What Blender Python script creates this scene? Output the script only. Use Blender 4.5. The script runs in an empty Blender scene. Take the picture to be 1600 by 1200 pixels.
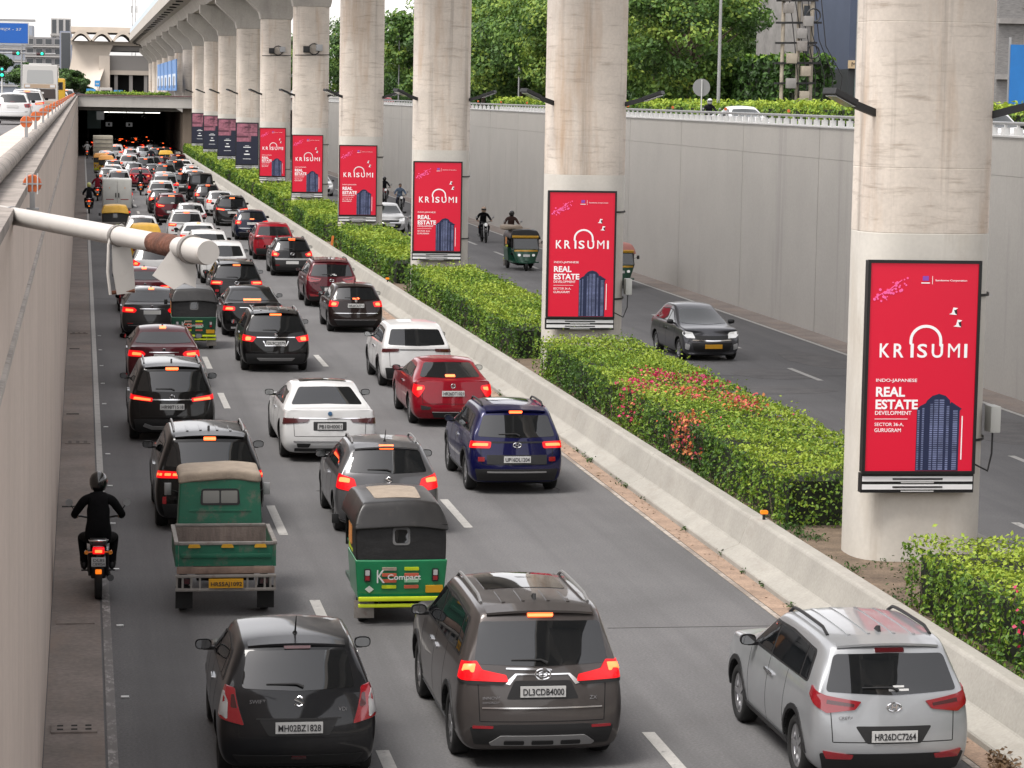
import bpy, bmesh, math, random
import numpy as np
from mathutils import Vector, Matrix
from mathutils.bvhtree import BVHTree
from mathutils.geometry import delaunay_2d_cdt
rad = math.radians
random.seed(7); rng = np.random.default_rng(7)
scene = bpy.context.scene
COL = scene.collection

# ------------------------------------------------------------------ camera, sky, sun, exposure
EYE = (0.0, 0.0, 7.3)
cd = bpy.data.cameras.new('camera'); cam = bpy.data.objects.new('camera', cd); COL.objects.link(cam)
cd.sensor_fit = 'HORIZONTAL'; cd.sensor_width = 36.0; cd.lens = 94.5
cd.clip_start = 0.5; cd.clip_end = 6000
_f = 4200.0
_d = Vector(((128 - 800) / _f, -(139 - 600) / _f, -1.0)).normalized()      # the road's direction in camera axes
_u = Vector((0.018, 1.0, 0.0)); _u.z = -(_u.x * _d.x + _u.y * _d.y) / _d.z; _u.normalize()
_x = _d.cross(_u)
_R = Matrix((_x, _d, _u))
cam.matrix_world = Matrix.Translation(EYE) @ _R.to_4x4()
scene.camera = cam

SUN_EL, SUN_AZ = rad(60), rad(236)      # azimuth clockwise from +Y
world = bpy.data.worlds.new('World'); scene.world = world; world.use_nodes = True
nt = world.node_tree; nt.nodes.clear()
sky = nt.nodes.new('ShaderNodeTexSky'); sky.sky_type = 'NISHITA'; sky.sun_disc = False
sky.sun_elevation = SUN_EL; sky.sun_rotation = SUN_AZ
sky.air_density = 1.0; sky.dust_density = 1.5; sky.ozone_density = 1.0
hs = nt.nodes.new('ShaderNodeHueSaturation'); hs.inputs['Saturation'].default_value = 0.12
bg = nt.nodes.new('ShaderNodeBackground'); bg.inputs['Strength'].default_value = 0.15
wo = nt.nodes.new('ShaderNodeOutputWorld')
tn = nt.nodes.new('ShaderNodeMix'); tn.data_type = 'RGBA'; tn.blend_type = 'MULTIPLY'; tn.inputs[0].default_value = 1; tn.inputs[7].default_value = (1, .965, .955, 1)
nt.links.new(sky.outputs[0], hs.inputs['Color']); nt.links.new(hs.outputs[0], tn.inputs[6]); nt.links.new(tn.outputs[2], bg.inputs['Color'])
nt.links.new(bg.outputs[0], wo.inputs['Surface'])

sl = bpy.data.lights.new('sun', 'SUN'); sl.energy = 1.35; sl.angle = rad(22); sl.color = (1.0, 0.955, 0.90)
sun = bpy.data.objects.new('sun', sl); COL.objects.link(sun)
_sd = Vector((math.sin(SUN_AZ) * math.cos(SUN_EL), math.cos(SUN_AZ) * math.cos(SUN_EL), math.sin(SUN_EL)))
sun.rotation_euler = _sd.to_track_quat('Z', 'Y').to_euler()

vs = scene.view_settings
vs.view_transform = 'Standard'; vs.look = 'None'; vs.gamma = 1.0; vs.use_curve_mapping = False
vs.exposure = 1.40
scene.cycles.use_denoising = True
scene.cycles.max_bounces = 6; scene.cycles.diffuse_bounces = 1; scene.cycles.glossy_bounces = 3
scene.cycles.transparent_max_bounces = 6
scene.cycles.caustics_reflective = False; scene.cycles.caustics_refractive = False
scene.cycles.sample_clamp_indirect = 6

# ------------------------------------------------------------------ materials
MATS = {}
WORLD_COORDS = {'asphalt', 'street_asphalt', 'shoulder_concrete', 'sandy_dirt', 'road_paint', 'worn_road_paint', 'sandy_road_paint', 'barrier_concrete', 'taupe_wall_concrete', 'grey_wall_concrete', 'coping_concrete', 'grimy_coping', 'painted_pier', 'raw_pier_concrete', 'viaduct_concrete', 'portal_concrete', 'tunnel_wall'}
def mat(name, col=(.5, .5, .5), rough=.6, metal=0., spec=.5, coat=0., n=None, amt=.25, col2=None,
        bump=0., bscale=40., emit=None, estr=0., stretch=(1, 1, 1), fine=None, famt=.12, ior=None):
    if name in MATS: return MATS[name]
    m = bpy.data.materials.new(name); m.use_nodes = True; t = m.node_tree
    b = t.nodes['Principled BSDF']
    b.inputs['Base Color'].default_value = (*col, 1); b.inputs['Roughness'].default_value = rough
    b.inputs['Metallic'].default_value = metal; b.inputs['Specular IOR Level'].default_value = spec
    b.inputs['Coat Weight'].default_value = coat; b.inputs['Coat Roughness'].default_value = .04
    if ior: b.inputs['IOR'].default_value = ior
    if emit:
        b.inputs['Emission Color'].default_value = (*emit, 1); b.inputs['Emission Strength'].default_value = estr
    if n or fine or bump:
        co = t.nodes.new('ShaderNodeNewGeometry').outputs['Position'] if name in WORLD_COORDS else t.nodes.new('ShaderNodeTexCoord').outputs['Object']
        mp = t.nodes.new('ShaderNodeMapping'); mp.inputs['Scale'].default_value = stretch
        t.links.new(co, mp.inputs['Vector'])
    cur = None
    if n:
        nz = t.nodes.new('ShaderNodeTexNoise'); nz.inputs['Scale'].default_value = n; nz.inputs['Detail'].default_value = 6
        nz.inputs['Roughness'].default_value = .62
        t.links.new(mp.outputs[0], nz.inputs['Vector'])
        rp = t.nodes.new('ShaderNodeValToRGB')
        c2 = col2 or tuple(c * (1 - amt) for c in col)
        c1 = col if col2 else tuple(min(1, c * (1 + amt)) for c in col)
        rp.color_ramp.elements[0].position = .32; rp.color_ramp.elements[0].color = (*c2, 1)
        rp.color_ramp.elements[1].position = .68; rp.color_ramp.elements[1].color = (*c1, 1)
        t.links.new(nz.outputs['Fac'], rp.inputs['Fac']); cur = rp.outputs['Color']
    if fine:
        nf = t.nodes.new('ShaderNodeTexNoise'); nf.inputs['Scale'].default_value = fine; nf.inputs['Detail'].default_value = 3
        t.links.new(co, nf.inputs['Vector'])
        mr = t.nodes.new('ShaderNodeMapRange'); mr.inputs['To Min'].default_value = 1 - famt; mr.inputs['To Max'].default_value = 1 + famt
        mr.inputs['From Min'].default_value = .3; mr.inputs['From Max'].default_value = .7
        t.links.new(nf.outputs['Fac'], mr.inputs['Value'])
        mx = t.nodes.new('ShaderNodeMix'); mx.data_type = 'RGBA'; mx.blend_type = 'MULTIPLY'; mx.inputs['Factor'].default_value = 1
        if cur is not None: t.links.new(cur, mx.inputs[6])
        else: mx.inputs[6].default_value = (*col, 1)
        t.links.new(mr.outputs[0], mx.inputs[7]); cur = mx.outputs[2]
    if cur is not None: t.links.new(cur, b.inputs['Base Color'])
    if bump:
        nb = t.nodes.new('ShaderNodeTexNoise'); nb.inputs['Scale'].default_value = bscale; nb.inputs['Detail'].default_value = 4
        t.links.new(co, nb.inputs['Vector'])
        bp = t.nodes.new('ShaderNodeBump'); bp.inputs['Strength'].default_value = bump; bp.inputs['Distance'].default_value = .02
        t.links.new(nb.outputs['Fac'], bp.inputs['Height']); t.links.new(bp.outputs[0], b.inputs['Normal'])
    MATS[name] = m
    return m

def multi_noise(m, layers):
    """mix further stain layers over a material's base colour: (scale, stretch, lo, hi, colour, strength)"""
    t = m.node_tree; b = t.nodes['Principled BSDF']; inp = b.inputs['Base Color']
    src = inp.links[0].from_socket if inp.links else None
    co = t.nodes.new('ShaderNodeNewGeometry').outputs['Position'] if m.name in WORLD_COORDS else t.nodes.new('ShaderNodeTexCoord').outputs['Object']
    for sc, st, lo, hi, c, k in layers:
        mp = t.nodes.new('ShaderNodeMapping'); mp.inputs['Scale'].default_value = st
        mp.inputs['Location'].default_value = (sc * 3.1, sc * 1.7, sc)
        t.links.new(co, mp.inputs['Vector'])
        nz = t.nodes.new('ShaderNodeTexNoise'); nz.inputs['Scale'].default_value = sc; nz.inputs['Detail'].default_value = 7
        nz.inputs['Roughness'].default_value = .65
        t.links.new(mp.outputs[0], nz.inputs['Vector'])
        mr = t.nodes.new('ShaderNodeMapRange'); mr.inputs['From Min'].default_value = lo; mr.inputs['From Max'].default_value = hi
        mr.inputs['To Max'].default_value = k
        t.links.new(nz.outputs['Fac'], mr.inputs['Value'])
        mx = t.nodes.new('ShaderNodeMix'); mx.data_type = 'RGBA'
        t.links.new(mr.outputs[0], mx.inputs[0])
        if src is not None: t.links.new(src, mx.inputs[6])
        else: mx.inputs[6].default_value = inp.default_value
        mx.inputs[7].default_value = (*c, 1); src = mx.outputs[2]
    t.links.new(src, inp)
    return m

M_asphalt = multi_noise(mat('asphalt', (.108, .106, .107), .85, n=.35, amt=.14, fine=30, famt=.22, bump=.25, bscale=70),
    [(.9, (1.2, .035, 1), .46, .70, (.072, .071, .072), .75), (2.2, (1, 1, 1), .62, .8, (.13, .12, .11), .5), (9, (1, 1, 1), .70, .78, (.17, .16, .15), .5)])
M_street = mat('street_asphalt', (.115, .11, .11), .88, n=.3, amt=.15, fine=18, famt=.15)
M_gutter = multi_noise(mat('shoulder_concrete', (.20, .170, .152), .9, n=.8, amt=.22, fine=14, famt=.15),
    [(1.4, (1, .3, 1), .5, .72, (.24, .185, .15), .7), (3., (1, 1, 1), .6, .78, (.12, .11, .10), .6)])
M_dirt = multi_noise(mat('sandy_dirt', (.29, .205, .15), .95, n=2.2, amt=.25, fine=25, famt=.2, bump=.4, bscale=30),
    [(6, (1, 1, 1), .6, .75, (.17, .13, .10), .6)])
M_soil = mat('median_soil', (.13, .095, .065), .95, n=3, amt=.35, fine=30, famt=.3, bump=.6, bscale=25)
M_line = multi_noise(mat('road_paint', (.36, .35, .33), .7, n=3, amt=.1, fine=40, famt=.12),
    [(5, (1, 1, 1), .58, .66, (.16, .155, .15), .8)])
M_lineworn = multi_noise(mat('worn_road_paint', (.42, .40, .385), .75, n=3, amt=.1),
    [(1.6, (1.2, .5, 1), .38, .54, (.14, .13, .125), .95), (9, (1.6, .5, 1), .40, .52, (.15, .14, .135), .95)])
M_linesandy = multi_noise(mat('sandy_road_paint', (.42, .37, .32), .8, n=3, amt=.1),
    [(1.5, (1.2, .4, 1), .42, .60, (.20, .16, .13), .9), (7, (1, 1, 1), .46, .6, (.17, .15, .135), .85)])
M_barrier = multi_noise(mat('barrier_concrete', (.32, .305, .272), .85, n=1.2, amt=.10, fine=22, famt=.08, bump=.1),
    [(2.4, (1, .35, 1), .56, .76, (.25, .23, .20), .7), (14, (1, 1, 1), .70, .76, (.16, .14, .12), .6)])
M_barrierstep = multi_noise(mat('barrier_toe_concrete', (.43, .40, .36), .88, n=1.6, amt=.12, fine=20, famt=.1),
    [(2.0, (1, .4, 1), .52, .74, (.30, .24, .19), .6)])
M_wall_l = multi_noise(mat('taupe_wall_concrete', (.50, .42, .365), .85, n=.7, amt=.08, fine=16, famt=.05),
    [(.9, (1, .8, .06), .55, .75, (.37, .30, .255), .65), (.5, (1, 1, 1), .55, .8, (.53, .44, .385), .5)])
M_wall_r = multi_noise(mat('grey_wall_concrete', (.37, .352, .325), .85, n=.35, amt=.05, fine=14, famt=.04),
    [(.8, (1, .9, .05), .58, .76, (.24, .228, .212), .85), (.25, (1, 1, .5), .56, .75, (.36, .34, .315), .5)])
M_coping = multi_noise(mat('coping_concrete', (.36, .33, .30), .9, n=1.5, amt=.2, fine=12, famt=.15),
    [(4, (1, .5, 1), .58, .7, (.15, .13, .12), .7)])
M_wallcop = multi_noise(mat('grimy_coping', (.26, .23, .205), .9, n=1.5, amt=.2, fine=12, famt=.15),
    [(3, (1, .5, 1), .5, .68, (.12, .10, .09), .75)])
M_pier_lo = multi_noise(mat('painted_pier', (.54, .51, .455), .75, n=1.2, amt=.05, fine=16, famt=.03),
    [(1.3, (1, 1, .3), .52, .74, (.42, .37, .30), .6), (2.2, (1, 1, .12), .6, .75, (.36, .31, .25), .5)])
M_pier = multi_noise(mat('raw_pier_concrete', (.58, .515, .445), .85, n=1.0, amt=.10, fine=18, famt=.05, bump=.15, bscale=22),
    [(1.6, (1, 1, .10), .52, .72, (.42, .29, .19), .8), (2.6, (.5, .5, 4), .54, .72, (.30, .24, .19), .7), (1.2, (1.6, 1.6, .05), .58, .74, (.17, .14, .115), .65), (11, (1, 1, 1), .70, .76, (.16, .13, .11), .6)])
M_deck = multi_noise(mat('viaduct_concrete', (.40, .37, .33), .85, n=.5, amt=.12, fine=8, famt=.05),
    [(.8, (1, 1, .25), .54, .74, (.22, .20, .18), .6)])
M_portal = multi_noise(mat('portal_concrete', (.42, .40, .37), .85, n=.4, amt=.1),
    [(.7, (1, 1, .3), .55, .75, (.30, .285, .26), .6)])
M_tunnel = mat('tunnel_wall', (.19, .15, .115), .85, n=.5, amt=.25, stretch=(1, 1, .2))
M_black = mat('black_metal', (.005, .005, .0055), .45)
M_blackpl = mat('black_plastic', (.0075, .0075, .008), .55)
M_dark = mat('dark_underside', (.003, .003, .003), .9)
M_rubber = mat('tyre_rubber', (.0065, .0065, .0065), .8)
M_steel = mat('galvanised_steel', (.30, .30, .30), .45, .6)
M_chrome = mat('chrome', (.75, .75, .76), .12, 1.)
M_alloy = mat('alloy_rim', (.38, .38, .39), .28, .8)
M_darkrim = mat('dark_rim', (.03, .03, .031), .35, .6)
M_whitepaint = multi_noise(mat('white_pole_paint', (.43, .405, .375), .55, n=3, amt=.05),
    [(5, (1, 1, 1), .62, .72, (.30, .26, .22), .5), (8, (.4, .4, 3), .68, .75, (.16, .09, .05), .7)])
M_rust = mat('rust', (.105, .036, .018), .85, n=9, amt=.45, bump=.4)
M_orange = mat('orange_reflector', (.50, .10, .015), .4)
M_white = mat('white_gloss', (.48, .48, .47), .4)
M_plate = mat('plate_white', (.46, .46, .45), .4)
M_platey = mat('plate_yellow', (.50, .25, .01), .4)
M_ink = mat('plate_ink', (.012, .012, .014), .5)
M_glass = mat('tinted_glass', (.007, .008, .009), .025, spec=.5, ior=1.68)
M_glass2 = mat('clear_dark_glass', (.015, .019, .019), .03, spec=.5, ior=1.68)
M_mirror = mat('mirror_glass', (.55, .57, .58), .03, 1.)
M_redoff = mat('red_lens', (.19, .005, .010), .12, coat=1., emit=(.6, .005, .01), estr=.02)
M_reddark = mat('smoked_red_lens', (.05, .003, .005), .12, coat=1.)
M_redon = mat('brake_lens_lit', (.24, .003, .005), .2, emit=(1, .004, .009), estr=.34)
M_redhot = mat('brake_bulb_lit', (1, .2, .1), .3, emit=(1, .11, .02), estr=1.3)
M_amber = mat('amber_lens_lit', (.6, .15, .01), .3, emit=(1, .20, .008), estr=.35)
M_amberoff = mat('amber_lens', (.65, .22, .02), .2, coat=1.)
M_clear = mat('clear_lens', (.4, .4, .4), .08, coat=1.)
M_head = mat('headlight_lens', (.55, .57, .6), .05, coat=1., emit=(1, .95, .85), estr=.12)
M_white_e = mat('lamp_white_lit', (1, 1, 1), .4, emit=(1, .97, .9), estr=1.2)
M_green_e = mat('traffic_green_lit', (.02, .5, .3), .4, emit=(.01, .95, .5), estr=.6)

# ------------------------------------------------------------------ mesh helpers
def obj(name, me, parent=None, mats=None):
    o = bpy.data.objects.new(name, me); COL.objects.link(o)
    if mats:
        for m in mats: me.materials.append(m)
    if parent is not None: o.parent = parent
    return o
def tag(o, label=None, cat=None, group=None, kind=None):
    if label: o['label'] = label
    if cat: o['category'] = cat
    if group: o['group'] = group
    if kind: o['kind'] = kind
    return o
def empty(name, loc=(0, 0, 0), rz=0, label=None, cat=None, group=None):
    o = bpy.data.objects.new(name, None); COL.objects.link(o); o.location = loc; o.rotation_euler = (0, 0, rz)
    o.empty_display_size = .1
    return tag(o, label, cat, group)
KIDS = {}
def kids(o): return o.children
def copy_tree(o, parent=None, skip=()):
    c = o.copy(); COL.objects.link(c)
    if parent is not None: c.parent = parent
    for ch in o.children:
        if ch.name.split('.')[0] in skip: continue
        copy_tree(ch, c, skip)
    return c

class MB:
    def __init__(s): s.v = []; s.f = []; s.m = []
    def add(s, vs_, fs, m=0):
        b = len(s.v); s.v += [tuple(p) for p in vs_]
        for f in fs: s.f.append(tuple(b + i for i in f)); s.m.append(m)
    def box(s, x0, x1, y0, y1, z0, z1, m=0):
        s.add([(x0, y0, z0), (x1, y0, z0), (x1, y1, z0), (x0, y1, z0), (x0, y0, z1), (x1, y0, z1), (x1, y1, z1), (x0, y1, z1)],
              [(0, 3, 2, 1), (4, 5, 6, 7), (0, 1, 5, 4), (1, 2, 6, 5), (2, 3, 7, 6), (3, 0, 4, 7)], m)
        return s
    def cbox(s, c, d, m=0):
        return s.box(c[0] - d[0] / 2, c[0] + d[0] / 2, c[1] - d[1] / 2, c[1] + d[1] / 2, c[2] - d[2] / 2, c[2] + d[2] / 2, m)
    def bar(s, p0, p1, w, h, m=0, up=(0, 0, 1)):
        p0 = Vector(p0); p1 = Vector(p1); d = (p1 - p0).normalized(); a = d.cross(Vector(up))
        if a.length < 1e-4: a = d.cross(Vector((1, 0, 0)))
        a.normalize(); b = a.cross(d)
        q = [(-1, -1), (1, -1), (1, 1), (-1, 1)]
        s.add([p0 + a * (w / 2 * i) + b * (h / 2 * j) for i, j in q] + [p1 + a * (w / 2 * i) + b * (h / 2 * j) for i, j in q],
              [(0, 1, 2, 3), (7, 6, 5, 4), (0, 4, 5, 1), (1, 5, 6, 2), (2, 6, 7, 3), (3, 7, 4, 0)], m)
        return s
    def tube(s, pts, r, n=10, m=0, caps=True):
        pts = [Vector(p) for p in pts]
        rs = r if isinstance(r, (list, tuple)) else [r] * len(pts)
        b = len(s.v); prev = None
        for i, p in enumerate(pts):
            d = (pts[min(i + 1, len(pts) - 1)] - pts[max(i - 1, 0)]).normalized()
            a = prev - d * prev.dot(d) if prev is not None else d.cross(Vector((0, 0, 1)))
            if a.length < 1e-3: a = d.cross(Vector((1, 0, .1)))
            a.normalize(); prev = a; c = d.cross(a)
            for k in range(n):
                t = 2 * math.pi * k / n
                s.v.append(tuple(p + a * (rs[i] * math.cos(t)) + c * (rs[i] * math.sin(t))))
        for i in range(len(pts) - 1):
            for k in range(n):
                k2 = (k + 1) % n
                s.f.append((b + i * n + k, b + i * n + k2, b + (i + 1) * n + k2, b + (i + 1) * n + k)); s.m.append(m)
        if caps:
            s.f.append(tuple(b + k for k in reversed(range(n)))); s.m.append(m)
            s.f.append(tuple(b + (len(pts) - 1) * n + k for k in range(n))); s.m.append(m)
        return s
    def lathe(s, prof, axis='x', n=24, m=0, c=(0, 0, 0)):
        """profile of (along axis, radius), revolved"""
        b = len(s.v)
        for a, r in prof:
            for k in range(n):
                t = 2 * math.pi * k / n; p, q = r * math.cos(t), r * math.sin(t)
                v = (a, p, q) if axis == 'x' else ((q, a, p) if axis == 'y' else (p, q, a))
                s.v.append((v[0] + c[0], v[1] + c[1], v[2] + c[2]))
        for i in range(len(prof) - 1):
            for k in range(n):
                k2 = (k + 1) % n
                s.f.append((b + i * n + k, b + i * n + k2, b + (i + 1) * n + k2, b + (i + 1) * n + k)); s.m.append(m)
        return s
    def prism(s, poly, axis, lo, hi, m=0):
        """2D polygon extruded along an axis (x: poly is y,z; y: poly is x,z; z: poly is x,y)"""
        n = len(poly); b = len(s.v)
        for t in (lo, hi):
            for p, q in poly:
                s.v.append((t, p, q) if axis == 'x' else ((p, t, q) if axis == 'y' else (p, q, t)))
        for i in range(n):
            j = (i + 1) % n; s.f.append((b + i, b + j, b + n + j, b + n + i)); s.m.append(m)
        s.f.append(tuple(b + i for i in reversed(range(n)))); s.m.append(m)
        s.f.append(tuple(b + n + i for i in range(n))); s.m.append(m)
        return s
    def mesh(s, name='m', smooth=None, bevel=0, bseg=2):
        me = bpy.data.meshes.new(name); me.from_pydata(s.v, [], s.f)
        me.polygons.foreach_set('material_index', s.m)
        bm = bmesh.new(); bm.from_mesh(me); bmesh.ops.recalc_face_normals(bm, faces=bm.faces)
        if bevel:
            bmesh.ops.bevel(bm, geom=list(bm.edges), offset=bevel, segments=bseg, profile=.6, affect='EDGES', clamp_overlap=True)
        bm.to_mesh(me); bm.free()
        if smooth is not None:
            me.shade_smooth(); me.set_sharp_from_angle(angle=rad(smooth))
        me.update()
        return me
    def build(s, name, mats, parent=None, smooth=None, bevel=0, bseg=2):
        me = s.mesh(name, smooth, bevel, bseg)
        return obj(name, me, parent, mats if isinstance(mats, (list, tuple)) else [mats])
def boxo(name, x0, x1, y0, y1, z0, z1, m, parent=None, bevel=0):
    return MB().box(x0, x1, y0, y1, z0, z1).build(name, m, parent, bevel=bevel, smooth=40 if bevel else None)
def rounded(poly, r, n=4):
    out = []; N = len(poly)
    for i in range(N):
        p = Vector(poly[i]); a = Vector(poly[i - 1]); b = Vector(poly[(i + 1) % N])
        rr = r[i] if isinstance(r, (list, tuple)) else r
        da = (a - p); db = (b - p)
        k = min(rr, da.length * .48, db.length * .48)
        if k < 1e-4: out.append((p.x, p.y)); continue
        A = p + da.normalized() * k; B = p + db.normalized() * k
        for t in range(n + 1):
            u = t / n; q = A * (1 - u) ** 2 + p * (2 * u * (1 - u)) + B * u ** 2
            out.append((q.x, q.y))
    return out
TXT = {}
def text_mesh(s, size=1., ext=.004, align='LEFT', bold=0.):
    k = (s, size, ext, align, bold)
    if k in TXT: return TXT[k]
    cu = bpy.data.curves.new('txt', 'FONT'); cu.body = s; cu.size = size; cu.extrude = ext; cu.align_x = align
    cu.resolution_u = 3; cu.offset = bold
    o = bpy.data.objects.new('txt', cu); COL.objects.link(o)
    bpy.context.view_layer.update()
    me = bpy.data.meshes.new_from_object(o.evaluated_get(bpy.context.evaluated_depsgraph_get()))
    me.materials.clear()
    bpy.data.objects.remove(o); TXT[k] = me
    return me
def text(name, s, size, loc, m, parent, align='LEFT', width=None, height=None, bold=0., rot=(rad(90), 0, 0)):
    me = text_mesh(s, size, .003, align, bold)
    o = bpy.data.objects.new(name, me); COL.objects.link(o)
    if not me.materials: me.materials.append(m)
    o.material_slots[0].link = 'OBJECT'; o.material_slots[0].material = m
    o.parent = parent; o.location = loc; o.rotation_euler = rot
    xs = [v.co.x for v in me.vertices]; ys_ = [v.co.y for v in me.vertices]
    if width: o.scale.x = width / (max(xs) - min(xs))
    if height: o.scale.y = height / (max(ys_) - min(ys_))
    elif width: o.scale.y = o.scale.x
    return o
def leaves(centres, normals, size, tint, aspect=.6, jitter=.9, droop=0., name='leaves'):
    """one folded quad pair per leaf, with a colour value per leaf"""
    n = len(centres)
    nm = normals + rng.normal(0, jitter, (n, 3)); nm /= np.linalg.norm(nm, axis=1)[:, None] + 1e-9
    t = rng.normal(0, 1, (n, 3)); t[:, 2] -= droop
    t -= nm * np.sum(t * nm, 1)[:, None]; t /= np.linalg.norm(t, axis=1)[:, None] + 1e-9
    b = np.cross(nm, t)
    L = (size * rng.uniform(.65, 1.35, n))[:, None]; Wd = L * aspect
    fold = nm * L * .12
    p0 = centres - t * L * .5; p1 = centres + b * Wd * .5 + fold; p2 = centres + t * L * .5; p3 = centres - b * Wd * .5 + fold
    V = np.stack([p0, p1, p2, p3], 1).reshape(-1, 3)
    F = (np.arange(n)[:, None] * 4 + np.array([[0, 1, 2, 0, 2, 3]])).reshape(-1, 3)
    me = bpy.data.meshes.new(name)
    me.vertices.add(len(V)); me.vertices.foreach_set('co', V.astype(np.float32).ravel())
    me.loops.add(F.size); me.polygons.add(len(F))
    me.loops.foreach_set('vertex_index', F.astype(np.int32).ravel())
    me.polygons.foreach_set('loop_start', np.arange(0, F.size, 3, dtype=np.int32))
    me.polygons.foreach_set('loop_total', np.full(len(F), 3, dtype=np.int32))
    me.update(calc_edges=True)
    a = me.attributes.new('tint', 'FLOAT', 'FACE'); a.data.foreach_set('value', np.repeat(tint, 2).astype(np.float32))
    return me
def leaf_mat(name, stops, rough=.55, trans=.25):
    m = bpy.data.materials.new(name); m.use_nodes = True; t = m.node_tree; b = t.nodes['Principled BSDF']
    at = t.nodes.new('ShaderNodeAttribute'); at.attribute_name = 'tint'
    rp = t.nodes.new('ShaderNodeValToRGB'); e = rp.color_ramp.elements
    e[0].position, e[0].color = stops[0][0], (*stops[0][1], 1); e[1].position, e[1].color = stops[-1][0], (*stops[-1][1], 1)
    for p, c in stops[1:-1]:
        q = e.new(p); q.color = (*c, 1)
    t.links.new(at.outputs['Fac'], rp.inputs['Fac']); t.links.new(rp.outputs[0], b.inputs['Base Color'])
    b.inputs['Roughness'].default_value = rough; b.inputs['Specular IOR Level'].default_value = .35
    tr = t.nodes.new('ShaderNodeBsdfTranslucent'); t.links.new(rp.outputs[0], tr.inputs['Color'])
    ms = t.nodes.new('ShaderNodeMixShader'); ms.inputs[0].default_value = trans
    t.links.new(b.outputs[0], ms.inputs[1]); t.links.new(tr.outputs[0], ms.inputs[2])
    t.links.new(ms.outputs[0], t.nodes['Material Output'].inputs['Surface'])
    return m
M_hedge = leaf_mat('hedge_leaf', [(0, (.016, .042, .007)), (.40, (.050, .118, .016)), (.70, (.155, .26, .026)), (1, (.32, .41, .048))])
M_treeleaf = leaf_mat('tree_leaf', [(0, (.02, .045, .010)), (.5, (.055, .12, .022)), (.85, (.13, .22, .035)), (1, (.24, .32, .05))])
M_flower = leaf_mat('bract', [(0, (.50, .02, .05)), (.5, (.55, .05, .16)), (.8, (.60, .14, .04)), (1, (.62, .25, .10))])
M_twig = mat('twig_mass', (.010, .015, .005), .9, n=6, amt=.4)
M_bark = mat('bark', (.10, .075, .055), .9, n=4, amt=.3, bump=.5)
# ================================================================== THE SETTING
XL, XR = -.42, 23.10            # faces of the two retaining walls
ZS, ZT = 5.60, 6.55             # street level, wall top
YP = 297.0                      # tunnel portal
Y0, Y1 = -60.0, 420.0
def struct(o): o['kind'] = 'structure'; return o

# ground sheets at street level, to the horizon
g = MB(); g.box(-3500, XL - .62, -400, 4000, ZS - .6, ZS)
struct(g.build('ground', mat('city_ground', (.16, .15, .135), .95, n=.06, amt=.2, fine=2, famt=.15)))
g = MB(); g.box(XR + .62, 3500, -400, 4000, ZS - .6, ZS)
struct(g.build('ground', MATS['city_ground']))
g = MB(); g.box(XL - .615, XR + .615, YP + 1.2, 4000, ZS - .6, ZS + .002)
struct(g.build('ground', MATS['city_ground']))
g = MB(); g.box(-13.5, XL - .66, -60, 700, ZS + .001, ZS + .006); road_l = struct(g.build('street', M_street))
g = MB(); g.box(XR + .66, XR + 8.2, -60, 700, ZS + .001, ZS + .006); road_r = struct(g.build('street', M_street))
# underpass road
road = struct(MB().box(XL, XR, Y0, Y1, -.5, 0).build('road', M_asphalt))
X1, X2, X3 = 3.33, 6.50, 9.80
gut = struct(MB().box(XL + .01, .26, Y0, YP, .001, .006).build('shoulder', M_gutter))
struct(MB().box(X3 + .04, 10.17, Y0, YP, .001, .007).build('verge', M_dirt))
struct(MB().box(22.1, XR - .01, Y0, YP, .001, .006).build('shoulder', M_gutter))
dash_me = MB().box(-.075, .075, 0, 3.2, .002, .008).mesh('dash'); dash_me.materials.append(M_line)
def dash(x, y):
    o = obj('lane_dash', dash_me, road); o.location = (x + random.uniform(-.02, .02), y, 0)
for k in range(-2, 30):
    dash(X1, 44.1 + 9 * k); dash(X2, 44.7 + 9 * k)
    dash(16.25, 68.6 - 27 + 9 * k); dash(19.25, 68.3 - 27 + 9 * k)
MB().box(.29, .40, Y0, 47, .002, .009).build('edge_line', M_lineworn, road)
MB().box(.29, .41, 47.02, Y1, .002, .009).build('edge_line', M_line, road)
MB().box(X3 - .06, X3 + .02, Y0, YP, .002, .009).build('edge_line', M_linesandy, road)
MB().box(21.94, 22.06, Y0, YP, .002, .009).build('edge_line', M_line, road)
# drain covers set in the shoulder, road studs, tar joints
cov = MB(); cov.box(-.26, .26, -.22, .22, .002, .022)
for i in (-1, 0, 1):
    for j in (-1, 1): cov.box(i * .16 - .035, i * .16 + .035, j * .09 - .035, j * .09 + .035, .0221, .0235, 1)
cov_me = cov.mesh('cover'); cov_me.materials.append(M_gutter); cov_me.materials.append(M_dark)
slab_me = MB().box(-.26, .26, -.22, .22, .002, .018).mesh('cover'); slab_me.materials.append(M_gutter)
for k in (0, 1, 4, 8):
    o = obj('drain_cover', cov_me if k != 1 else slab_me, gut); o.location = (-.08, 30.6 + 6.35 * k, .004)
slot = MB().box(-.14, .14, -.05, .05, .002, .012).mesh('slot'); slot.materials.append(M_dark)
for y in (47.3, 61.0, 76.5):
    o = obj('drain_slot', slot, gut); o.location = (-.2, y, .004)
stud = MB().prism([(-.05, -.04), (.05, -.04), (.05, .04), (-.05, .04)], 'z', 0, .018).mesh('stud', bevel=.005); stud.materials.append(M_white)
for k in range(12):
    o = obj('road_stud', stud, road); o.location = (.52, 32.2 + 4.4 * k, .001)
mj = mat('tar_joint', (.08, .077, .076), .8)
mpt = mat('asphalt_patch', (.105, .101, .10), .9, n=2, amt=.2, fine=30, famt=.2)
mpl = mat('pale_patch', (.165, .158, .15), .9, n=2, amt=.2, fine=30, famt=.2)
g2 = random.Random(4)
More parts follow.
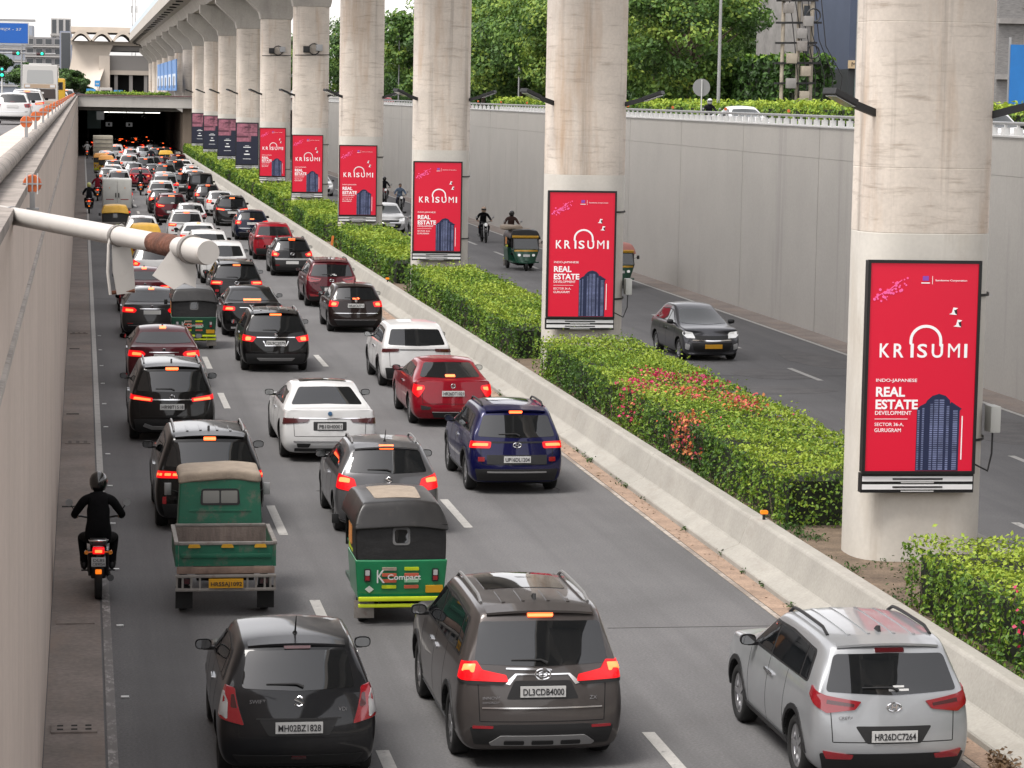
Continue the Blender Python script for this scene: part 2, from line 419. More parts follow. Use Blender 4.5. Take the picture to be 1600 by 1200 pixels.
for i, (x, y, a_, b_) in enumerate(((18.5, 70, 1.2, 1.4), (17.4, 66, 1.6, .9), (20.6, 74, .8, 2.6), (20.5, 58, 1.2, 3.0))):
    q = [(x + a_ * math.cos(t) * g2.uniform(.93, 1.05), y + b_ * math.sin(t) * g2.uniform(.93, 1.05)) for t in np.linspace(0, 6.28, 26)[:-1]]
    MB().prism(q, 'z', -.01, .0035 + .0002 * i).build('repair_patch', mpt, road)
for i in range(5):
    x, y = g2.uniform(3.6, 9.3), g2.uniform(36, 70); pts = [(x, y)]
    for _ in range(8): pts.append((pts[-1][0] + g2.uniform(-.25, .25), pts[-1][1] + g2.uniform(.1, .5)))
    cr = MB()
    for p_, q_ in zip(pts, pts[1:]): cr.bar((p_[0], p_[1], .002), (q_[0], q_[1], .002), .010, .006)
    cr.build('road_crack', mj, road)
for y, a, b in ((36.0, 7.2, 9.75), (69.5, 15., 22.), (95., .45, 9.75)):
    MB().box(a, b, y - .012, y + .012, .002, .006).build('tar_joint', mj, road)

# ---- left retaining wall: panels, setback parapet, coping, pipe rail
wl = empty('retaining_wall', (XL, 0, 0), label='taupe concrete retaining wall with setback parapet beside the motorcycle', cat='wall')
MB().box(-1.0, -.05, Y0, YP + 60, -.4, 6.45).build('backing', M_wall_l, wl)
pm = MB().box(-.05, 0, .014, 5.986, .0, 6.49).mesh('panel'); pm.materials.append(M_wall_l)
for k in range(60):
    o = obj('panel', pm, wl); o.location = (0, Y0 + 6 * k - 4, 0)
MB().box(-.40, .006, Y0, YP, 6.492, 6.56).build('coping', M_wallcop, wl)
MB().prism([(0.0005, 5.72), (.022, 5.725), (.024, 5.775), (.0005, 5.78)], 'y', Y0, YP).build('drip_ledge', M_coping, wl)
MB().tube([(-.23, Y0, 6.645), (-.23, YP, 6.645)], .075, 14).build('pipe_rail', M_wallcop, wl, smooth=50)
ring = MB().lathe([(-.02, .086), (.02, .086)], 'y', 14).mesh('ring', smooth=60); ring.materials.append(M_dark)
for k in range(60):
    o = obj('rail_clamp', ring, wl); o.location = (-.23, 12 + 1.5 * k, 6.645)
# orange reflectors on stems
rd = MB(); rd.lathe([(-.018, .0), (-.018, .066), (0, .072), (.018, .066), (.018, 0)], 'y', 18)
rd_me = rd.mesh('disc', smooth=40); rd_me.materials.append(M_orange)
rs = MB().box(-.02, .02, -.02, .02, -.19, -.06).box(-.05, .05, -.04, .04, -.20, -.185); rs_me = rs.mesh('stem'); rs_me.materials.append(M_steel)
rc = MB().box(-.075, .075, -.027, -.019, -.006, .006).box(-.006, .006, -.0265, -.0195, -.075, .075); rc_me = rc.mesh('cross'); rc_me.materials.append(M_steel)
YR = [21.0, 32.5, 39., 46.5, 53.6, 61, 68.5, 76, 84, 92, 101, 110, 120, 131, 143, 156, 170, 186, 204, 225]
ordn = ['', 'second', 'third', 'fourth', 'fifth', 'sixth', 'seventh', 'eighth', 'ninth', 'tenth', 'eleventh', 'twelfth', 'thirteenth', 'fourteenth', 'fifteenth', 'sixteenth', 'seventeenth', 'eighteenth', 'nineteenth', 'twentieth']
for i, y in enumerate(YR):
    lab = 'caged orange round reflector just above the white pole, lowest of the row' if i == 0 else (
        '%s orange round reflector up along the left wall rail' % ordn[i])
    r = empty('reflector', (-.375 if i == 0 else -.65, y, 6.57 if i == 0 else 6.90), label=lab, cat='reflector', group='orange reflectors on the wall rail')
    obj('disc', rd_me, r); obj('stem', rs_me, r); obj('cross_bar', rc_me, r)
    if i == 0:
        MB().tube([(-.04, -.03, -.08), (-.04, -.03, .08)], .006, 6).tube([(.04, -.03, -.08), (.04, -.03, .08)], .006, 6).build('cage', M_white, r)

# ---- right retaining wall: panels in two tiers, coping, post-and-pipe rail
wr = empty('retaining_wall', (XR, 0, 0), label='tall smooth grey retaining wall along the oncoming carriageway', cat='wall')
MB().box(.06, .60, Y0, YP + 60, -.4, ZT - .02).build('backing', M_wall_r, wr)
plo = MB().box(0, .06, .025, 9.975, 0, 5.52).mesh('panel'); plo.materials.append(M_wall_r)
phi = MB().box(.006, .066, .025, 9.975, 5.529, ZT - .05).mesh('panel'); phi.materials.append(M_wall_r)
for k in range(36):
    o = obj('panel', plo, wr); o.location = (0, Y0 + 10 * k + 3, 0)
    o = obj('panel', phi, wr); o.location = (0, Y0 + 10 * k + 3, 0)
MB().box(-.03, .64, Y0, YP, ZT - .045, ZT).build('coping', M_white, wr)
MB().tube([(.3, Y0, ZT + .30), (.3, YP, ZT + .30)], .045, 10).build('pipe_rail', M_steel, wr, smooth=50)
pst = MB().box(.22, .38, -.11, .11, ZT, ZT + .19).box(.27, .33, -.04, .04, ZT + .19, ZT + .27).mesh('post'); pst.materials.append(M_white)
y = 55.
while y < YP:
    o = obj('rail_post', pst, wr); o.location = (0, y, 0); y += .95 if y < 150 else 1.6
for k in range(12):
    o = obj('reflector_disc', rd_me, wr); o.location = (.3, 70 + 9 * k, ZT + .44); o.scale = (.8, .8, .8)

# ---- median: two barriers in cast lengths, soil between them
XB = 10.15
prof = [(0, -.02), (0, .09), (.30, .22), (.45, .64), (.49, .67), (.68, .67), (.72, .62), (.72, -.02)]
def seg_mesh(mir):
    p = [(-x, z) for x, z in prof] if mir else prof
    me = MB().prism(p, 'y', .012, 7.488).mesh('barrier', bevel=.015, bseg=1); me.materials.append(M_barrier); return me
for side, x, lab in ((0, XB, 'stepped concrete median barrier along the queue of cars'), (1, 14.3, 'concrete median barrier on the oncoming side of the hedges')):
    b = empty('median_barrier', (x, 0, 0), label=lab, cat='barrier'); me = seg_mesh(side)
    for k in range(46):
        o = obj('segment', me, b); o.location = (0, Y0 + 7.5 * k + 4.1, 0)
struct(MB().box(XB + .722, 13.578, Y0, YP, .0, .50).build('median_soil', M_soil))

# ---- tunnel portal and inside
M_tfl = M_asphalt
por = empty('tunnel_portal', (0, YP, 0), label='concrete tunnel mouth with deep beam that swallows the traffic', cat='tunnel')
MB().box(XL - .9, XR + .6, 0, 1.2, 5.40, 6.55).build('portal_beam', M_portal, por)
MB().box(XL - .9, XR + .6, -.15, 1.3, 6.552, 6.74).build('portal_coping', M_coping, por)
MB().box(XL - .9, XR + .6, -.19, -.15, 6.64, 6.72).build('dark_stripe', mat('maroon_stripe', (.09, .02, .025), .6), por)
MB().prism([(10.1, 5.40), (10.85, 5.40), (10.85, 4.95)], 'y', .05, 1.1).build('haunch', M_portal, por)
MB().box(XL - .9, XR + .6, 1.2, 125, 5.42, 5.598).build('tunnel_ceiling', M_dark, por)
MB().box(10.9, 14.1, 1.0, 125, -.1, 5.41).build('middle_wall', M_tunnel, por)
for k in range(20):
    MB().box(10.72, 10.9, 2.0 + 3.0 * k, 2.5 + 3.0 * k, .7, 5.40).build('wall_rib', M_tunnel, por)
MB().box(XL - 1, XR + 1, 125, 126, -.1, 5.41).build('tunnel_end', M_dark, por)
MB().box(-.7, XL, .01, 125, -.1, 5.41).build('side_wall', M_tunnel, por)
MB().box(10.2, 10.7, 1.0, 120, 0, .62).build('tunnel_kerb', M_barrier, por)
for i, (a, b) in enumerate(((2.4, 4.9), (4.95, 7.5), (7.6, 9.6))):
    l = empty('tunnel_lamp', ((a + b) / 2, YP + 42, 4.50), label='%s white strip lamp across the tunnel roof' % ['left', 'middle', 'right'][i], cat='lamp', group='tunnel ceiling strip lamps')
    boxo('housing', -(b - a) / 2, (b - a) / 2, -.05, .05, .05, .92, M_dark, l)
    boxo('diffuser', -(b - a) / 2, (b - a) / 2, -.06, .06, -.04, .05, M_white_e, l)
for i, x in enumerate((3.3, 5.4, 7.6)):
    fn = empty('jet_fan', (x, YP + 38, 3.85), label='%s dark round ventilation fan hung in the tunnel' % ['left', 'middle', 'right'][i], cat='fan', group='tunnel fans')
    MB().lathe([(-.6, .30), (-.6, .38), (.6, .38), (.6, .30)], 'y', 18).build('casing', mat('fan_grey', (.10, .10, .10), .5), fn, smooth=40)
    MB().lathe([(-.58, 0), (-.58, .12), (-.3, .12)], 'y', 12).build('hub', M_darkrim, fn)
    boxo('hanger', -.04, .04, -.3, .3, .38, 1.56, M_blackpl, fn)
for i, x in enumerate((3.2, 5.6)):
    o = empty('lane_sign', (x, YP + 30, 2.9), label='%s small pale lane sign hanging in the tunnel' % ['left', 'middle'][i], cat='sign')
    boxo('panel', -.38, .38, -.03, .03, 0, .5, mat('pale_notice', (.55, .55, .56), .6, emit=(.5, .5, .5), estr=.05), o); boxo('symbol', -.12, .12, -.04, -.031, .1, .4, M_dark, o); boxo('hanger', -.03, .03, -.02, .02, .5, 2.5, M_blackpl, o)
sg = empty('tunnel_board', (.75, YP + 14, 2.65), label='pale grey board on the left inside the tunnel mouth', cat='board')
boxo('panel', -.15, 1.4, 0, .06, .2, 2.2, mat('pale_board', (.24, .34, .35), .6), sg)
boxo('notice', .9, 1.75, -.05, -.01, 1.2, 2.15, mat('pale_notice', (.55, .55, .56), .6), sg)
boxo('post', -.1, 0, .0, .05, -2.65, .19, M_blackpl, sg); boxo('post', 1.25, 1.35, .0, .05, -2.65, .19, M_blackpl, sg)

# ---- viaduct deck
XC = 12.45
def path(s):
    if s < 470: return Vector((XC, s, 0)), 0.
    R = 420.; a = (s - 470) / R
    return Vector((XC + R * (1 - math.cos(a)), 470 + R * math.sin(a), 0)), a
via = empty('viaduct', (0, 0, 0), label='elevated concrete metro viaduct running overhead on tall piers', cat='viaduct')
sec = [(-2.1, 14.6), (2.1, 14.6), (2.6, 15.5), (4.3, 15.75), (4.3, 17.0), (4.1, 17.0), (4.1, 16.0), (-4.1, 16.0), (-4.1, 17.0), (-4.3, 17.0), (-4.3, 15.75), (-2.6, 15.5)]
SP = 27.5; YK0 = 39.0
def sweep(name, section, s0, s1, m, step=9.):
    b = MB(); n = len(section); N = max(1, int((s1 - s0) / step))
    for i in range(N + 1):
        s = s0 + (s1 - s0) * i / N; p, a = path(s)
        for x, z in section: b.v.append((p.x + x * math.cos(a), p.y - x * math.sin(a), z))
    for i in range(N):
        for k in range(n):
            k2 = (k + 1) % n
            b.f.append((i * n + k, i * n + k2, (i + 1) * n + k2, (i + 1) * n + k)); b.m.append(0)
    b.f.append(tuple(range(n))); b.m.append(0); b.f.append(tuple(N * n + k for k in range(n))); b.m.append(0)
    return b.build(name, m, via)
M_bluerail = mat('pale_blue_panel', (.42, .50, .58), .4)
k = -5
while YK0 + SP * k < 610:
    a = YK0 + SP * k
    sweep('deck_span', sec, a + .04, a + SP - .04, M_deck)
    sweep('side_screen', [(-4.26, 17.002), (-4.20, 17.002), (-4.20, 17.75), (-4.26, 17.75)], a + .02, a + SP - .02, M_bluerail)
    if k > 0:
        for q in range(3):
            p, an = path(a + 4.5 + q * 9)
            o = boxo('drain_port', -.35, .35, -.25, .25, 0, .12, M_dark, via); o.location = (p.x - 3.5 * math.cos(an), p.y + 3.5 * math.sin(an), 15.50); o.rotation_euler.z = -an
    k += 1

# ---- piers
def rrect(w, d, c=.16, n=5):
    return rounded([(-w / 2, -d / 2), (w / 2, -d / 2), (w / 2, d / 2), (-w / 2, d / 2)], c, n)
PW, PD = 1.98, 1.6
def ring_mesh(z0, z1, w, d, c, taper=0.):
    b = MB(); q = rrect(w, d, c, 10); n = len(q)
    e = .012
    lv = [(z0, 1 - .004), (z0 + e, 1), (z1 - e, 1), (z1, 1 - .004)]
    for z, s in lv:
        for x, y_ in q: b.v.append((x * s, y_ * s, z))
    for i in range(3):
        for k_ in range(n):
            k2 = (k_ + 1) % n; b.f.append((i * n + k_, i * n + k2, (i + 1) * n + k2, (i + 1) * n + k_)); b.m.append(0)
    b.f.append(tuple(range(n))); b.m.append(0); b.f.append(tuple(3 * n + j for j in range(n))); b.m.append(0)
    return b.mesh('lift', smooth=14)
lifts = [(.30, 5.40, M_pier_lo, 'painted_base'), (5.40, 6.36, M_pier, 'shaft'), (6.36, 8.50, M_pier, 'shaft'), (8.50, 10.6, M_pier, 'shaft'), (10.6, 12.0, M_pier, 'shaft')]
lift_me = []
for z0, z1, m, nm in lifts:
    me = ring_mesh(z0, z1, PW, PD, .70); me.materials.append(m); lift_me.append(me)
cb = MB().prism([(-1.02, 12.0), (1.02, 12.0), (1.12, 12.45), (2.6, 13.85), (2.6, 14.59), (-2.6, 14.59), (-2.6, 13.85), (-1.12, 12.45)], 'y', -.62, .62)
cap_me = cb.mesh('cap', bevel=.03, bseg=1); cap_me.materials.append(M_deck)
lampb = MB(); lampb.bar((-1.0, -.55, 7.25), (-1.22, -.62, 7.34), .10, .10)
lamp_arm = MB().bar((-.84, -.45, 7.14), (-1.35, -.75, 7.30), .07, .11).mesh('arm'); lamp_arm.materials.append(M_blackpl)
lamp_hd = MB().bar((-1.33, -.74, 7.30), (-1.75, -1.0, 7.47), .26, .10).mesh('head', bevel=.015); lamp_hd.materials.append(M_blackpl)
lamp_ln = MB().bar((-1.36, -.755, 7.245), (-1.72, -.985, 7.395), .20, .012).mesh('lens'); lamp_ln.materials.append(M_clear)
ORD = ['first', 'second', 'third', 'fourth', 'fifth', 'sixth', 'seventh', 'eighth', 'ninth', 'tenth', 'eleventh', 'twelfth', 'thirteenth', 'fourteenth', 'fifteenth', 'sixteenth', 'seventeenth', 'eighteenth', 'nineteenth', 'twentieth', 'twenty-first', 'twenty-second']
PIERS = []
for k in range(-1, 21):
    p, a = path(YK0 + SP * k)
    if k == -1: lab = 'concrete pier standing beside the road ahead of all billboards'
    elif k < 21: lab = '%s concrete viaduct pier counted from the camera' % ORD[k]
    else: lab = 'far concrete viaduct pier beyond the tunnel mouth'
    r = empty('viaduct_pier', (p.x, p.y, 0), -a, lab, 'pier', 'viaduct piers')
    for me, (z0, z1, m, nm) in zip(lift_me, lifts):
        if p.y > YP and z1 < 5.5: continue
        o = obj(nm, me, r)
    obj('pier_cap', cap_me, r)
    if -1 < k < 10:
        for mir in (1, -1):
            o = empty('flood_lamp', (p.x, p.y, 0), 0, 'black flood lamp on the %s side of the %s pier' % ('road' if mir == 1 else 'far', ORD[k]), 'lamp', 'flood lamps on the piers')
            for nm, me in (('arm', lamp_arm), ('lamp_head', lamp_hd), ('lens', lamp_ln)):
                c = obj(nm, me, o)
            o.scale.x = mir
    PIERS.append((k, p, r))
# dark drip groove with rust marks down the near pier's corner
gp = [r for k, p, r in PIERS if k == 0][0]
gm = mat('groove_stain', (.05, .038, .03), .9, n=5, amt=.5, stretch=(1, 1, .3))
z = 5.45; random.seed(3)
while z < 9.6:
    h = random.uniform(.04, .30); w = random.uniform(.008, .03); x = -.948 + random.uniform(-.006, .006)
    MB().prism([(x, z), (x + w, z + .02), (x + w * .6, z + h * .6), (x + w * .8, z + h), (x - w * .2, z + h * .8)], 'y', -.36, -.28).build('groove_mark', gm, gp); z += h + random.uniform(.02, .5)
# small boxes and looped cable on the sixth and fifth piers
for kk, dz in ((5, 9.9), (4, 9.6)):
    p = path(YK0 + SP * kk)[0]
    cbx = empty('camera_cluster', (p.x, p.y - PD / 2, dz), 0, 'black camera boxes and looped cable strapped to the %s pier' % ORD[kk], 'camera')
    boxo('box', -.5, -.15, -.32, -.02, -.1, .25, M_blackpl, cbx, .02); boxo('box', .2, .55, -.30, -.02, .0, .35, mat('grey_case', (.35, .35, .35), .5), cbx, .02)
    MB().tube([(.1 + .3 * math.cos(t * .5), -.06, .1 + .3 * math.sin(t * .5)) for t in range(13)], .03, 6).build('cable_loop', M_blackpl, cbx, smooth=50)
    MB().bar((-.95, -.03, -.25), (.95, -.03, -.2), .04, .05).build('bracket', M_blackpl, cbx)
# ================================================================== VEHICLES
SIDE = [-1, -.64, 0, .64, 1]
def cage_surface(occ, pos, ni, nj, nk, crease):
    idx = {}; V = []; F = []
    def vid(i, j, k):
        if (i, j, k) not in idx: idx[(i, j, k)] = len(V); V.append(pos(i, j, k))
        return idx[(i, j, k)]
    dirs = [((-1, 0, 0), [(0, 0, 0), (0, 0, 1), (0, 1, 1), (0, 1, 0)]), ((1, 0, 0), [(1, 0, 0), (1, 1, 0), (1, 1, 1), (1, 0, 1)]),
            ((0, -1, 0), [(0, 0, 0), (1, 0, 0), (1, 0, 1), (0, 0, 1)]), ((0, 1, 0), [(0, 1, 0), (0, 1, 1), (1, 1, 1), (1, 1, 0)]),
            ((0, 0, -1), [(0, 0, 0), (0, 1, 0), (1, 1, 0), (1, 0, 0)]), ((0, 0, 1), [(0, 0, 1), (1, 0, 1), (1, 1, 1), (0, 1, 1)])]
    for i in range(ni - 1):
        for j in range(nj - 1):
            for k in range(nk - 1):
                if not occ(i, j, k): continue
                for (a, b, c), q in dirs:
                    I, J, K = i + a, j + b, k + c
                    if 0 <= I < ni - 1 and 0 <= J < nj - 1 and 0 <= K < nk - 1 and occ(I, J, K): continue
                    F.append(tuple(vid(i + x, j + y, k + z) for x, y, z in q))
    inv = {v: key for key, v in idx.items()}
    me = bpy.data.meshes.new('cage'); me.from_pydata(V, [], F); me.update()
    at = me.attributes.new('crease_edge', 'FLOAT', 'EDGE')
    for e in me.edges:
        at.data[e.index].value = crease(inv[e.vertices[0]], inv[e.vertices[1]])
    return me
def evaluate(me, mods):
    o = bpy.data.objects.new('tmp', me); COL.objects.link(o)
    for t, kw in mods:
        md = o.modifiers.new(t, t)
        for k, v in kw.items(): setattr(md, k, v)
    bpy.context.view_layer.update()
    out = bpy.data.meshes.new_from_object(o.evaluated_get(bpy.context.evaluated_depsgraph_get()))
    bpy.data.objects.remove(o)
    return out
def bvh_of(me):
    return BVHTree.FromPolygons([v.co.copy() for v in me.vertices], [tuple(p.vertices) for p in me.polygons])
def inside(p, poly):
    c = False; n = len(poly); x, y = p
    for i in range(n):
        x0, y0 = poly[i]; x1, y1 = poly[i - 1]
        if (y0 > y) != (y1 > y) and x < (x1 - x0) * (y - y0) / (y1 - y0) + x0: c = not c
    return c
FR = {'rear': ((1, 0, 0), (0, 0, 1), (0, 1, 0)), 'front': ((1, 0, 0), (0, 0, 1), (0, -1, 0)), 'left': ((0, 1, 0), (0, 0, 1), (1, 0, 0)),
      'right': ((0, 1, 0), (0, 0, 1), (-1, 0, 0)), 'top': ((1, 0, 0), (0, 1, 0), (0, 0, -1))}
def drape(bvh, poly, frame, off=.006, res=.07, skirt=.02, O=(0, 0, 0), bulge=0.):
    """lay a thin panel with the given outline on the body surface"""
    U, V, D = [Vector(a) for a in (FR[frame] if isinstance(frame, str) else frame)]; O = Vector(O)
    pl = []
    for i in range(len(poly)):
        a = Vector(poly[i]); b = Vector(poly[(i + 1) % len(poly)]); m = max(1, int((b - a).length / res))
        for t in range(m): pl.append(a.lerp(b, t / m))
    nb = len(pl); pp = [(p.x, p.y) for p in pl]
    x0 = min(p[0] for p in pp); x1 = max(p[0] for p in pp); y0 = min(p[1] for p in pp); y1 = max(p[1] for p in pp)
    ins = []
    gx = x0 + res * .6
    while gx < x1:
        gy = y0 + res * .6
        while gy < y1:
            if inside((gx, gy), pp) and min((gx - q[0]) ** 2 + (gy - q[1]) ** 2 for q in pp) > (res * .45) ** 2: ins.append(Vector((gx, gy)))
            gy += res
        gx += res
    r = delaunay_2d_cdt(pl + ins, [], [list(range(nb))], 1, 1e-5)
    v2, fs = r[0], r[2]
    P = []; N = []
    for q in v2:
        o = O + U * q.x + V * q.y - D * 6
        h, n, _, _ = bvh.ray_cast(o, D)
        if h is None:
            best = None                       # outline runs past the silhouette: nearest point on the body
            c = O + U * q.x + V * q.y
            h, n, _, _ = bvh.find_nearest(c - D * .3)
        P.append(h); N.append(n)
    b = MB()
    b.v = [tuple(p + n * off) for p, n in zip(P, N)]
    for f in fs:
        a, c, d = [Vector(b.v[i]) for i in f[:3]]
        f = list(f)
        if (c - a).cross(d - a).dot(D) > 0: f.reverse()
        b.f.append(tuple(f)); b.m.append(0)
    cnt = {}
    for f in b.f:
        for i in range(len(f)):
            e = (f[i], f[(i + 1) % len(f)]); cnt[e] = 1
    for (i, j) in list(cnt):
        if (j, i) in cnt: continue
        k = len(b.v)
        b.v += [b.v[i], b.v[j], tuple(P[j] - N[j] * skirt), tuple(P[i] - N[i] * skirt)]
        b.f.append((k + 1, k, k + 3, k + 2)); b.m.append(0)
    me = bpy.data.meshes.new('panel'); me.from_pydata(b.v, [], b.f); me.shade_smooth(); me.set_sharp_from_angle(angle=rad(38)); me.update()
    return me
def mirror_poly(half):
    """half outline from top centre to bottom centre on the +x side"""
    return half + [(-x, z) for x, z in reversed(half) if abs(x) > 1e-6]
WHEELS = {}
def wheel_meshes(r, w=.21, style=0):
    k = (round(r, 3), style)
    if k in WHEELS: return WHEELS[k]
    rr = r * .68
    t = MB().lathe([(-w * .42, rr), (-w * .5, rr + .02), (-w * .5, r - .035), (-w * .38, r - .006), (0, r), (w * .38, r - .006), (w * .5, r - .035), (w * .5, rr + .02), (w * .42, rr)], 'x', 28).mesh('tyre', smooth=50)
    t.materials.append(M_rubber)
    b = MB(); b.lathe([(-w * .40, rr), (-w * .30, rr - .035), (-w * .05, rr - .05)], 'x', 28); b.lathe([(-w * .05, rr - .04), (-w * .02, .0)], 'x', 28, 1)
    for i in range(5 + 2 * style):
        a = 2 * math.pi * i / (5 + 2 * style); d = Vector((0, math.cos(a), math.sin(a)))
        b.bar(Vector((-w * .33, 0, 0)) + d * .03, Vector((-w * .36, 0, 0)) + d * (rr - .01), .055, .02, 0, up=(1, 0, 0))
    b.lathe([(-w * .36, 0), (-w * .36, .05), (-w * .2, .06)], 'x', 12)
    m = b.mesh('rim', smooth=40); m.materials.append(M_alloy if style < 2 else M_darkrim); m.materials.append(M_dark)
    WHEELS[k] = (t, m)
    return WHEELS[k]
def add_wheel(parent, x, y, r, style=0, w=.21):
    t, m = wheel_meshes(r, w, style)
    e = bpy.data.objects.new('wheel', t); COL.objects.link(e); e.parent = parent; e.location = (x, y, r)
    if x > 0: e.rotation_euler.z = math.pi
    obj('rim', m, e)
    return e
PAINT = {}
def paint(name, col, metal=.0, rough=.32):
    if name not in PAINT:
        PAINT[name] = mat('paint_' + name, col, rough, metal, spec=.08, coat=.6, n=2.2, amt=.05, fine=None)
        multi_noise(PAINT[name], [(1.7, (1, 1, 1), .5, .8, (.13, .115, .10), .10)])
    return PAINT[name]
P_ = dict(graphite=((.014, .0145, .016), .4), brown=((.072, .064, .061), .5), silver=((.33, .34, .35), .5), grey=((.095, .095, .098), .5), navy=((.004, .0045, .042), .3),
          white=((.50, .50, .495), 0), red=((.20, .004, .012), .25), black=((.0035, .0033, .0035), .15), maroon=((.06, .004, .008), .3), darkbrown=((.014, .008, .0075), .35),
          darkblue=((.005, .008, .022), .35), brightred=((.23, .006, .014), .2), greydark=((.030, .029, .030), .5), gunmetal=((.070, .071, .078), .5), cream=((.42, .40, .37), 0), lightgrey=((.22, .23, .235), .4))
def PT(n): c, m = P_[n]; return paint(n, c, m)
def set_mat(o, m, slot=0):
    o.material_slots[slot].link = 'OBJECT'; o.material_slots[slot].material = m

BASE = dict(
    hatch=dict(L=3.85, W=1.72, H=1.52, g=.17, belt=.97, roof_r=.42, cowl=2.78, roof_f=2.05, deck=None, roofw=.70, hood=.93, nose=.72, rw=.31, ra=.72, wb=2.45),
    suv=dict(L=4.28, W=1.79, H=1.63, g=.20, belt=1.05, roof_r=.34, cowl=3.10, roof_f=2.40, deck=None, roofw=.73, hood=1.03, nose=.86, rw=.345, ra=.84, wb=2.60),
    mpv=dict(L=4.75, W=1.85, H=1.78, g=.20, belt=1.12, roof_r=.36, cowl=3.55, roof_f=2.75, deck=None, roofw=.735, hood=1.10, nose=.92, rw=.36, ra=.95, wb=2.85),
    sedan=dict(L=4.60, W=1.80, H=1.44, g=.17, belt=.98, roof_r=1.22, cowl=3.18, roof_f=2.42, deck=.56, roofw=.68, hood=.95, nose=.74, rw=.325, ra=.98, wb=2.68))
def build_car(kind, style):
    s = dict(BASE[kind]); s.update(style)
    L, W, H, g_, belt = s['L'], s['W'], s['H'], s['g'], s['belt']; hw = W / 2
    sed = s['deck'] is not None; a = 2 if sed else 0; b = 6
    y2 = s['deck'] if sed else .50
    ys = [0, .16, y2, 1.30 if not sed else 1.5, s['cowl'] * .62, s['cowl'] - .35, s['cowl'], s['cowl'] + (L - s['cowl']) * .55, L - .16, L]
    ys = sorted(ys)
    zk = [g_, g_ + .20, g_ + (belt - g_) * .62, belt]
    kw = [.90, .985, 1.0, .93, s['roofw']]
    jw = [.90, .99, 1.0, 1.0, 1.0, 1.0, 1.0, .985, .95, .80]
    rr, rf = s['roof_r'], s['roof_f']
    ry = {a: rr, a + 1: rr + .2, b: rf, b - 1: rf - .3}
    rest = [j for j in range(a + 2, b - 1)]
    for n_, j in enumerate(rest): ry[j] = (rr + .2) + (rf - .3 - rr - .2) * (n_ + 1) / (len(rest) + 1)
    rz = {j: 0 for j in range(a, b + 1)}; rz[a] = -.075 if not sed else -.07; rz[a + 1] = -.015; rz[b] = -.075; rz[b - 1] = -.01
    tail = s.get('tail', [.10, 0., .035, .11])       # how the rear face leans, bottom to belt
    def pos(i, j, k):
        sd = SIDE[i]
        if k == 4:
            w = hw * kw[4] * (.93 if j == a else (.94 if j == b else 1))
            return (sd * w, ry[j] + (.05 * sd * sd if j == a else 0) - (.10 * sd * sd if j == b else 0), H + rz[j] - .055 * sd * sd)
        x = sd * hw * kw[k] * jw[j]; y = ys[j]; z = zk[k]
        if j == 0: y += tail[k] + .10 * sd * sd
        elif j == 1: y += .03 * sd * sd
        if j == 9: y += [-.16, 0, -.05, -.26][k] - .26 * sd * sd
        elif j == 8: y += [-.05, 0, 0, -.10][k] - .10 * sd * sd
        if k == 0 and j in (0, 9): z += .07
        if k == 3:
            if j >= 6: z = {6: s['hood'] + .03, 7: s['hood'], 8: (s['hood'] + s['nose']) / 2 + .02, 9: s['nose']}[j]
            z += .03 * (1 - sd * sd)
            if sed and j == 0: z = s.get('decklip', belt + .02) + .02 * (1 - sd * sd)
            if sed and j == 1: z = s.get('decklip', belt + .02) + .035 + .02 * (1 - sd * sd)
            if not sed and j == 0: y += 0
            if j == b: y += -.10 * sd * sd
            if sed and j == a: y += .05 * sd * sd
        if k == 2 and j >= 7: z = min(z, s['nose'] - .12)
        return (x, y, z)
    def occ(i, j, k): return k < 3 or (a <= j < b)
    def crease(p, q):
        if p[2] == q[2] == 4:
            if p[0] == q[0] and p[0] in (0, 4): return .45
            if p[1] == q[1] and p[1] in (a, b): return .35
        if p[2] == q[2] == 3:
            if p[0] == q[0] and p[0] in (0, 4): return .45
            if p[1] == q[1] == 0: return .55
            if sed and p[1] == q[1] and p[1] == a: return .4
        if p[0] == q[0] and p[0] in (0, 4) and p[1] == q[1] and p[1] in (a,) and {p[2], q[2]} == {3, 4}: return .45
        if p[2] == q[2] == 1 and p[1] == q[1] == 0: return .25
        if p[2] == q[2] == 2 and p[0] == q[0] and p[0] in (0, 4): return .15
        return 0
    cage = cage_surface(occ, pos, 5, 10, 5, crease)
    sm = evaluate(cage, [('SUBSURF', dict(levels=3, render_levels=3))])
    co = np.empty(len(sm.vertices) * 3, np.float32); sm.vertices.foreach_get('co', co); co = co.reshape(-1, 3)
    mn, mx = co.min(0), co.max(0)
    co[:, 0] *= W / (mx[0] - mn[0]); co[:, 1] = (co[:, 1] - mn[1]) * L / (mx[1] - mn[1]); co[:, 2] = g_ + (co[:, 2] - mn[2]) * (H - g_) / (mx[2] - mn[2])
    sm.vertices.foreach_set('co', co.ravel()); sm.update()
    bvh = bvh_of(sm)
    cut = MB(); rw = s['rw']; ax = [s['ra'], s['ra'] + s['wb']]
    for y in ax:
        for sg_ in (-1, 1):
            x0, x1 = sorted((sg_ * (hw - .30), sg_ * (hw + .2)))
            q = [(y + (rw + .055) * math.cos(t * math.pi / 14), rw + .01 + (rw + .055) * math.sin(t * math.pi / 14)) for t in range(28)]
            cut.prism(q, 'x', x0, x1)
    cme = cut.mesh('cut'); cob = bpy.data.objects.new('cut', cme); COL.objects.link(cob)
    cme.materials.append(M_dark); cme.materials.append(M_dark)
    for p in cme.polygons: p.material_index = 1
    sm.materials.append(PT('white')); sm.materials.append(M_dark)
    body = evaluate(sm, [('BOOLEAN', dict(object=cob, operation='DIFFERENCE', solver='EXACT'))])
    bpy.data.objects.remove(cob)
    body.shade_smooth(); body.set_sharp_from_angle(angle=rad(40))
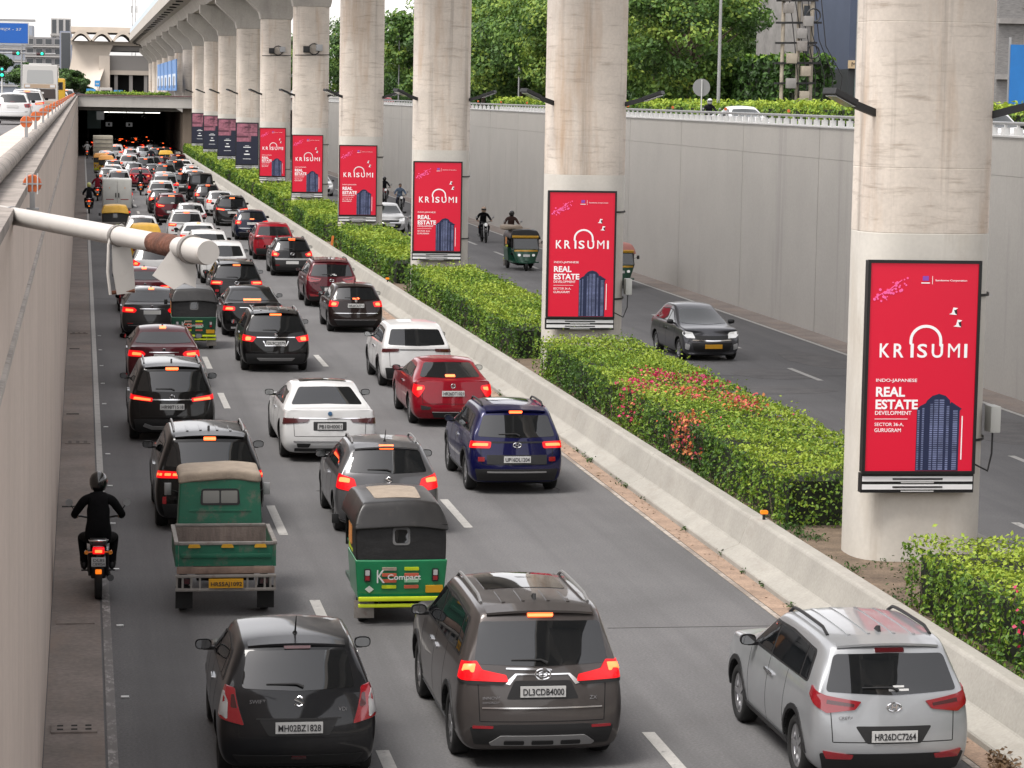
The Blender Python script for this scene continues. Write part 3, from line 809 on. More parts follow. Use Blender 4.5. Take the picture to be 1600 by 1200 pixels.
    while len(body.materials) < 2: body.materials.append(M_dark)
    root = bpy.data.objects.new('car', None); COL.objects.link(root); root.empty_display_size = .1
    obj('body', body, root)
    def dp(name, poly, fr, m, off=.006, parent=root, res=.07, skirt=.02, O=(0, 0, 0)):
        return obj(name, drape(bvh, poly, fr, off, res, skirt, O), parent, [m])
    # ---- glass
    zt = s.get('rg_top', H - .14); zb = s.get('rg_bot', belt + .05 if not sed else belt + .10)
    xt = s.get('rg_xt', hw * s['roofw'] * .88); xb = s.get('rg_xb', hw * .78)
    rg = rounded(mirror_poly([(0, zt + .015), (xt, zt), (xb, zb), (0, zb - s.get('rg_sag', .02))]), .05)
    dp('rear_window', rg, 'rear', M_glass, .006)
    ft = H - .13; fb = s['hood'] + .10
    dp('windscreen', rounded(mirror_poly([(0, ft), (hw * s['roofw'] * .86, ft - .02), (hw * .80, fb), (0, fb - .03)]), .06), 'front', M_glass2, .006)
    zl = belt + .035; zu = H - .155
    fy0 = s.get('sw_rear', (s['deck'] + .45) if sed else .55); fy1 = s.get('sw_rear_top', rr + .25)
    fl = s['cowl'] - .26; fu = rf - .05
    out = [(fy0, zl + .02), (max(fy1, fy0 + .05), zu - .03), (rf * .55 + fy1 * .45, zu + .01), (fu, zu - .02), (fl, zl - .01)]
    yB = s.get('yB', s['ra'] + s['wb'] * .47)
    for fr in ('left', 'right'):
        dp('window_trim', rounded(out, .06), fr, M_blackpl, .003)
        def topz(y):
            pts = out[1:4] + [out[4]]
            for (ya, za), (yb_, zb_) in zip(pts, pts[1:]):
                if ya <= y <= yb_: return za + (zb_ - za) * (y - ya) / (yb_ - ya)
            return zu
        yC = s.get('yC', fy0 + .32)
        segs = [(yC + .03, yB - .03), (yB + .03, fl - .10)]
        for q0, q1 in segs:
            n_ = 5; top = [(q0 + (q1 - q0) * t / n_, topz(q0 + (q1 - q0) * t / n_) - .028) for t in range(n_ + 1)]
            top = [(y, max(z, zl + .06)) for y, z in top]
            dp('side_window', rounded([(q0, zl + .03)] + top + [(q1, zl + .025)], .02), fr, M_glass, .007)
        q = [(fy0 + .05, zl + .04), (max(fy1, fy0) + .07, zu - .06), (yC - .02, zu - .04), (yC - .02, zl + .04)]
        dp('quarter_window', rounded(q, .03), fr, M_glass, .007)
        # door seams and handles
        sx = 1 if fr == 'right' else -1
        for yy, z0, z1 in ((yB, g_ + .16, zl), (s['cowl'] - .22, g_ + .16, zl - .02), (s['ra'] + rw + .13, g_ + .3, zl)):
            dp('door_seam', [(yy - .005, z0), (yy + .005, z0), (yy + .005, z1), (yy - .005, z1)], fr, M_dark, .0015, skirt=.004)
        for yy in (yB - .17, s['cowl'] - 1.12 + .1):
            dp('door_handle', rounded([(yy - .09, belt - .16), (yy + .09, belt - .15), (yy + .09, belt - .115), (yy - .09, belt - .125)], .012), fr, s.get('handle', M_chrome), .024, skirt=.01)
        cl = s.get('clad')
        if cl:
            dp('sill_cladding', [(ax[0] + rw + .02, g_ + .02), (ax[1] - rw - .02, g_ + .02), (ax[1] - rw - .05, g_ + cl), (ax[0] + rw + .05, g_ + cl)], fr, M_blackpl, .014)
            for y in ax:
                o1 = [(y + (rw + .115) * math.cos(t), rw + (rw + .115) * math.sin(t)) for t in np.linspace(.06, math.pi - .06, 13)]
                i1 = [(y + (rw + .058) * math.cos(t), rw + (rw + .058) * math.sin(t)) for t in np.linspace(math.pi - .06, .06, 13)]
                dp('arch_cladding', o1 + i1, fr, M_blackpl, .014)
    # ---- lamps: outline given along the corner, + across the rear face, - along the flank
    c_, s_ = math.cos(rad(42)), math.sin(rad(42))
    for sg_ in (-1, 1):
        frm = ((-sg_ * c_, -s_, 0), (0, 0, 1), (-sg_ * s_, c_, 0)); Oc = (sg_ * hw * .97, .06, 0)
        def conv(poly): return [(u * (c_ if u > 0 else s_), z) for u, z in poly]
        for spec_ in s['lamps']:
            nm, poly, m, r_, off = spec_
            o = dp(nm, rounded(conv(poly), r_), frm, m, off, O=Oc, res=.05)
            o['lamp'] = 1
    # ---- rear trim
    sx_ = hw * .74; z0_ = s.get('gate_z', g_ + .36)
    for q in (-1, 1): dp('tailgate_seam', [(q * sx_ - .005, z0_), (q * sx_ + .005, z0_), (q * (sx_ + .02) + .005, belt - .1), (q * (sx_ + .02) - .005, belt - .1)], 'rear', M_dark, .0015, skirt=.004)
    dp('tailgate_seam', [(-sx_ + .006, z0_ - .005), (sx_ - .006, z0_ - .005), (sx_ - .006, z0_ + .005), (-sx_ + .006, z0_ + .005)], 'rear', M_dark, .0015, skirt=.004)
    for nm, poly, m, off in s.get('rear', []):
        if nm == 'bumper_lower': poly = [(x * .92, z) for x, z in poly]
        dp(nm, poly, 'rear', m, off)
    if s.get('hi_brake'):
        z_ = s['hi_brake']; w_ = s.get('hb_w', .15)
        dp('brake_lamp', rounded([(-w_, z_ - .02), (w_, z_ - .02), (w_, z_ + .025), (-w_, z_ + .025)], .012), 'rear', M_redhot, s.get('hb_off', .012), skirt=.02)
    px, pz = 0, s.get('plate_z', .78)
    hit = bvh.ray_cast(Vector((0, -5, pz)), Vector((0, 1, 0)))[0]
    pl = boxo('number_plate', -.25, .25, -.012, .004, -.06, .06, M_plate, root); pl.location = (0, hit.y - .012, pz); pl.rotation_euler.x = -.05
    if s.get('badge'):
        z_ = s['badge']; hy = bvh.ray_cast(Vector((0, -5, z_)), Vector((0, 1, 0)))[0].y - .012
        bm_ = MB()
        bk = s.get('badge_kind', 'oval')
        def oval(rx, rz, t=.009, n_=20): bm_.tube([(rx * math.cos(2 * math.pi * q / n_), hy, z_ + rz * math.sin(2 * math.pi * q / n_)) for q in range(n_ + 1)], t, 6, caps=False)
        if bk == 'oval3': oval(.085, .058); oval(.05, .026, .006); bm_.tube([(0, hy, z_ + .05), (0, hy, z_ - .05)], .008, 6)
        elif bk == 'slantH': oval(.075, .045); bm_.bar((-.03, hy, z_ - .03), (-.02, hy, z_ + .03), .012, .012); bm_.bar((.02, hy, z_ - .03), (.03, hy, z_ + .03), .012, .012); bm_.bar((-.025, hy, z_), (.025, hy, z_), .012, .012)
        elif bk == 'H': oval(.05, .045, .007); bm_.bar((-.03, hy, z_ - .035), (-.035, hy, z_ + .035), .012, .014); bm_.bar((.03, hy, z_ - .035), (.035, hy, z_ + .035), .012, .014); bm_.bar((-.03, hy, z_), (.03, hy, z_), .012, .012)
        elif bk == 'S': bm_.tube([(.045, hy, z_ + .03), (0, hy, z_ + .055), (-.045, hy, z_ + .025), (.045, hy, z_ - .025), (0, hy, z_ - .055), (-.045, hy, z_ - .03)], .014, 6)
        else: bm_.lathe([(-.012, 0), (-.012, .038), (0, .045)], 'y', 18, c=(0, hy, z_))
        bm_.build('badge', s.get('badge_mat', M_chrome), root, smooth=50)
    if s.get('wiper', not sed):
        hy = bvh.ray_cast(Vector((.1, -5, zb + .04)), Vector((0, 1, 0)))[0].y - .03
        hy2 = bvh.ray_cast(Vector((-.3, -5, zb + .07)), Vector((0, 1, 0)))[0].y - .03
        MB().tube([(.05, hy, zb + .02), (-.02, hy, zb + .055), (-.34, hy2, zb + .05)], [.02, .012, .007], 6).build('wiper', M_blackpl, root, smooth=50)
    for tx_, lx, lz, lw, lh in s.get('letters', []):
        ly = bvh.ray_cast(Vector((lx + lw / 2, -5, lz + lh / 2)), Vector((0, 1, 0)))[0].y - .008
        text('lettering', tx_, lh * 1.4, (lx, ly, lz), M_chrome, root, width=lw, height=lh)
    # ---- roof
    def roofz(x, y): return bvh.ray_cast(Vector((x, y, 6)), Vector((0, 0, -1)))[0]
    if s.get('rails'):
        rm = s['rails']
        for sg_ in (-1, 1):
            pts = []
            x = sg_ * hw * s['roofw'] * .88; y0_, y1_ = rr + .35, rf - .15
            for t in np.linspace(0, 1, 9):
                h = roofz(x, y0_ + (y1_ - y0_) * t); pts.append((h.x, h.y, h.z + .045 * min(1, 8 * t, 8 * (1 - t)) + .005))
            MB().tube(pts, .019, 6).build('roof_rail', rm, root, smooth=50)
    if s.get('sunroof'):
        y0_, y1_, w_ = s['sunroof']
        dp('sunroof', rounded([(-w_, y0_), (w_, y0_), (w_, y1_), (-w_, y1_)], .06), 'top', M_glass, .006)
    if s.get('ribs'):
        y0_, y1_ = s['ribs']
        for x in (-.36, -.14, .14, .36):
            dp('roof_rib', rounded([(x - .02, y0_), (x + .02, y0_), (x + .02, y1_), (x - .02, y1_)], .015), 'top', None, .012, skirt=.004)
    if s.get('spoiler'):
        h = roofz(0, rr + .18); x1_ = hw * s['roofw'] * .86
        sp = MB()
        q = []
        for x in np.linspace(-x1_, x1_, 9):
            zz = roofz(x, rr + .20).z; q.append((x, zz))
        for (x, zz) in q: sp.v += [(x, rr + .22, zz + .004), (x, rr - s['spoiler'] + .06 * (x / x1_) ** 2, zz - .035), (x, rr - s['spoiler'] + .06 * (x / x1_) ** 2, zz - .06), (x, rr + .16, zz - .07)]
        for i in range(8):
            for k_ in range(4):
                sp.f.append((i * 4 + k_, i * 4 + (k_ + 1) % 4, (i + 1) * 4 + (k_ + 1) % 4, (i + 1) * 4 + k_)); sp.m.append(0)
        sp.f += [(0, 1, 2, 3), (35, 34, 33, 32)]; sp.m += [0, 0]
        sp.build('spoiler', None, root, smooth=50)
    an = s.get('antenna')
    if an == 'fin':
        h = roofz(0, rr + .42); MB().prism([(h.y - .09, h.z - .01), (h.y + .10, h.z - .01), (h.y - .02, h.z + .055), (h.y - .06, h.z + .06)], 'x', -.018, .018).build('antenna', M_blackpl, root, bevel=.006)
    elif an == 'rod':
        h = roofz(0, rr + .30); MB().tube([(0, h.y, h.z - .01), (0, h.y - .18, h.z + .22)], [.012, .004], 6).lathe([(0, .03), (.025, .02), (.03, 0)], 'z', 10, c=(0, h.y, h.z - .005)).build('antenna', M_blackpl, root, smooth=50)
    # ---- mirrors
    for sg_ in (-1, 1):
        mb = MB(); n1, n2 = 10, 14
        cx, cy, cz = sg_ * (hw + .055), s['cowl'] - .42, belt + .09
        mb.lathe([(.085 * math.cos(t) if t < 1.2 else -.02, math.sin(t) if t < 1.2 else .95) for t in np.linspace(.02, 1.75, 7)], 'y', 16)
        def se(v):
            q = math.hypot(v[0], v[2])
            if q < 1e-5: return 1
            c1, s1 = abs(v[0]) / q, abs(v[2]) / q
            return 1 / (c1 ** 3.2 + s1 ** 3.2) ** (1 / 3.2)
        mb.v = [(v[0] * .098 * se(v) + cx, v[1] * .9 + cy, v[2] * .066 * se(v) + cz) for v in mb.v]
        mo = mb.build('mirror', s.get('mirror_mat', M_blackpl), root, smooth=60)
        MB().bar((sg_ * (hw - .14), cy + .02, cz - .05), (cx, cy + .02, cz - .05), .05, .04).build('mirror_arm', M_blackpl, mo)
        MB().lathe([(0, .0), (0, .9)], 'y', 16).v
        gl = MB(); gl.lathe([(0, 0), (0, .92)], 'y', 16); gl.v = [(v[0] * .088 * se(v) + cx, cy - .026, v[2] * .056 * se(v) + cz) for v in gl.v]
        gl.build('mirror_glass', M_mirror, mo)
    for y in ax:
        for sg_ in (-1, 1):
            w_ = add_wheel(root, sg_ * (hw - .135), y, rw, s.get('rim', 0))
    MB().cbox((0, L / 2, g_ + .06), (W * .8, L * .86, .16)).build('underbody', M_dark, root)
    # ---- front end (for cars that face us)
    if s.get('front'):
        hg = s['nose']
        dp('grille', rounded(mirror_poly([(0, hg - .03), (hw * .60, hg - .03), (hw * .52, hg - .13), (0, hg - .14)]), .03), 'front', M_blackpl, .008)
        dp('intake', rounded(mirror_poly([(0, hg - .20), (hw * .70, hg - .22), (hw * .60, g_ + .12), (0, g_ + .09)]), .04), 'front', M_blackpl, .008)
        dp('chrome_bar', rounded(mirror_poly([(0, hg - .145), (hw * .66, hg - .135), (hw * .66, hg - .165), (0, hg - .175)]), .008), 'front', M_chrome, .014)
        for sg_ in (-1, 1):
            q = [(sg_ * hw * .56, hg - .10), (sg_ * hw * .62, hg + .06), (sg_ * hw * .93, hg + .10), (sg_ * hw * .95, hg + .0), (sg_ * hw * .85, hg - .09)]
            dp('headlight', rounded(q, .03), 'front', M_head, .010)
            q = [(sg_ * hw * .76, g_ + .14), (sg_ * hw * .74, g_ + .30), (sg_ * hw * .90, g_ + .34), (sg_ * hw * .90, g_ + .18)]
            dp('fog_lamp', rounded(q, .03), 'front', M_clear, .010)
        hy = bvh.ray_cast(Vector((0, L + 5, g_ + .26)), Vector((0, -1, 0)))[0].y
        fp = boxo('front_plate', -.25, .25, 0, .014, -.06, .06, s.get('fplate', M_plate), root); fp.location = (0, hy + .012, g_ + .26)
    root['L'] = L
    return root
PAINTED = {'body', 'mirror', 'spoiler', 'roof_rib', 'painted_panel'}
def dress(root, pm, lit=True, mirror=None):
    for o in root.children:
        n = o.name.split('.')[0]
        if n in PAINTED:
            if not o.data.materials: o.data.materials.append(pm)
            if n == 'mirror' and o.data.materials[0] == M_blackpl: continue
            set_mat(o, mirror if (mirror and n == 'mirror') else pm)
        elif n in ('lamp_glow', 'brake_lamp'):
            set_mat(o, (M_redhot if lit else M_reddark))
        elif n == 'tail_light' and o.get('lamp'):
            if o.material_slots[0].material in (M_redon, M_redoff): set_mat(o, M_redon if lit else M_redoff)
def plate_text(root, s, m=None):
    p = [o for o in root.children if o.name.startswith('number_plate')][0]
    text('plate_lettering', s, .1, (-.225, -.0145, -.036), M_ink, p, width=.45, height=.072, bold=.001)
def rect(x0, x1, z0, z1, r=.015): return rounded([(x0, z0), (x1, z0), (x1, z1), (x0, z1)], r)
FAR_SKIP = ('door_seam', 'tailgate_seam', 'door_handle', 'badge', 'wiper', 'quarter_window', 'mirror_arm', 'mirror_glass', 'roof_rib', 'plate_lettering', 'underbody', 'antenna', 'arch_cladding', 'lettering')

STY = {}
R_ = M_redon; D_ = M_reddark
def lampset(u0, u1, zl, zu, ui=None, slant=.0, glow=None, m=None):
    l = [('tail_light', [(u0, zl + slant), (u1, zl), (u1 if ui is None else ui, zu), (u0 * .8, zu)], m or M_redon, .02, .014)]
    if glow: l.append(('lamp_glow', glow, M_redhot, .01, .020))
    return l
STY['swift'] = ('hatch', dict(letters=[('SWIFT', -.52, .885, .17, .04), ('VDi', .42, .80, .09, .04)], L=3.85, W=1.70, H=1.53, belt=.98, roof_r=.40, tail=[.12, 0, .02, .12], rg_top=1.385, rg_bot=1.03, rg_xt=.53, rg_xb=.60, spoiler=.02, antenna='rod', hi_brake=1.425, hb_w=.14, hb_off=.02,
    plate_z=.64, badge=.91, badge_kind='S', handle=M_chrome, mirror_mat=M_blackpl, roofw=.71,
    lamps=[('tail_light', [(-.22, .74), (.24, .66), (.13, .84), (.02, 1.03), (-.16, 1.06)], M_redoff, .02, .014), ('reverse_light', [(-.17, .76), (.02, .72), (-.02, .90), (-.10, 1.0), (-.16, 1.0)], M_clear, .02, .020),
           ('lamp_glow', [(.03, .84), (.12, .83), (.04, .97), (.0, .97)], M_redoff, .02, .021)],
    rear=[('plate_recess', rounded([(-.42, .72), (.42, .72), (.32, .55), (-.32, .55)], .03), M_blackpl, .004), ('chrome_strip', rounded([(-.45, .735), (.45, .735), (.45, .72), (-.45, .72)], .004), M_blackpl, .010),
          ('bumper_lip', rounded([(-.70, .34), (.70, .34), (.62, .24), (-.62, .24)], .02), M_blackpl, .008), ('fog_light', rect(-.08, .08, .30, .335), M_reddark, .016)]))
STY['innova'] = ('mpv', dict(letters=[('INNOVA', -.66, .80, .20, .032), ('HYCROSS', -.66, .755, .20, .022), ('ZX', .52, .79, .08, .04)], L=4.75, W=1.85, H=1.79, rg_top=1.60, rg_bot=1.17, rg_xt=.66, rg_xb=.74, spoiler=.05, hi_brake=1.67, hb_w=.14, hb_off=.03, plate_z=.885, badge=1.07, badge_kind='oval3',
    rails=M_steel, sunroof=(1.35, 2.35, .46), ribs=(.62, 1.2), antenna='fin', rim=1, clad=.12,
    lamps=[('tail_light', [(-.28, 1.00), (.50, .985), (.46, 1.06), (.16, 1.11), (.06, 1.20), (-.24, 1.18)], M_redon, .015, .016), ('lamp_glow', [(-.12, 1.09), (.06, 1.08), (.06, 1.17), (-.10, 1.16)], M_redhot, .015, .021),
           ('lamp_base', [(-.26, .965), (.44, .945), (.49, .985), (-.27, 1.0)], M_blackpl, .008, .012)],
    rear=[('chrome_strip', rounded([(-.40, 1.135), (.02, 1.135), (.10, 1.12), (.10, 1.105), (-.40, 1.12)], .005), M_chrome, .014),
          ('chrome_strip', [(-.42, .97), (-.36, .955), (-.28, 1.06), (.28, 1.06), (.36, .955), (.42, .97), (.30, 1.075), (-.30, 1.075)], M_chrome, .010),
          ('plate_recess', rounded([(-.31, 1.0), (.31, 1.0), (.40, .80), (-.40, .80)], .03), M_blackpl, .003), ('chrome_strip', rect(-.66, .66, .70, .715, .005), M_chrome, .012),
          ('bumper_lower', rounded([(-.86, .50), (-.5, .53), (.5, .53), (.86, .50), (.80, .30), (-.80, .30)], .03), M_blackpl, .010),
          ('skid_plate', rounded([(-.46, .41), (.46, .41), (.58, .33), (.55, .30), (-.55, .30), (-.58, .33)], .01), M_steel, .026),
          ('skid_slot', rect(-.42, -.2, .315, .36), M_blackpl, .032), ('skid_slot', rect(-.12, .12, .315, .36), M_blackpl, .032), ('skid_slot', rect(.2, .42, .315, .36), M_blackpl, .032),
          ('reflector', rect(-.76, -.54, .485, .515, .008), M_redoff, .016), ('reflector', rect(.54, .76, .485, .515, .008), M_redoff, .016)]))
STY['creta'] = ('suv', dict(letters=[('CRETA', -.60, .80, .16, .034)], L=4.27, W=1.78, H=1.63, rg_top=1.45, rg_bot=1.08, rg_xt=.60, rg_xb=.72, rg_sag=.03, spoiler=.04, hi_brake=1.49, hb_w=.16, hb_off=.012, plate_z=.625, badge=.93, badge_kind='slantH', rails=M_blackpl, antenna='fin', clad=.16, ribs=(.6, 2.1),
    lamps=[('tail_light', [(-.27, 1.02), (.08, .86), (.42, .90), (.48, .985), (.05, 1.04), (-.25, 1.12)], M_redoff, .015, .016), ('lamp_glow', [(.06, .96), (.40, .93), (.40, .96), (.06, 1.0)], M_reddark, .008, .020)],
    rear=[('plate_recess', rounded([(-.42, .73), (.42, .73), (.30, .545), (-.30, .545)], .03), M_blackpl, .002),
          ('bumper_lower', rounded([(-.86, .44), (.86, .44), (.80, .24), (-.80, .24)], .03), M_blackpl, .012),
          ('reflector', rounded([(-.76, .47), (-.44, .43), (-.46, .385), (-.72, .385)], .01), M_redoff, .018), ('reflector', rounded([(.76, .47), (.44, .43), (.46, .385), (.72, .385)], .01), M_redoff, .018),
          ('sticker', rect(.0, .12, 1.125, 1.145, .003), M_white, .012), ('sticker', rect(-.05, .17, 1.09, 1.112, .003), M_white, .012)]))
STY['baleno'] = ('hatch', dict(L=3.99, W=1.745, H=1.51, belt=.99, roof_r=.42, rg_top=1.38, rg_bot=1.05, rg_xt=.55, rg_xb=.66, spoiler=.05, hi_brake=1.425, hb_w=.12, hb_off=.03, plate_z=.58, badge=.93, badge_kind='S', antenna='rod', rails=M_steel,
    lamps=[('tail_light', [(-.20, .80), (.20, .74), (.30, .80), (.22, .95), (-.16, 1.03)], M_redon, .03, .014), ('lamp_glow', [(-.08, .90), (.14, .88), (.14, .95), (-.06, .97)], M_redhot, .02, .021)],
    rear=[('chrome_strip', rounded([(-.55, .79), (.55, .79), (.50, .765), (-.50, .765)], .008), M_chrome, .012), ('bumper_lower', rounded([(-.74, .40), (.74, .40), (.66, .24), (-.66, .24)], .03), M_blackpl, .008),
          ('reflector', rect(-.66, -.52, .42, .445, .008), M_redoff, .012), ('reflector', rect(.52, .66, .42, .445, .008), M_redoff, .012)]))
STY['venue'] = ('suv', dict(L=3.99, W=1.77, H=1.62, cowl=2.90, roof_f=2.25, wb=2.5, rg_top=1.44, rg_bot=1.07, rg_xt=.60, rg_xb=.72, spoiler=.06, hi_brake=1.50, hb_w=.12, hb_off=.03, plate_z=.66, badge=.92, badge_kind='slantH', rails=M_blackpl, sunroof=(1.3, 1.95, .40), clad=.14, rim=1,
    lamps=[('tail_light', [(-.20, .86), (.34, .86), (.34, .98), (-.16, .99)], M_redon, .03, .014), ('lamp_glow', [(-.06, .90), (.28, .90), (.28, .95), (-.04, .95)], M_redhot, .015, .021)],
    rear=[('light_bar', rect(-.48, .48, .955, .985, .006), M_blackpl, .006), ('plate_recess', rounded([(-.56, .74), (.56, .74), (.56, .57), (-.56, .57)], .02), mat('dark_mesh', (.012, .012, .013), .5), .004),
          ('reflector', rect(-.72, -.60, .62, .70, .01), M_redoff, .012), ('reflector', rect(.60, .72, .62, .70, .01), M_redoff, .012),
          ('bumper_lower', rounded([(-.84, .48), (.84, .48), (.78, .26), (-.78, .26)], .03), M_blackpl, .010), ('skid_plate', rect(-.55, .55, .415, .44, .006), M_steel, .02)]))
STY['bmw'] = ('sedan', dict(rg_sag=-.02, L=5.10, W=1.90, H=1.47, belt=1.0, deck=.66, roof_r=1.38, cowl=3.45, roof_f=2.62, wb=3.15, ra=1.05, rw=.36, rg_top=1.37, rg_bot=1.08, rg_xt=.52, rg_xb=.72, plate_z=.73, badge=.98, badge_kind='disc', badge_mat=mat('badge_blue', (.05, .12, .22), .3), sunroof=(1.75, 2.35, .48), rim=1,
    lamps=[('tail_light', [(-.20, .76), (.46, .81), (.50, .87), (.05, .885), (-.16, .89)], M_reddark, .015, .014)],
    rear=[('chrome_strip', rect(-.62, .62, .875, .895, .005), M_chrome, .010), ('plate_recess', rounded([(-.33, .82), (.33, .82), (.33, .645), (-.33, .645)], .02), M_blackpl, .002), ('chrome_strip', rect(-.72, .72, .42, .44, .006), M_chrome, .012),
          ('exhaust_trim', rounded([(-.66, .39), (-.38, .39), (-.42, .31), (-.64, .31)], .02), M_blackpl, .012), ('exhaust_trim', rounded([(.66, .39), (.38, .39), (.42, .31), (.64, .31)], .02), M_blackpl, .012),
          ('bumper_lip', rect(-.7, .7, .22, .29, .02), M_blackpl, .006)]))
STY['civic'] = ('sedan', dict(L=4.65, W=1.80, H=1.43, belt=.98, deck=.46, roof_r=1.10, rg_top=1.34, rg_bot=1.07, rg_xt=.52, rg_xb=.68, plate_z=.76, badge=.925, badge_kind='H', hi_brake=1.09, hb_w=.11, hb_off=.012, rim=1,
    lamps=[('tail_light', [(-.22, .80), (.06, .66), (.12, .72), (.20, .86), (.17, .93), (-.18, .96)], M_redon, .02, .014), ('lamp_glow', [(.0, .82), (.13, .84), (.13, .90), (.0, .90)], M_redhot, .015, .021)],
    rear=[('plate_recess', rounded([(-.32, .84), (.32, .84), (.30, .675), (-.30, .675)], .02), PT('red'), .002), ('side_vent', rounded([(-.72, .50), (-.48, .46), (-.52, .40), (-.70, .40)], .02), M_blackpl, .010), ('side_vent', rounded([(.72, .50), (.48, .46), (.52, .40), (.70, .40)], .02), M_blackpl, .010),
          ('bumper_lower', rounded([(-.5, .34), (.5, .34), (.45, .22), (-.45, .22)], .02), M_blackpl, .010), ('chrome_strip', rect(-.46, .46, .345, .36, .005), M_chrome, .014)]))
STY['coupe_suv'] = ('suv', dict(L=4.31, W=1.81, H=1.60, roof_r=.62, rg_top=1.44, rg_bot=1.09, rg_xt=.60, rg_xb=.72, plate_z=.60, clad=.18, rim=1, wiper=False, tail=[.10, 0, .02, .05],
    lamps=[('tail_light', [(-.14, .90), (.42, .93), (.42, 1.0), (-.12, .99)], M_reddark, .01, .014)],
    rear=[('lamp_panel', rect(-.80, .80, .965, .985, .006), M_blackpl, .010), ('bumper_lower', rounded([(-.86, .52), (.86, .52), (.80, .24), (-.80, .24)], .03), M_blackpl, .010)]))
STY['suv_a'] = ('suv', dict(L=4.40, W=1.82, H=1.66, rg_top=1.47, rg_bot=1.09, rg_xt=.60, rg_xb=.74, spoiler=.05, hi_brake=1.53, hb_w=.10, hb_off=.03, plate_z=.76, badge=.95, badge_kind='oval', rails=M_steel, antenna='fin', clad=.15, ribs=(.6, 1.3), rim=1,
    lamps=[('tail_light', [(-.20, .90), (.40, .90), (.36, 1.01), (-.16, 1.02)], M_redon, .02, .014), ('lamp_glow', [(-.12, .94), (.0, .94), (.0, .98), (-.12, .98)], M_redhot, .01, .021), ('lamp_glow', [(.05, .94), (.17, .94), (.17, .98), (.05, .98)], M_redhot, .01, .021), ('lamp_glow', [(.21, .94), (.33, .94), (.33, .98), (.21, .98)], M_redhot, .01, .021)],
    rear=[('light_bar', rect(-.46, .46, .93, .96, .006), M_blackpl, .006), ('plate_recess', rounded([(-.34, .84), (.34, .84), (.40, .66), (-.40, .66)], .02), M_blackpl, .003), ('bumper_lower', rounded([(-.86, .48), (.86, .48), (.80, .24), (-.80, .24)], .03), M_blackpl, .010), ('reflector', rect(-.78, -.72, .48, .60, .01), M_redoff, .014), ('reflector', rect(.72, .78, .48, .60, .01), M_redoff, .014)]))
STY['suv_b'] = ('suv', dict(L=4.31, W=1.79, H=1.65, rg_top=1.46, rg_bot=1.08, rg_xt=.60, rg_xb=.73, spoiler=.05, hi_brake=1.52, hb_w=.13, hb_off=.03, plate_z=.76, badge=.96, badge_kind='H', rails=M_steel, antenna='fin', clad=.15, rim=1,
    lamps=[('tail_light', [(-.22, .92), (.44, .86), (.44, .94), (-.20, 1.02)], M_redon, .015, .014), ('lamp_glow', [(-.02, .91), (.40, .88), (.40, .92), (.0, .96)], M_redhot, .01, .021)],
    rear=[('chrome_strip', rounded([(-.42, .915), (.42, .915), (.42, .895), (-.42, .895)], .004), M_chrome, .008), ('bumper_lower', rounded([(-.86, .50), (.86, .50), (.80, .24), (-.80, .24)], .03), M_blackpl, .010),
          ('skid_plate', rounded([(-.56, .42), (-.40, .36), (.40, .36), (.56, .42), (.60, .36), (.42, .29), (-.42, .29), (-.60, .36)], .01), M_steel, .022)]))
STY['suv_c'] = ('suv', dict(L=4.0, W=1.79, H=1.62, cowl=2.90, roof_f=2.25, wb=2.5, rg_top=1.45, rg_bot=1.07, rg_xt=.60, rg_xb=.72, spoiler=.06, hi_brake=1.50, hb_w=.15, hb_off=.03, plate_z=.78, badge=.98, badge_kind='oval', rails=M_steel, clad=.14, rim=1, ribs=(.6, 1.6),
    lamps=[('tail_light', [(-.20, .84), (.24, .80), (.32, .93), (-.16, 1.0)], M_redon, .03, .014), ('lamp_glow', [(.0, .84), (.17, .84), (.17, .93), (.0, .94)], M_redhot, .03, .021)],
    rear=[('chrome_strip', rect(-.50, .50, .915, .935, .005), M_chrome, .010), ('chrome_strip', rounded([(-.34, .83), (-.28, .70), (.28, .70), (.34, .83), (.31, .83), (.26, .715), (-.26, .715), (-.31, .83)], .004), M_chrome, .010), ('bumper_lower', rounded([(-.86, .50), (.86, .50), (.80, .24), (-.80, .24)], .03), M_blackpl, .010), ('skid_plate', rounded([(-.5, .39), (.5, .39), (.42, .32), (-.42, .32)], .02), M_steel, .02)]))
STY['sedan_a'] = ('sedan', dict(hi_brake=1.40, hb_w=.08, hb_off=.012, plate_z=.80, badge=.96, badge_kind='oval', antenna='fin',
    lamps=[('tail_light', [(-.20, .80), (.34, .78), (.40, .86), (.30, .93), (-.16, .95)], M_redon, .03, .014), ('lamp_glow', [(.02, .83), (.28, .82), (.28, .88), (.02, .90)], M_redhot, .02, .021)],
    rear=[('chrome_strip', rect(-.36, .36, .89, .91, .005), M_chrome, .010), ('chrome_strip', rect(-.70, .70, .40, .415, .005), M_chrome, .010), ('reflector', rect(-.72, -.56, .46, .485, .006), M_redoff, .010), ('reflector', rect(.56, .72, .46, .485, .006), M_redoff, .010), ('bumper_lip', rect(-.7, .7, .21, .30, .02), M_blackpl, .006)], ))
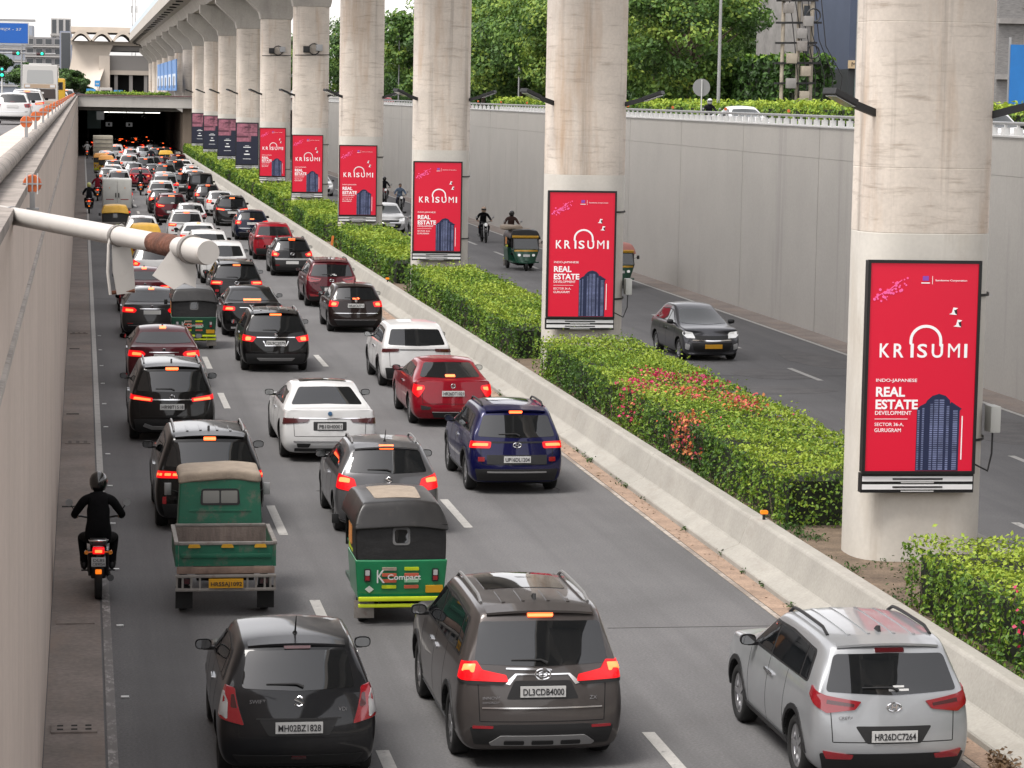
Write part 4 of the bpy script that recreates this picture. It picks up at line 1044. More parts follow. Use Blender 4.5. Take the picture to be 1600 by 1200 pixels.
STY['sedan_b'] = ('sedan', dict(L=4.75, W=1.83, H=1.45, deck=.50, roof_r=1.25, hi_brake=1.085, hb_w=.26, hb_off=.014, plate_z=.66, badge=.93, badge_kind='disc', rim=1, sunroof=(1.7, 2.3, .45),
    lamps=[('tail_light', [(-.22, .80), (.32, .80), (.30, .92), (-.18, .95)], M_redon, .03, .014), ('lamp_glow', [(-.02, .83), (.24, .83), (.24, .89), (.0, .90)], M_redhot, .02, .021)],
    rear=[('chrome_strip', rect(-.40, .40, .89, .905, .005), M_chrome, .010), ('exhaust_trim', rect(-.66, -.42, .27, .33, .01), M_chrome, .010), ('exhaust_trim', rect(.42, .66, .27, .33, .01), M_chrome, .010), ('bumper_lip', rect(-.7, .7, .20, .26, .02), M_blackpl, .006)]))
STY['hatch_a'] = ('hatch', dict(L=3.97, W=1.70, H=1.48, rg_top=1.35, rg_bot=1.03, hi_brake=1.05, hb_w=.10, hb_off=.012, plate_z=.84, badge=.98, badge_kind='disc', rim=1, spoiler=.04, antenna='rod',
    lamps=[('tail_light', [(-.18, .80), (.22, .80), (.24, .95), (-.14, .99)], M_redon, .03, .014), ('lamp_glow', [(-.02, .84), (.16, .84), (.16, .92), (.0, .93)], M_redhot, .03, .021)],
    rear=[('chrome_strip', rect(-.68, .68, .60, .615, .005), M_chrome, .010), ('chrome_strip', rect(-.66, .66, .40, .412, .005), M_chrome, .010), ('bumper_lower', rounded([(-.7, .38), (.7, .38), (.6, .23), (-.6, .23)], .03), M_blackpl, .008)]))
STY['hatch_b'] = ('hatch', dict(L=3.80, W=1.68, H=1.52, rg_top=1.38, rg_bot=1.05, hi_brake=1.44, hb_w=.13, hb_off=.03, plate_z=.56, badge=.90, badge_kind='slantH', spoiler=.05, antenna='rod', rails=M_blackpl,
    lamps=[('tail_light', [(-.20, .82), (.20, .80), (.26, .90), (-.12, 1.03)], M_redon, .03, .014), ('lamp_glow', [(-.02, .85), (.15, .84), (.15, .91), (.0, .94)], M_redhot, .03, .021)],
    rear=[('bumper_lower', rounded([(-.74, .66), (.74, .66), (.70, .25), (-.70, .25)], .04), M_blackpl, .008), ('chrome_strip', rounded([(-.70, .73), (.70, .73), (.66, .66), (-.66, .66)], .01), M_steel, .014), ('reflector', rect(-.66, -.50, .44, .47, .006), M_redoff, .014), ('reflector', rect(.50, .66, .44, .47, .006), M_redoff, .014)]))
STY['jeep'] = ('suv', dict(L=3.95, W=1.80, H=1.84, belt=1.12, roof_r=.18, roof_f=2.35, cowl=2.75, roofw=.82, hood=1.12, nose=1.02, rg_top=1.66, rg_bot=1.22, rg_xt=.56, rg_xb=.60, wiper=False, plate_z=.62, clad=.16, rw=.38, rim=2, tail=[.08, 0, .0, .02],
    lamps=[('tail_light', [(-.05, .82), (.14, .82), (.14, .98), (-.05, .98)], M_redon, .01, .02)],
    rear=[('bumper_lower', rect(-.84, .84, .38, .58, .02), M_blackpl, .05)]))
STY['aura'] = ('hatch', dict(L=3.95, W=1.70, H=1.49, belt=.94, roof_r=.70, cowl=3.0, roof_f=2.02, roofw=.66, wb=2.45, ra=.76, rw=.30, hood=.91, nose=.74, front=True, fplate=M_platey, plate_z=.8, mirror_mat=M_blackpl,
    lamps=[('tail_light', [(-.18, .84), (.30, .84), (.28, .97), (-.14, .99)], M_redoff, .03, .014)], rear=[]))
STY['swift_front'] = ('hatch', dict(L=3.85, W=1.73, H=1.53, front=True, antenna='rod', lamps=[('tail_light', [(-.18, .80), (.18, .80), (.2, .95), (-.14, .99)], M_redoff, .03, .014)], rear=[]))
STY['sedan_front'] = ('sedan', dict(L=4.4, W=1.73, H=1.48, front=True, lamps=[('tail_light', [(-.2, .80), (.34, .78), (.30, .93), (-.16, .95)], M_redoff, .03, .014)], rear=[]))
PROTO = {}; USED = set()
def car(style, colour, x, y, label, cat='car', rz=0., z=0., lit=True, far=False, plate=None, group=None, flip=False, mirror=None):
    if style not in PROTO:
        k, s = STY[style]; PROTO[style] = build_car(k, s)
    src = PROTO[style]
    if style not in USED and not far: r = src; USED.add(style)
    else: r = copy_tree(src, None, FAR_SKIP if far else ('plate_lettering',))
    if style in USED and r is src: pass
    r.name = 'parked_car' if cat == 'parked car' else 'car'
    if y < 120 and not flip and z == 0: y -= .8        # y is given at the rear tyres
    r.location = (x, y, z); r.rotation_euler = (0, 0, rad(rz))
    if flip:      # faces the camera: origin stays at the rear bumper, turned round
        r.rotation_euler = (0, 0, rad(180 + rz))
    tag(r, label, cat, group or 'cars queuing on the underpass road')
    dress(r, PT(colour), lit, mirror)
    if plate: plate_text(r, plate)
    return r
for q in range(0): pass
# ---- near cars
car('swift', 'graphite', 2.27, 28.6, 'dark graphite hatchback at the bottom of the picture with whip aerial', plate='MH02BZ1828', lit=False)
car('innova', 'brown', 4.95, 29.0, 'brown-grey people carrier with sunroof, roof rails and silver skid plate', plate='DL3CDB4000')
car('creta', 'silver', 8.52, 27.75, 'silver sport utility car with unlit red lamps beside the barrier', plate='HR26DC7264', lit=False)
car('suv_a', 'black', 2.11, 45.2, 'black sport utility car just ahead of the green cargo three-wheeler', plate='HR98R1149')
car('baleno', 'grey', 5.03, 44.7, 'grey hatchback with chrome strip just ahead of the nearest auto rickshaw')
car('venue', 'navy', 7.92, 49.2, 'deep blue compact sport utility car with dark mesh bumper', plate='UP16DL1204')
car('bmw', 'white', 4.87, 53.6, 'white luxury saloon with open black sunroof and dark lamps', plate='PB10H0001', lit=False)
car('civic', 'red', 8.10, 59.2, 'glossy red saloon with lip spoiler and lit brake lamps', plate='HR26DT1021')
car('coupe_suv', 'white', 8.27, 67.1, 'white coupe-roofed utility car with black lower bumper', lit=False)
car('suv_b', 'black', 1.86, 56.7, 'black utility car with slim glowing lamps between red saloon and another black one', plate='HR98T1518')
car('sedan_a', 'maroon', 2.0, 67.0, 'dark red saloon with roof showing above a black utility car', lit=True)
car('suv_c', 'black', 5.02, 70.9, 'black sport utility car with ribbed roof and white plate in the middle lane', plate='DL9C2079')
car('sedan_b', 'black', 5.06, 81.0, 'black saloon with wide high brake bar ahead of the ribbed-roof black car')
car('sedan_a', 'greydark', 2.05, 80.3, 'charcoal saloon to the left of the farther green auto rickshaw')
car('venue', 'black', 5.14, 91.1, 'black boxy utility car with two square glowing lamps near the pole end')
car('coupe_suv', 'white', 5.36, 103.2, 'white utility car directly behind the broken pole end', lit=True)
car('sedan_a', 'maroon', 2.05, 89.6, 'dark maroon saloon under the hanging plates of the pole')
car('hatch_b', 'white', 2.66, 101.4, 'white roofed hatchback partly hidden by the hanging pole plates', far=True)
car('hatch_a', 'darkbrown', 8.31, 82.7, 'dark brown hatchback with two chrome strips', plate='HR26CA7711')
car('creta', 'maroon', 8.46, 92.5, 'dark crimson utility car with roof rails behind the brown hatchback', lit=False)
car('hatch_b', 'black', 8.30, 108.0, 'small black hatchback with silver bumper band')
car('coupe_suv', 'brightred', 8.30, 118.4, 'bright red utility car ahead of the small black hatchback', lit=False)
car('hatch_a', 'darkblue', 8.31, 133.2, 'dark blue hatchback with glowing amber-red lamps', far=True)
car('suv_b', 'black', 8.09, 147.0, 'black utility car ahead of the dark blue hatchback', far=True)
# ---- the queue farther on
Q = 'far cars in the underpass queue'
car('hatch_a', 'white', 8.05, 158.6, 'white hatchback with pink-lit lamps in the right lane', far=True, group=Q)
car('hatch_b', 'greydark', 7.75, 168.3, 'grey hatchback between white hatchback and black off-roader', far=True, group=Q)
car('jeep', 'black', 7.87, 181.0, 'tall black boxy off-roader in the far right lane', far=True, group=Q)
car('suv_c', 'white', 8.1, 196.5, 'white utility car ahead of the black off-roader', far=True, group=Q)
car('hatch_b', 'white', 8.35, 209.0, 'white hatchback hugging the barrier, far right lane', far=True, group=Q)
car('suv_b', 'greydark', 7.5, 221.5, 'grey utility car behind the yellow auto rickshaw', far=True, group=Q)
car('coupe_suv', 'white', 5.15, 111.6, 'white utility car with orange-lit brake bar, mid lane', far=True, group=Q)
car('sedan_a', 'white', 5.17, 120.0, 'white saloon behind the pole end, middle lane', far=True, group=Q)
car('venue', 'white', 4.95, 129.4, 'white utility car with red lamps, middle lane', far=True, group=Q)
car('hatch_b', 'white', 5.58, 139.7, 'white hatchback with large rear window, middle lane', far=True, group=Q, lit=False)
car('creta', 'maroon', 4.9, 150.0, 'dark maroon utility car with an orange lamp glowing, middle lane', far=True, group=Q)
car('hatch_a', 'greydark', 4.75, 161.0, 'dark grey hatchback ahead of the maroon utility car', far=True, group=Q)
car('suv_a', 'white', 4.95, 170.4, 'white utility car with orange brake bar farther up the middle lane', far=True, group=Q)
car('mpv_w', 'silver', 5.5, 181.0, 'silver people carrier far up the middle lane', far=True, group=Q) if 'mpv_w' in STY else car('innova', 'silver', 5.5, 181.0, 'silver people carrier far up the middle lane', far=True, group=Q)
car('sedan_a', 'red', 4.35, 205.0, 'red saloon beside the far motor scooter', far=True, group=Q)
car('hatch_b', 'lightgrey', 4.15, 217.5, 'pale grey hatchback with bright rear window far up the middle lane', far=True, group=Q, lit=False)
car('sedan_a', 'white', 5.9, 196.0, 'white saloon far up the middle lane near the silver people carrier', far=True, group=Q)
car('hatch_a', 'black', 5.7, 216.0, 'black hatchback right of the pale grey one', far=True, group=Q)
car('suv_b', 'black', 5.3, 229.5, 'black utility car well short of the tunnel mouth', far=True, group=Q)
car('suv_c', 'white', 4.1, 240.0, 'white utility car nearing the tunnel mouth, middle lane', far=True, group=Q)
car('hatch_a', 'maroon', 4.7, 252.0, 'maroon hatchback about to enter the tunnel', far=True, group=Q)
car('suv_a', 'black', 7.4, 268.0, 'black utility car about to enter the tunnel on the right', far=True, group=Q)
car('sedan_a', 'maroon', 7.0, 240.0, 'maroon saloon ahead of the yellow auto rickshaw', far=True, group=Q)
car('hatch_b', 'white', 4.75, 268.5, 'white hatchback at the tunnel threshold', far=True, group=Q)
car('hatch_b', 'white', 2.74, 124.8, 'white hatchback right of the yellow-roofed rickshaw', far=True, group=Q, lit=False)
car('suv_b', 'white', 2.6, 193.0, 'white utility car ahead of the box truck', far=True, group=Q)
car('hatch_a', 'white', 2.0, 203.0, 'white hatchback two ahead of the box truck', far=True, group=Q)
car('hatch_b', 'black', 2.5, 224.0, 'black hatchback behind the orange rickshaw pair', far=True, group=Q)
for st, c, x, y, lab in (('hatch_a', 'white', 2.3, 168.5, 'white hatchback hidden ahead of the box truck'), ('sedan_a', 'lightgrey', 2.2, 180.5, 'pale grey saloon ahead of the box truck'), ('sedan_a', 'white', 2.4, 213.5, 'white saloon ahead of the two hatchbacks, left lane'),
        ('suv_b', 'silver', 2.3, 248.5, 'silver utility car ahead of the far rickshaw pair'), ('hatch_b', 'white', 2.2, 258.5, 'white hatchback behind the tan goods truck'), ('suv_c', 'black', 6.35, 209.5, 'black utility car squeezed between far middle and right lanes'),
        ('hatch_a', 'greydark', 6.1, 238.5, 'grey hatchback squeezed between far lanes short of the tunnel'), ('sedan_a', 'white', 8.55, 232.0, 'white saloon hugging the barrier far ahead'), ('suv_b', 'maroon', 8.5, 243.0, 'maroon utility car behind the yellow-roofed rickshaw'),
        ('hatch_b', 'silver', 6.2, 280.0, 'silver hatchback at the portal, middle right'), ('suv_a', 'white', 3.3, 279.0, 'white utility car at the portal beside the goods truck'), ('sedan_a', 'black', 8.4, 282.0, 'black saloon at the portal beside the barrier'), ('hatch_b', 'black', 6.9, 192.0, 'black hatchback between silver people carrier and white utility car')):
    car(st, c, x, y, lab, far=True, group=Q)
T = 'cars inside the tunnel'
for i, (st, c, x, y, lab) in enumerate([('suv_b', 'black', 4.3, 312., 'dark car with red lamps just inside the tunnel'), ('suv_c', 'black', 5.6, 303., 'dark car with stacked red lamps at the tunnel mouth'), ('sedan_a', 'greydark', 7.7, 318., 'dark saloon on the right side of the tunnel'),
        ('suv_a', 'black', 7.9, 336., 'dark utility car deep on the right of the tunnel'), ('hatch_a', 'greydark', 1.9, 330., 'dark hatchback deep on the left of the tunnel'), ('sedan_b', 'black', 4.9, 345., 'dark saloon deep in the middle of the tunnel'), ('hatch_b', 'white', 3.6, 290., 'white hatchback exactly under the portal beam'), ('suv_b', 'greydark', 2.1, 301., 'dark utility car ahead of the goods truck inside the tunnel'), ('hatch_a', 'black', 3.9, 323., 'dark hatchback in the left middle of the tunnel'), ('suv_a', 'black', 6.2, 316., 'dark utility car in the right middle of the tunnel'), ('sedan_a', 'black', 9.0, 304., 'dark saloon tight against the tunnel kerb'), ('hatch_b', 'greydark', 2.0, 315., 'dark hatchback on the left inside the tunnel'), ('suv_c', 'black', 6.4, 328., 'dark car farther in the right middle of the tunnel'), ('hatch_a', 'black', 7.6, 297., 'dark hatchback just under the beam on the right')]):
    car(st, c, x, y, lab, far=True, group=T)
# ---- oncoming carriageway
O_ = 'traffic on the oncoming carriageway'
car('aura', 'gunmetal', 17.3, 77.2, 'dark grey saloon with yellow plate driving towards the camera', flip=True, lit=False, group=O_, rz=3)
car('swift_front', 'white', 16.1, 145.2, 'white hatchback facing the camera beyond the hedge', flip=True, lit=False, far=True, group=O_)
car('sedan_front', 'graphite', 17.6, 139.5, 'dark car mostly hidden behind the third pier', flip=True, lit=False, far=True, group=O_)
car('sedan_front', 'white', 16.9, 196.0, 'white saloon seen between the fourth and fifth piers', flip=True, lit=False, far=True, group=O_)
car('swift_front', 'white', 17.4, 214.0, 'far white hatchback between the fourth and fifth piers', flip=True, lit=False, far=True, group=O_)
# ---- street level
S_ = 'cars on the streets above the underpass'
car('hatch_a', 'white', -3.15, 126.0, 'white hatchback on the upper left street nearest the rail', z=ZS + .006, far=True, group=S_, lit=False)
car('suv_b', 'white', -2.75, 139.0, 'white utility car just ahead on the upper left street', z=ZS + .006, far=True, group=S_)
car('sedan_a', 'graphite', -4.3, 96.0, 'dark car cut by the left picture edge', z=ZS + .006, far=True, group=S_)
car('sedan_a', 'brightred', -5.4, 133.0, 'red car cut by the left picture edge behind the dark one', z=ZS + .006, far=True, group=S_)
for i, (x, y, c, st) in enumerate(((-1.9, 232, 'white', 'sedan_a'), (-2.2, 262, 'silver', 'hatch_a'), (-1.6, 290, 'white', 'suv_b'))):
    car(st, c, x, y, '%s %s beyond the coach along the left street' % (c, ['saloon', 'hatchback', 'utility car'][i]), z=ZS + .006, far=True, group=S_)
car('sedan_front', 'white', 28.2, 116.0, 'white saloon on the upper right street behind the rail', z=ZS + .006, flip=True, lit=False, far=True, group=S_)
car('swift_front', 'white', 28.2, 83.5, 'white hatchback cut by the right picture edge on the upper street', z=ZS + .006, flip=True, lit=False, far=True, group=S_)
car('hatch_a', 'silver', 28.0, 200.0, 'silver hatchback on the upper right street between second and third piers', z=ZS + .006, far=True, group=S_, lit=False)
car('sedan_a', 'brightred', 27.5, 246.0, 'red car on the upper right street between third and fourth piers', z=ZS + .006, far=True, group=S_)
for st, p in PROTO.items():      # a prototype that never took a place of its own
    if st not in USED:
        for o in list(p.children_recursive): bpy.data.objects.remove(o)
        bpy.data.objects.remove(p)
# ================================================================== THREE-WHEELERS, TRUCK, COACH
def soft(xs, ys, zs, fn=None, lv=2, crease=0.):
    def pos(i, j, k):
        p = (xs[i], ys[j], zs[k]); return fn(*p) if fn else p
    c = cage_surface(lambda i, j, k: True, pos, len(xs), len(ys), len(zs), lambda p, q: crease)
    me = evaluate(c, [('SUBSURF', dict(levels=lv, render_levels=lv))]); me.shade_smooth(); return me
M_vinyl = multi_noise(mat('black_vinyl', (.0065, .0062, .0062), .42, spec=.3, n=3, amt=.3, bump=.35, bscale=9), [(5, (1, 1, 1), .6, .75, (.025, .022, .02), .5)])
M_vinylgrey = multi_noise(mat('worn_grey_vinyl', (.014, .013, .0125), .34, spec=.45, n=3, amt=.3, bump=.2, bscale=4), [(2.5, (1, 1, 1), .58, .74, (.075, .064, .054), .5)])
M_tan = multi_noise(mat('faded_tan_canvas', (.27, .22, .17), .85, n=5, amt=.15, bump=.5, bscale=16), [(6, (1, 1, 1), .58, .7, (.18, .14, .11), .6)])
M_rgreen = multi_noise(mat('rickshaw_green', (.003, .15, .055), .35, coat=.5, n=2, amt=.12), [(7, (1, 1, 1), .62, .72, (.03, .10, .055), .6)])
M_dgreen = multi_noise(mat('dark_rickshaw_green', (.003, .05, .026), .4, coat=.3, n=2, amt=.15), [(6, (1, 1, 1), .6, .72, (.035, .06, .04), .6)])
M_cgreen = multi_noise(mat('cargo_green', (.003, .085, .046), .5, n=3, amt=.15), [(4, (1, 1, 1), .55, .68, (.10, .095, .075), .75), (12, (1, 1, 1), .62, .7, (.10, .05, .03), .8)])
M_lime = multi_noise(mat('lime_bumper', (.42, .50, .012), .45, n=3, amt=.1), [(8, (1, 1, 1), .62, .7, (.2, .2, .05), .6)])
M_yellow = mat('rickshaw_yellow', (.48, .26, .015), .45, coat=.4, n=3, amt=.12)
M_oldwood = multi_noise(mat('worn_bed_boards', (.15, .12, .105), .85, n=3, amt=.25, stretch=(6, 1, 1), bump=.3), [(3, (1, 1, 1), .55, .7, (.09, .075, .065), .7)])
M_oldmetal = multi_noise(mat('scuffed_grey_metal', (.20, .185, .17), .6, .2, n=4, amt=.2), [(7, (1, 1, 1), .55, .68, (.13, .085, .06), .7)])
def build_rickshaw():
    r = bpy.data.objects.new('auto_rickshaw', None); COL.objects.link(r); r.empty_display_size = .1
    hw = .64
    def low(x, y, z):
        t = (z - .36) / .56
        return (x * (.93 + .07 * t) * (1 - .25 * max(0, (y - 1.6) / .9)), y + (.05 if y < .1 else 0) * (1 - t) + .03 * (x / hw) ** 2 * (1 if y < .1 else 0), z)
    lm = soft([-hw, -.6, -.2, .2, .6, hw], [0, .05, .6, 1.1, 1.15], [.36, .40, .66, .88, .92], low, 2, .25)
    o = obj('rear_body', lm, r, [M_rgreen]); bv = bvh_of(lm)
    def dp(nm, poly, m, off=.008, fr='rear', par=r): return obj(nm, drape(bv, poly, fr, off, .08, .015), par, [m])
    cols = [(M_tan, M_lime), (mat('louvre_red', (.45, .09, .05), .6), mat('louvre_red', (.45, .09, .05))), (MATS['louvre_red'], mat('louvre_mint', (.25, .5, .32), .6)), (M_lime, MATS['louvre_red'])]
    for row in range(4):
        for c in (0, 1):
            z = .80 - row * .085; x = -.17 + c * .31
            dp('louvre', rounded([(x - .10, z - .022), (x + .10, z - .022), (x + .10, z + .022), (x - .10, z + .022)], .01), cols[row][c], .014)
    for sg in (-1, 1):
        x = sg * .47
        t = dp('tail_light', rounded([(x - .045, .62), (x + .045, .62), (x + .045, .80), (x - .045, .80)], .02), M_blackpl, .02)
        obj('lens', drape(bv, rounded([(x - .03, .64), (x + .03, .64), (x + .03, .70), (x - .03, .70)], .01), 'rear', .028, .08, .01), t, [M_redoff])
        obj('lens', drape(bv, rounded([(x - .03, .71), (x + .03, .71), (x + .03, .785), (x - .03, .785)], .01), 'rear', .028, .08, .01), t, [M_clear])
    p = dp('number_plate', rounded([(.34, .46), (.58, .46), (.58, .56), (.34, .56)], .01), M_platey, .02)
    dp('sticker', [(-.44, .46), (-.38, .51), (-.44, .56), (-.50, .51)], M_white, .010)
    text('lettering', 'Compact', .12, (-.20, -.028, .655), M_white, r, width=.46, height=.10, bold=.002)
    text('lettering', 'K', .2, (-.36, -.028, .61), M_white, r, width=.11, height=.18)
    # rear vinyl panel, roof canopy
    def rp(x, y, z):
        t = (z - .90) / .56
        return (x * (1 + .02 * math.sin(t * 3)), y + .02 + .10 * t + .04 * (abs(x) / .62) ** 3 * (1 if y < .3 else 0), z)
    pm = soft([-.62, -.57, 0, .57, .62], [0, .05, .6, 1.0], [.90, .95, 1.2, 1.42, 1.46], rp, 2, .3)
    pan = obj('rear_panel', pm, r, [M_vinyl]); bp = bvh_of(pm)
    w = obj('rear_window', drape(bp, rounded([(-.12, 1.12), (.12, 1.12), (.12, 1.36), (-.12, 1.36)], .05), 'rear', .012, .06), r, [mat('grey_rubber', (.10, .10, .10), .6)])
    obj('pane', drape(bp, rounded([(-.09, 1.15), (.09, 1.15), (.09, 1.33), (-.09, 1.33)], .04), 'rear', .017, .06), w, [M_glass])
    def cn(x, y, z):
        t = (z - 1.40) / .36
        y2 = y + (.16 * t if y < .2 else 0) - (.10 * t if y > 1.8 else 0)
        return (x * (1 - .20 * t * t), y2, z - .05 * (x / .66) ** 2 - .03 * abs(y - 1.0) ** 2 + .012 * math.sin(9 * x + 5 * y))
    cm = soft([-.66, -.60, -.2, .2, .60, .66], [.02, .10, .7, 1.3, 1.9, 2.0], [1.40, 1.46, 1.62, 1.76], cn, 2, .12)
    can = obj('canopy', cm, r, [M_vinylgrey]); bc = bvh_of(cm)
    obj('roof_patch', drape(bc, rounded([(-.34, .42), (.30, .38), (.34, 1.5), (-.36, 1.5)], .08), 'top', .006, .12), r, [M_tan])
    seam = MB().box(-.64, .64, .055, .08, 1.395, 1.42); seam.build('canopy_hem', M_vinylgrey, r, bevel=.008)
    # sides: pillars, low side panels, seat, front cowl
    for sg in (-1, 1):
        MB().tube([(sg * .60, 1.02, .9), (sg * .60, 1.05, 1.46)], .02, 8).build('pillar', M_black, r)
        MB().tube([(sg * .56, 2.02, .82), (sg * .58, 1.86, 1.45)], .02, 8).build('pillar', M_black, r)
        boxo('side_stripe', min(sg * .605, sg * .625), max(sg * .605, sg * .625), .55, 1.1, .95, 1.03, M_lime, r)
        boxo('side_flap', min(sg * .60, sg * .64), max(sg * .60, sg * .64), .62, .98, 1.05, 1.38, mat('orange_flap', (.50, .20, .05), .7), r)
        fl = boxo('mud_flap', sg * .50 - .14, sg * .50 + .14, .14, .15, .09, .34, M_oldmetal, r, .004)
    boxo('floor', -.56, .56, 1.0, 2.2, .34, .40, M_dgreen, r)
    boxo('seat', -.50, .50, .9, 1.2, .6, .72, M_vinyl, r, .04)
    boxo('driver_seat', -.30, .30, 1.35, 1.65, .62, .74, M_vinyl, r, .04)
    def fc(x, y, z):
        t = (z - .32) / .60
        return (x * (.62 + .38 * t), y - .14 * t - .16 * (x / .58) ** 2, z)
    fm = soft([-.58, -.5, -.18, .18, .5, .58], [1.98, 2.06, 2.40, 2.46], [.32, .38, .6, .86, .92], fc, 2, .1)
    cow = obj('front_cowl', fm, r, [M_dgreen]); bf = bvh_of(fm)
    obj('stripe', drape(bf, rounded([(-.5, .82), (.5, .82), (.5, .89), (-.5, .89)], .02), 'front', .008, .08), r, [M_yellow])
    for sg in (-1, 1):
        obj('headlight', drape(bf, rounded([(sg * .30 - .06, .62), (sg * .30 + .06, .62), (sg * .30 + .06, .72), (sg * .30 - .06, .72)], .05), 'front', .02, .08), r, [M_head])
    obj('front_plate', drape(bf, rounded([(-.14, .60), (.14, .60), (.14, .70), (-.14, .70)], .01), 'front', .016, .08), r, [M_plate])
    ws = MB(); ws.add([(-.52, 2.26, .93), (.52, 2.26, .93), (.50, 1.94, 1.44), (-.50, 1.94, 1.44)], [(0, 1, 2, 3)]); ws.add([(-.52, 2.24, .93), (.52, 2.24, .93), (.50, 1.92, 1.44), (-.50, 1.92, 1.44)], [(3, 2, 1, 0)])
    ws.build('windscreen', M_glass2, r)
    for sg in (-1, 1): MB().tube([(sg * .53, 2.26, .92), (sg * .51, 1.93, 1.46)], .022, 8).build('screen_frame', M_black, r)
    MB().prism([(1.86, 1.40), (2.02, 1.37), (2.04, 1.45), (1.90, 1.50)], 'x', -.56, .56).build('visor_band', M_yellow, r, bevel=.01)
    for z0, z1, dy in ((.36, .42, -.05), (.27, .32, -.03)):
        boxo('bumper_bar', -.60, .62, dy - .02, dy + .03, z0, z1, M_lime, r, .012)
    MB().bar((-.3, .0, .3), (-.3, .0, .42), .04, .03).bar((.3, .0, .3), (.3, .0, .42), .04, .03).build('bumper_bracket', M_black, r)
    boxo('chassis', -.35, .35, .2, 2.1, .22, .36, M_dark, r)
    for x, y in ((-.50, .42), (.50, .42), (0, 2.22)): add_wheel(r, x, y, .22, 2, .13)
    boxo('front_mudguard', -.09, .09, 2.02, 2.46, .40, .45, M_dgreen, r, .02)
    for sg in (-1, 1):
        MB().tube([(sg * .56, 1.98, 1.15), (sg * .72, 1.98, 1.2)], .010, 6).build('mirror_stalk', M_black, r)
        boxo('mirror', sg * .74 - .05, sg * .74 + .05, 1.96, 1.985, 1.13, 1.27, M_blackpl, r, .008)
    return r
RICK = build_rickshaw()
rick_used = [0]
def rickshaw(x, y, label, body=None, canopy=None, patch=True, flip=False, rz=0, extra=None, group='three-wheelers in the traffic'):
    if not rick_used[0]: r = RICK; rick_used[0] = 1
    else: r = copy_tree(RICK, None, () if patch else ('roof_patch',))
    r.location = (x, y, 0); r.rotation_euler = (0, 0, rad(rz + (180 if flip else 0)))
    tag(r, label, 'auto rickshaw', group)
    for o in r.children:
        n = o.name.split('.')[0]
        if body and n == 'rear_body': set_mat(o, body)
        if canopy and n in ('canopy', 'canopy_hem'): set_mat(o, canopy)
        if extra and n in extra: set_mat(o, extra[n])
    return r
rickshaw(4.36, 36.35, 'green and black auto rickshaw with lime bumper beside the brown-grey people carrier')
rickshaw(3.15, 76.5, 'green and black auto rickshaw with clear rear window beside the charcoal saloon', M_dgreen, M_vinylgrey, False)
M_yv = mat('yellow_vinyl', (.50, .28, .015), .5, n=4, amt=.12)
rickshaw(1.60, 131.5, 'yellow-topped auto rickshaw following the white box truck', M_oldmetal, M_yv, False)
rickshaw(2.62, 113.0, 'yellow auto rickshaw hidden behind the hanging pole plate', M_yv, M_yv, False)
rickshaw(2.05, 231.0, 'orange-topped rickshaw, nearer of the far pair in the left lane', M_yv, mat('orange_vinyl', (.62, .28, .05), .5), False)
rickshaw(1.65, 238.5, 'orange-topped rickshaw, farther of the far pair in the left lane', M_yv, MATS['orange_vinyl'], False)
rickshaw(7.75, 253.0, 'yellow-roofed green rickshaw short of the tunnel beside the barrier', M_dgreen, M_yv, False)
rickshaw(18.5, 114.0, 'green auto rickshaw facing the camera between second and third piers', M_dgreen, M_vinyl, True, True, group='traffic on the oncoming carriageway')
rickshaw(20.55, 104.0, 'green auto rickshaw half hidden at the right of the second pier', M_dgreen, mat('pink_canvas', (.45, .20, .17), .8), False, True, group='traffic on the oncoming carriageway')
# driver and luggage of the oncoming rickshaw
lg = soft([-.45, -.2, .2, .45], [0, .3, .7, .9], [0, .1, .2], lambda x, y, z: (x, y, z + .03 * math.sin(9 * x + 4 * y)), 2)
o = obj('luggage_bundle', lg, None, [M_tan]); o.location = (18.05, 112.6, 1.68); tag(o, 'flat tan bundle on the roof of the oncoming rickshaw', 'bundle')

# ---- cargo three-wheeler
cg = empty('cargo_tricycle', (1.99, 37.2, 0), 0, 'green cargo three-wheeler with empty open bed and yellow plate', 'cargo trike', 'three-wheelers in the traffic')
boxo('bed_floor', -.66, .66, .06, 1.50, .60, .64, M_oldwood, cg)
for sg in (-1, 1):
    boxo('bed_side', min(sg * .66, sg * .70), max(sg * .66, sg * .70), .0, 1.54, .58, .88, M_cgreen, cg)
    boxo('bed_rail', min(sg * .655, sg * .715), max(sg * .655, sg * .715), .0, 1.54, .882, .93, M_oldmetal, cg, .008)
boxo('headboard', -.655, .655, 1.50, 1.54, .60, .90, M_oldwood, cg); boxo('bed_rail', -.65, .65, 1.495, 1.545, .902, .94, M_oldmetal, cg, .008)
tg = boxo('tailgate', -.655, .655, .0, .035, .585, .88, M_cgreen, cg)
boxo('tailgate_rib', -.62, .62, -.02, -.001, .70, .76, M_cgreen, tg, .006); boxo('tailgate_rail', -.655, .655, -.012, .047, .882, .925, M_oldmetal, tg, .008)
boxo('tailgate_sill', -.68, .68, -.03, .05, .48, .575, mat('rusty_sill', (.17, .115, .09), .8, n=5, amt=.35), cg, .008)
for x in (-.44, .02, .48): MB().prism(rounded([(x - .09, .845), (x + .09, .845), (x + .07, .895), (x - .07, .895)], .015), 'y', -.022, -.0125).build('yellow_sticker', M_yellow, tg)
boxo('bumper_rail', -.70, .70, -.07, -.02, .43, .47, M_oldmetal, cg, .006); boxo('bumper_rail', -.70, .70, -.07, -.02, .24, .28, M_oldmetal, cg, .006)
for x in (-.68, -.60, -.48, -.36, .30, .42, .54, .62, .68): boxo('bumper_bar', x - .014, x + .014, -.062, -.03, .28, .43, M_oldmetal, cg)
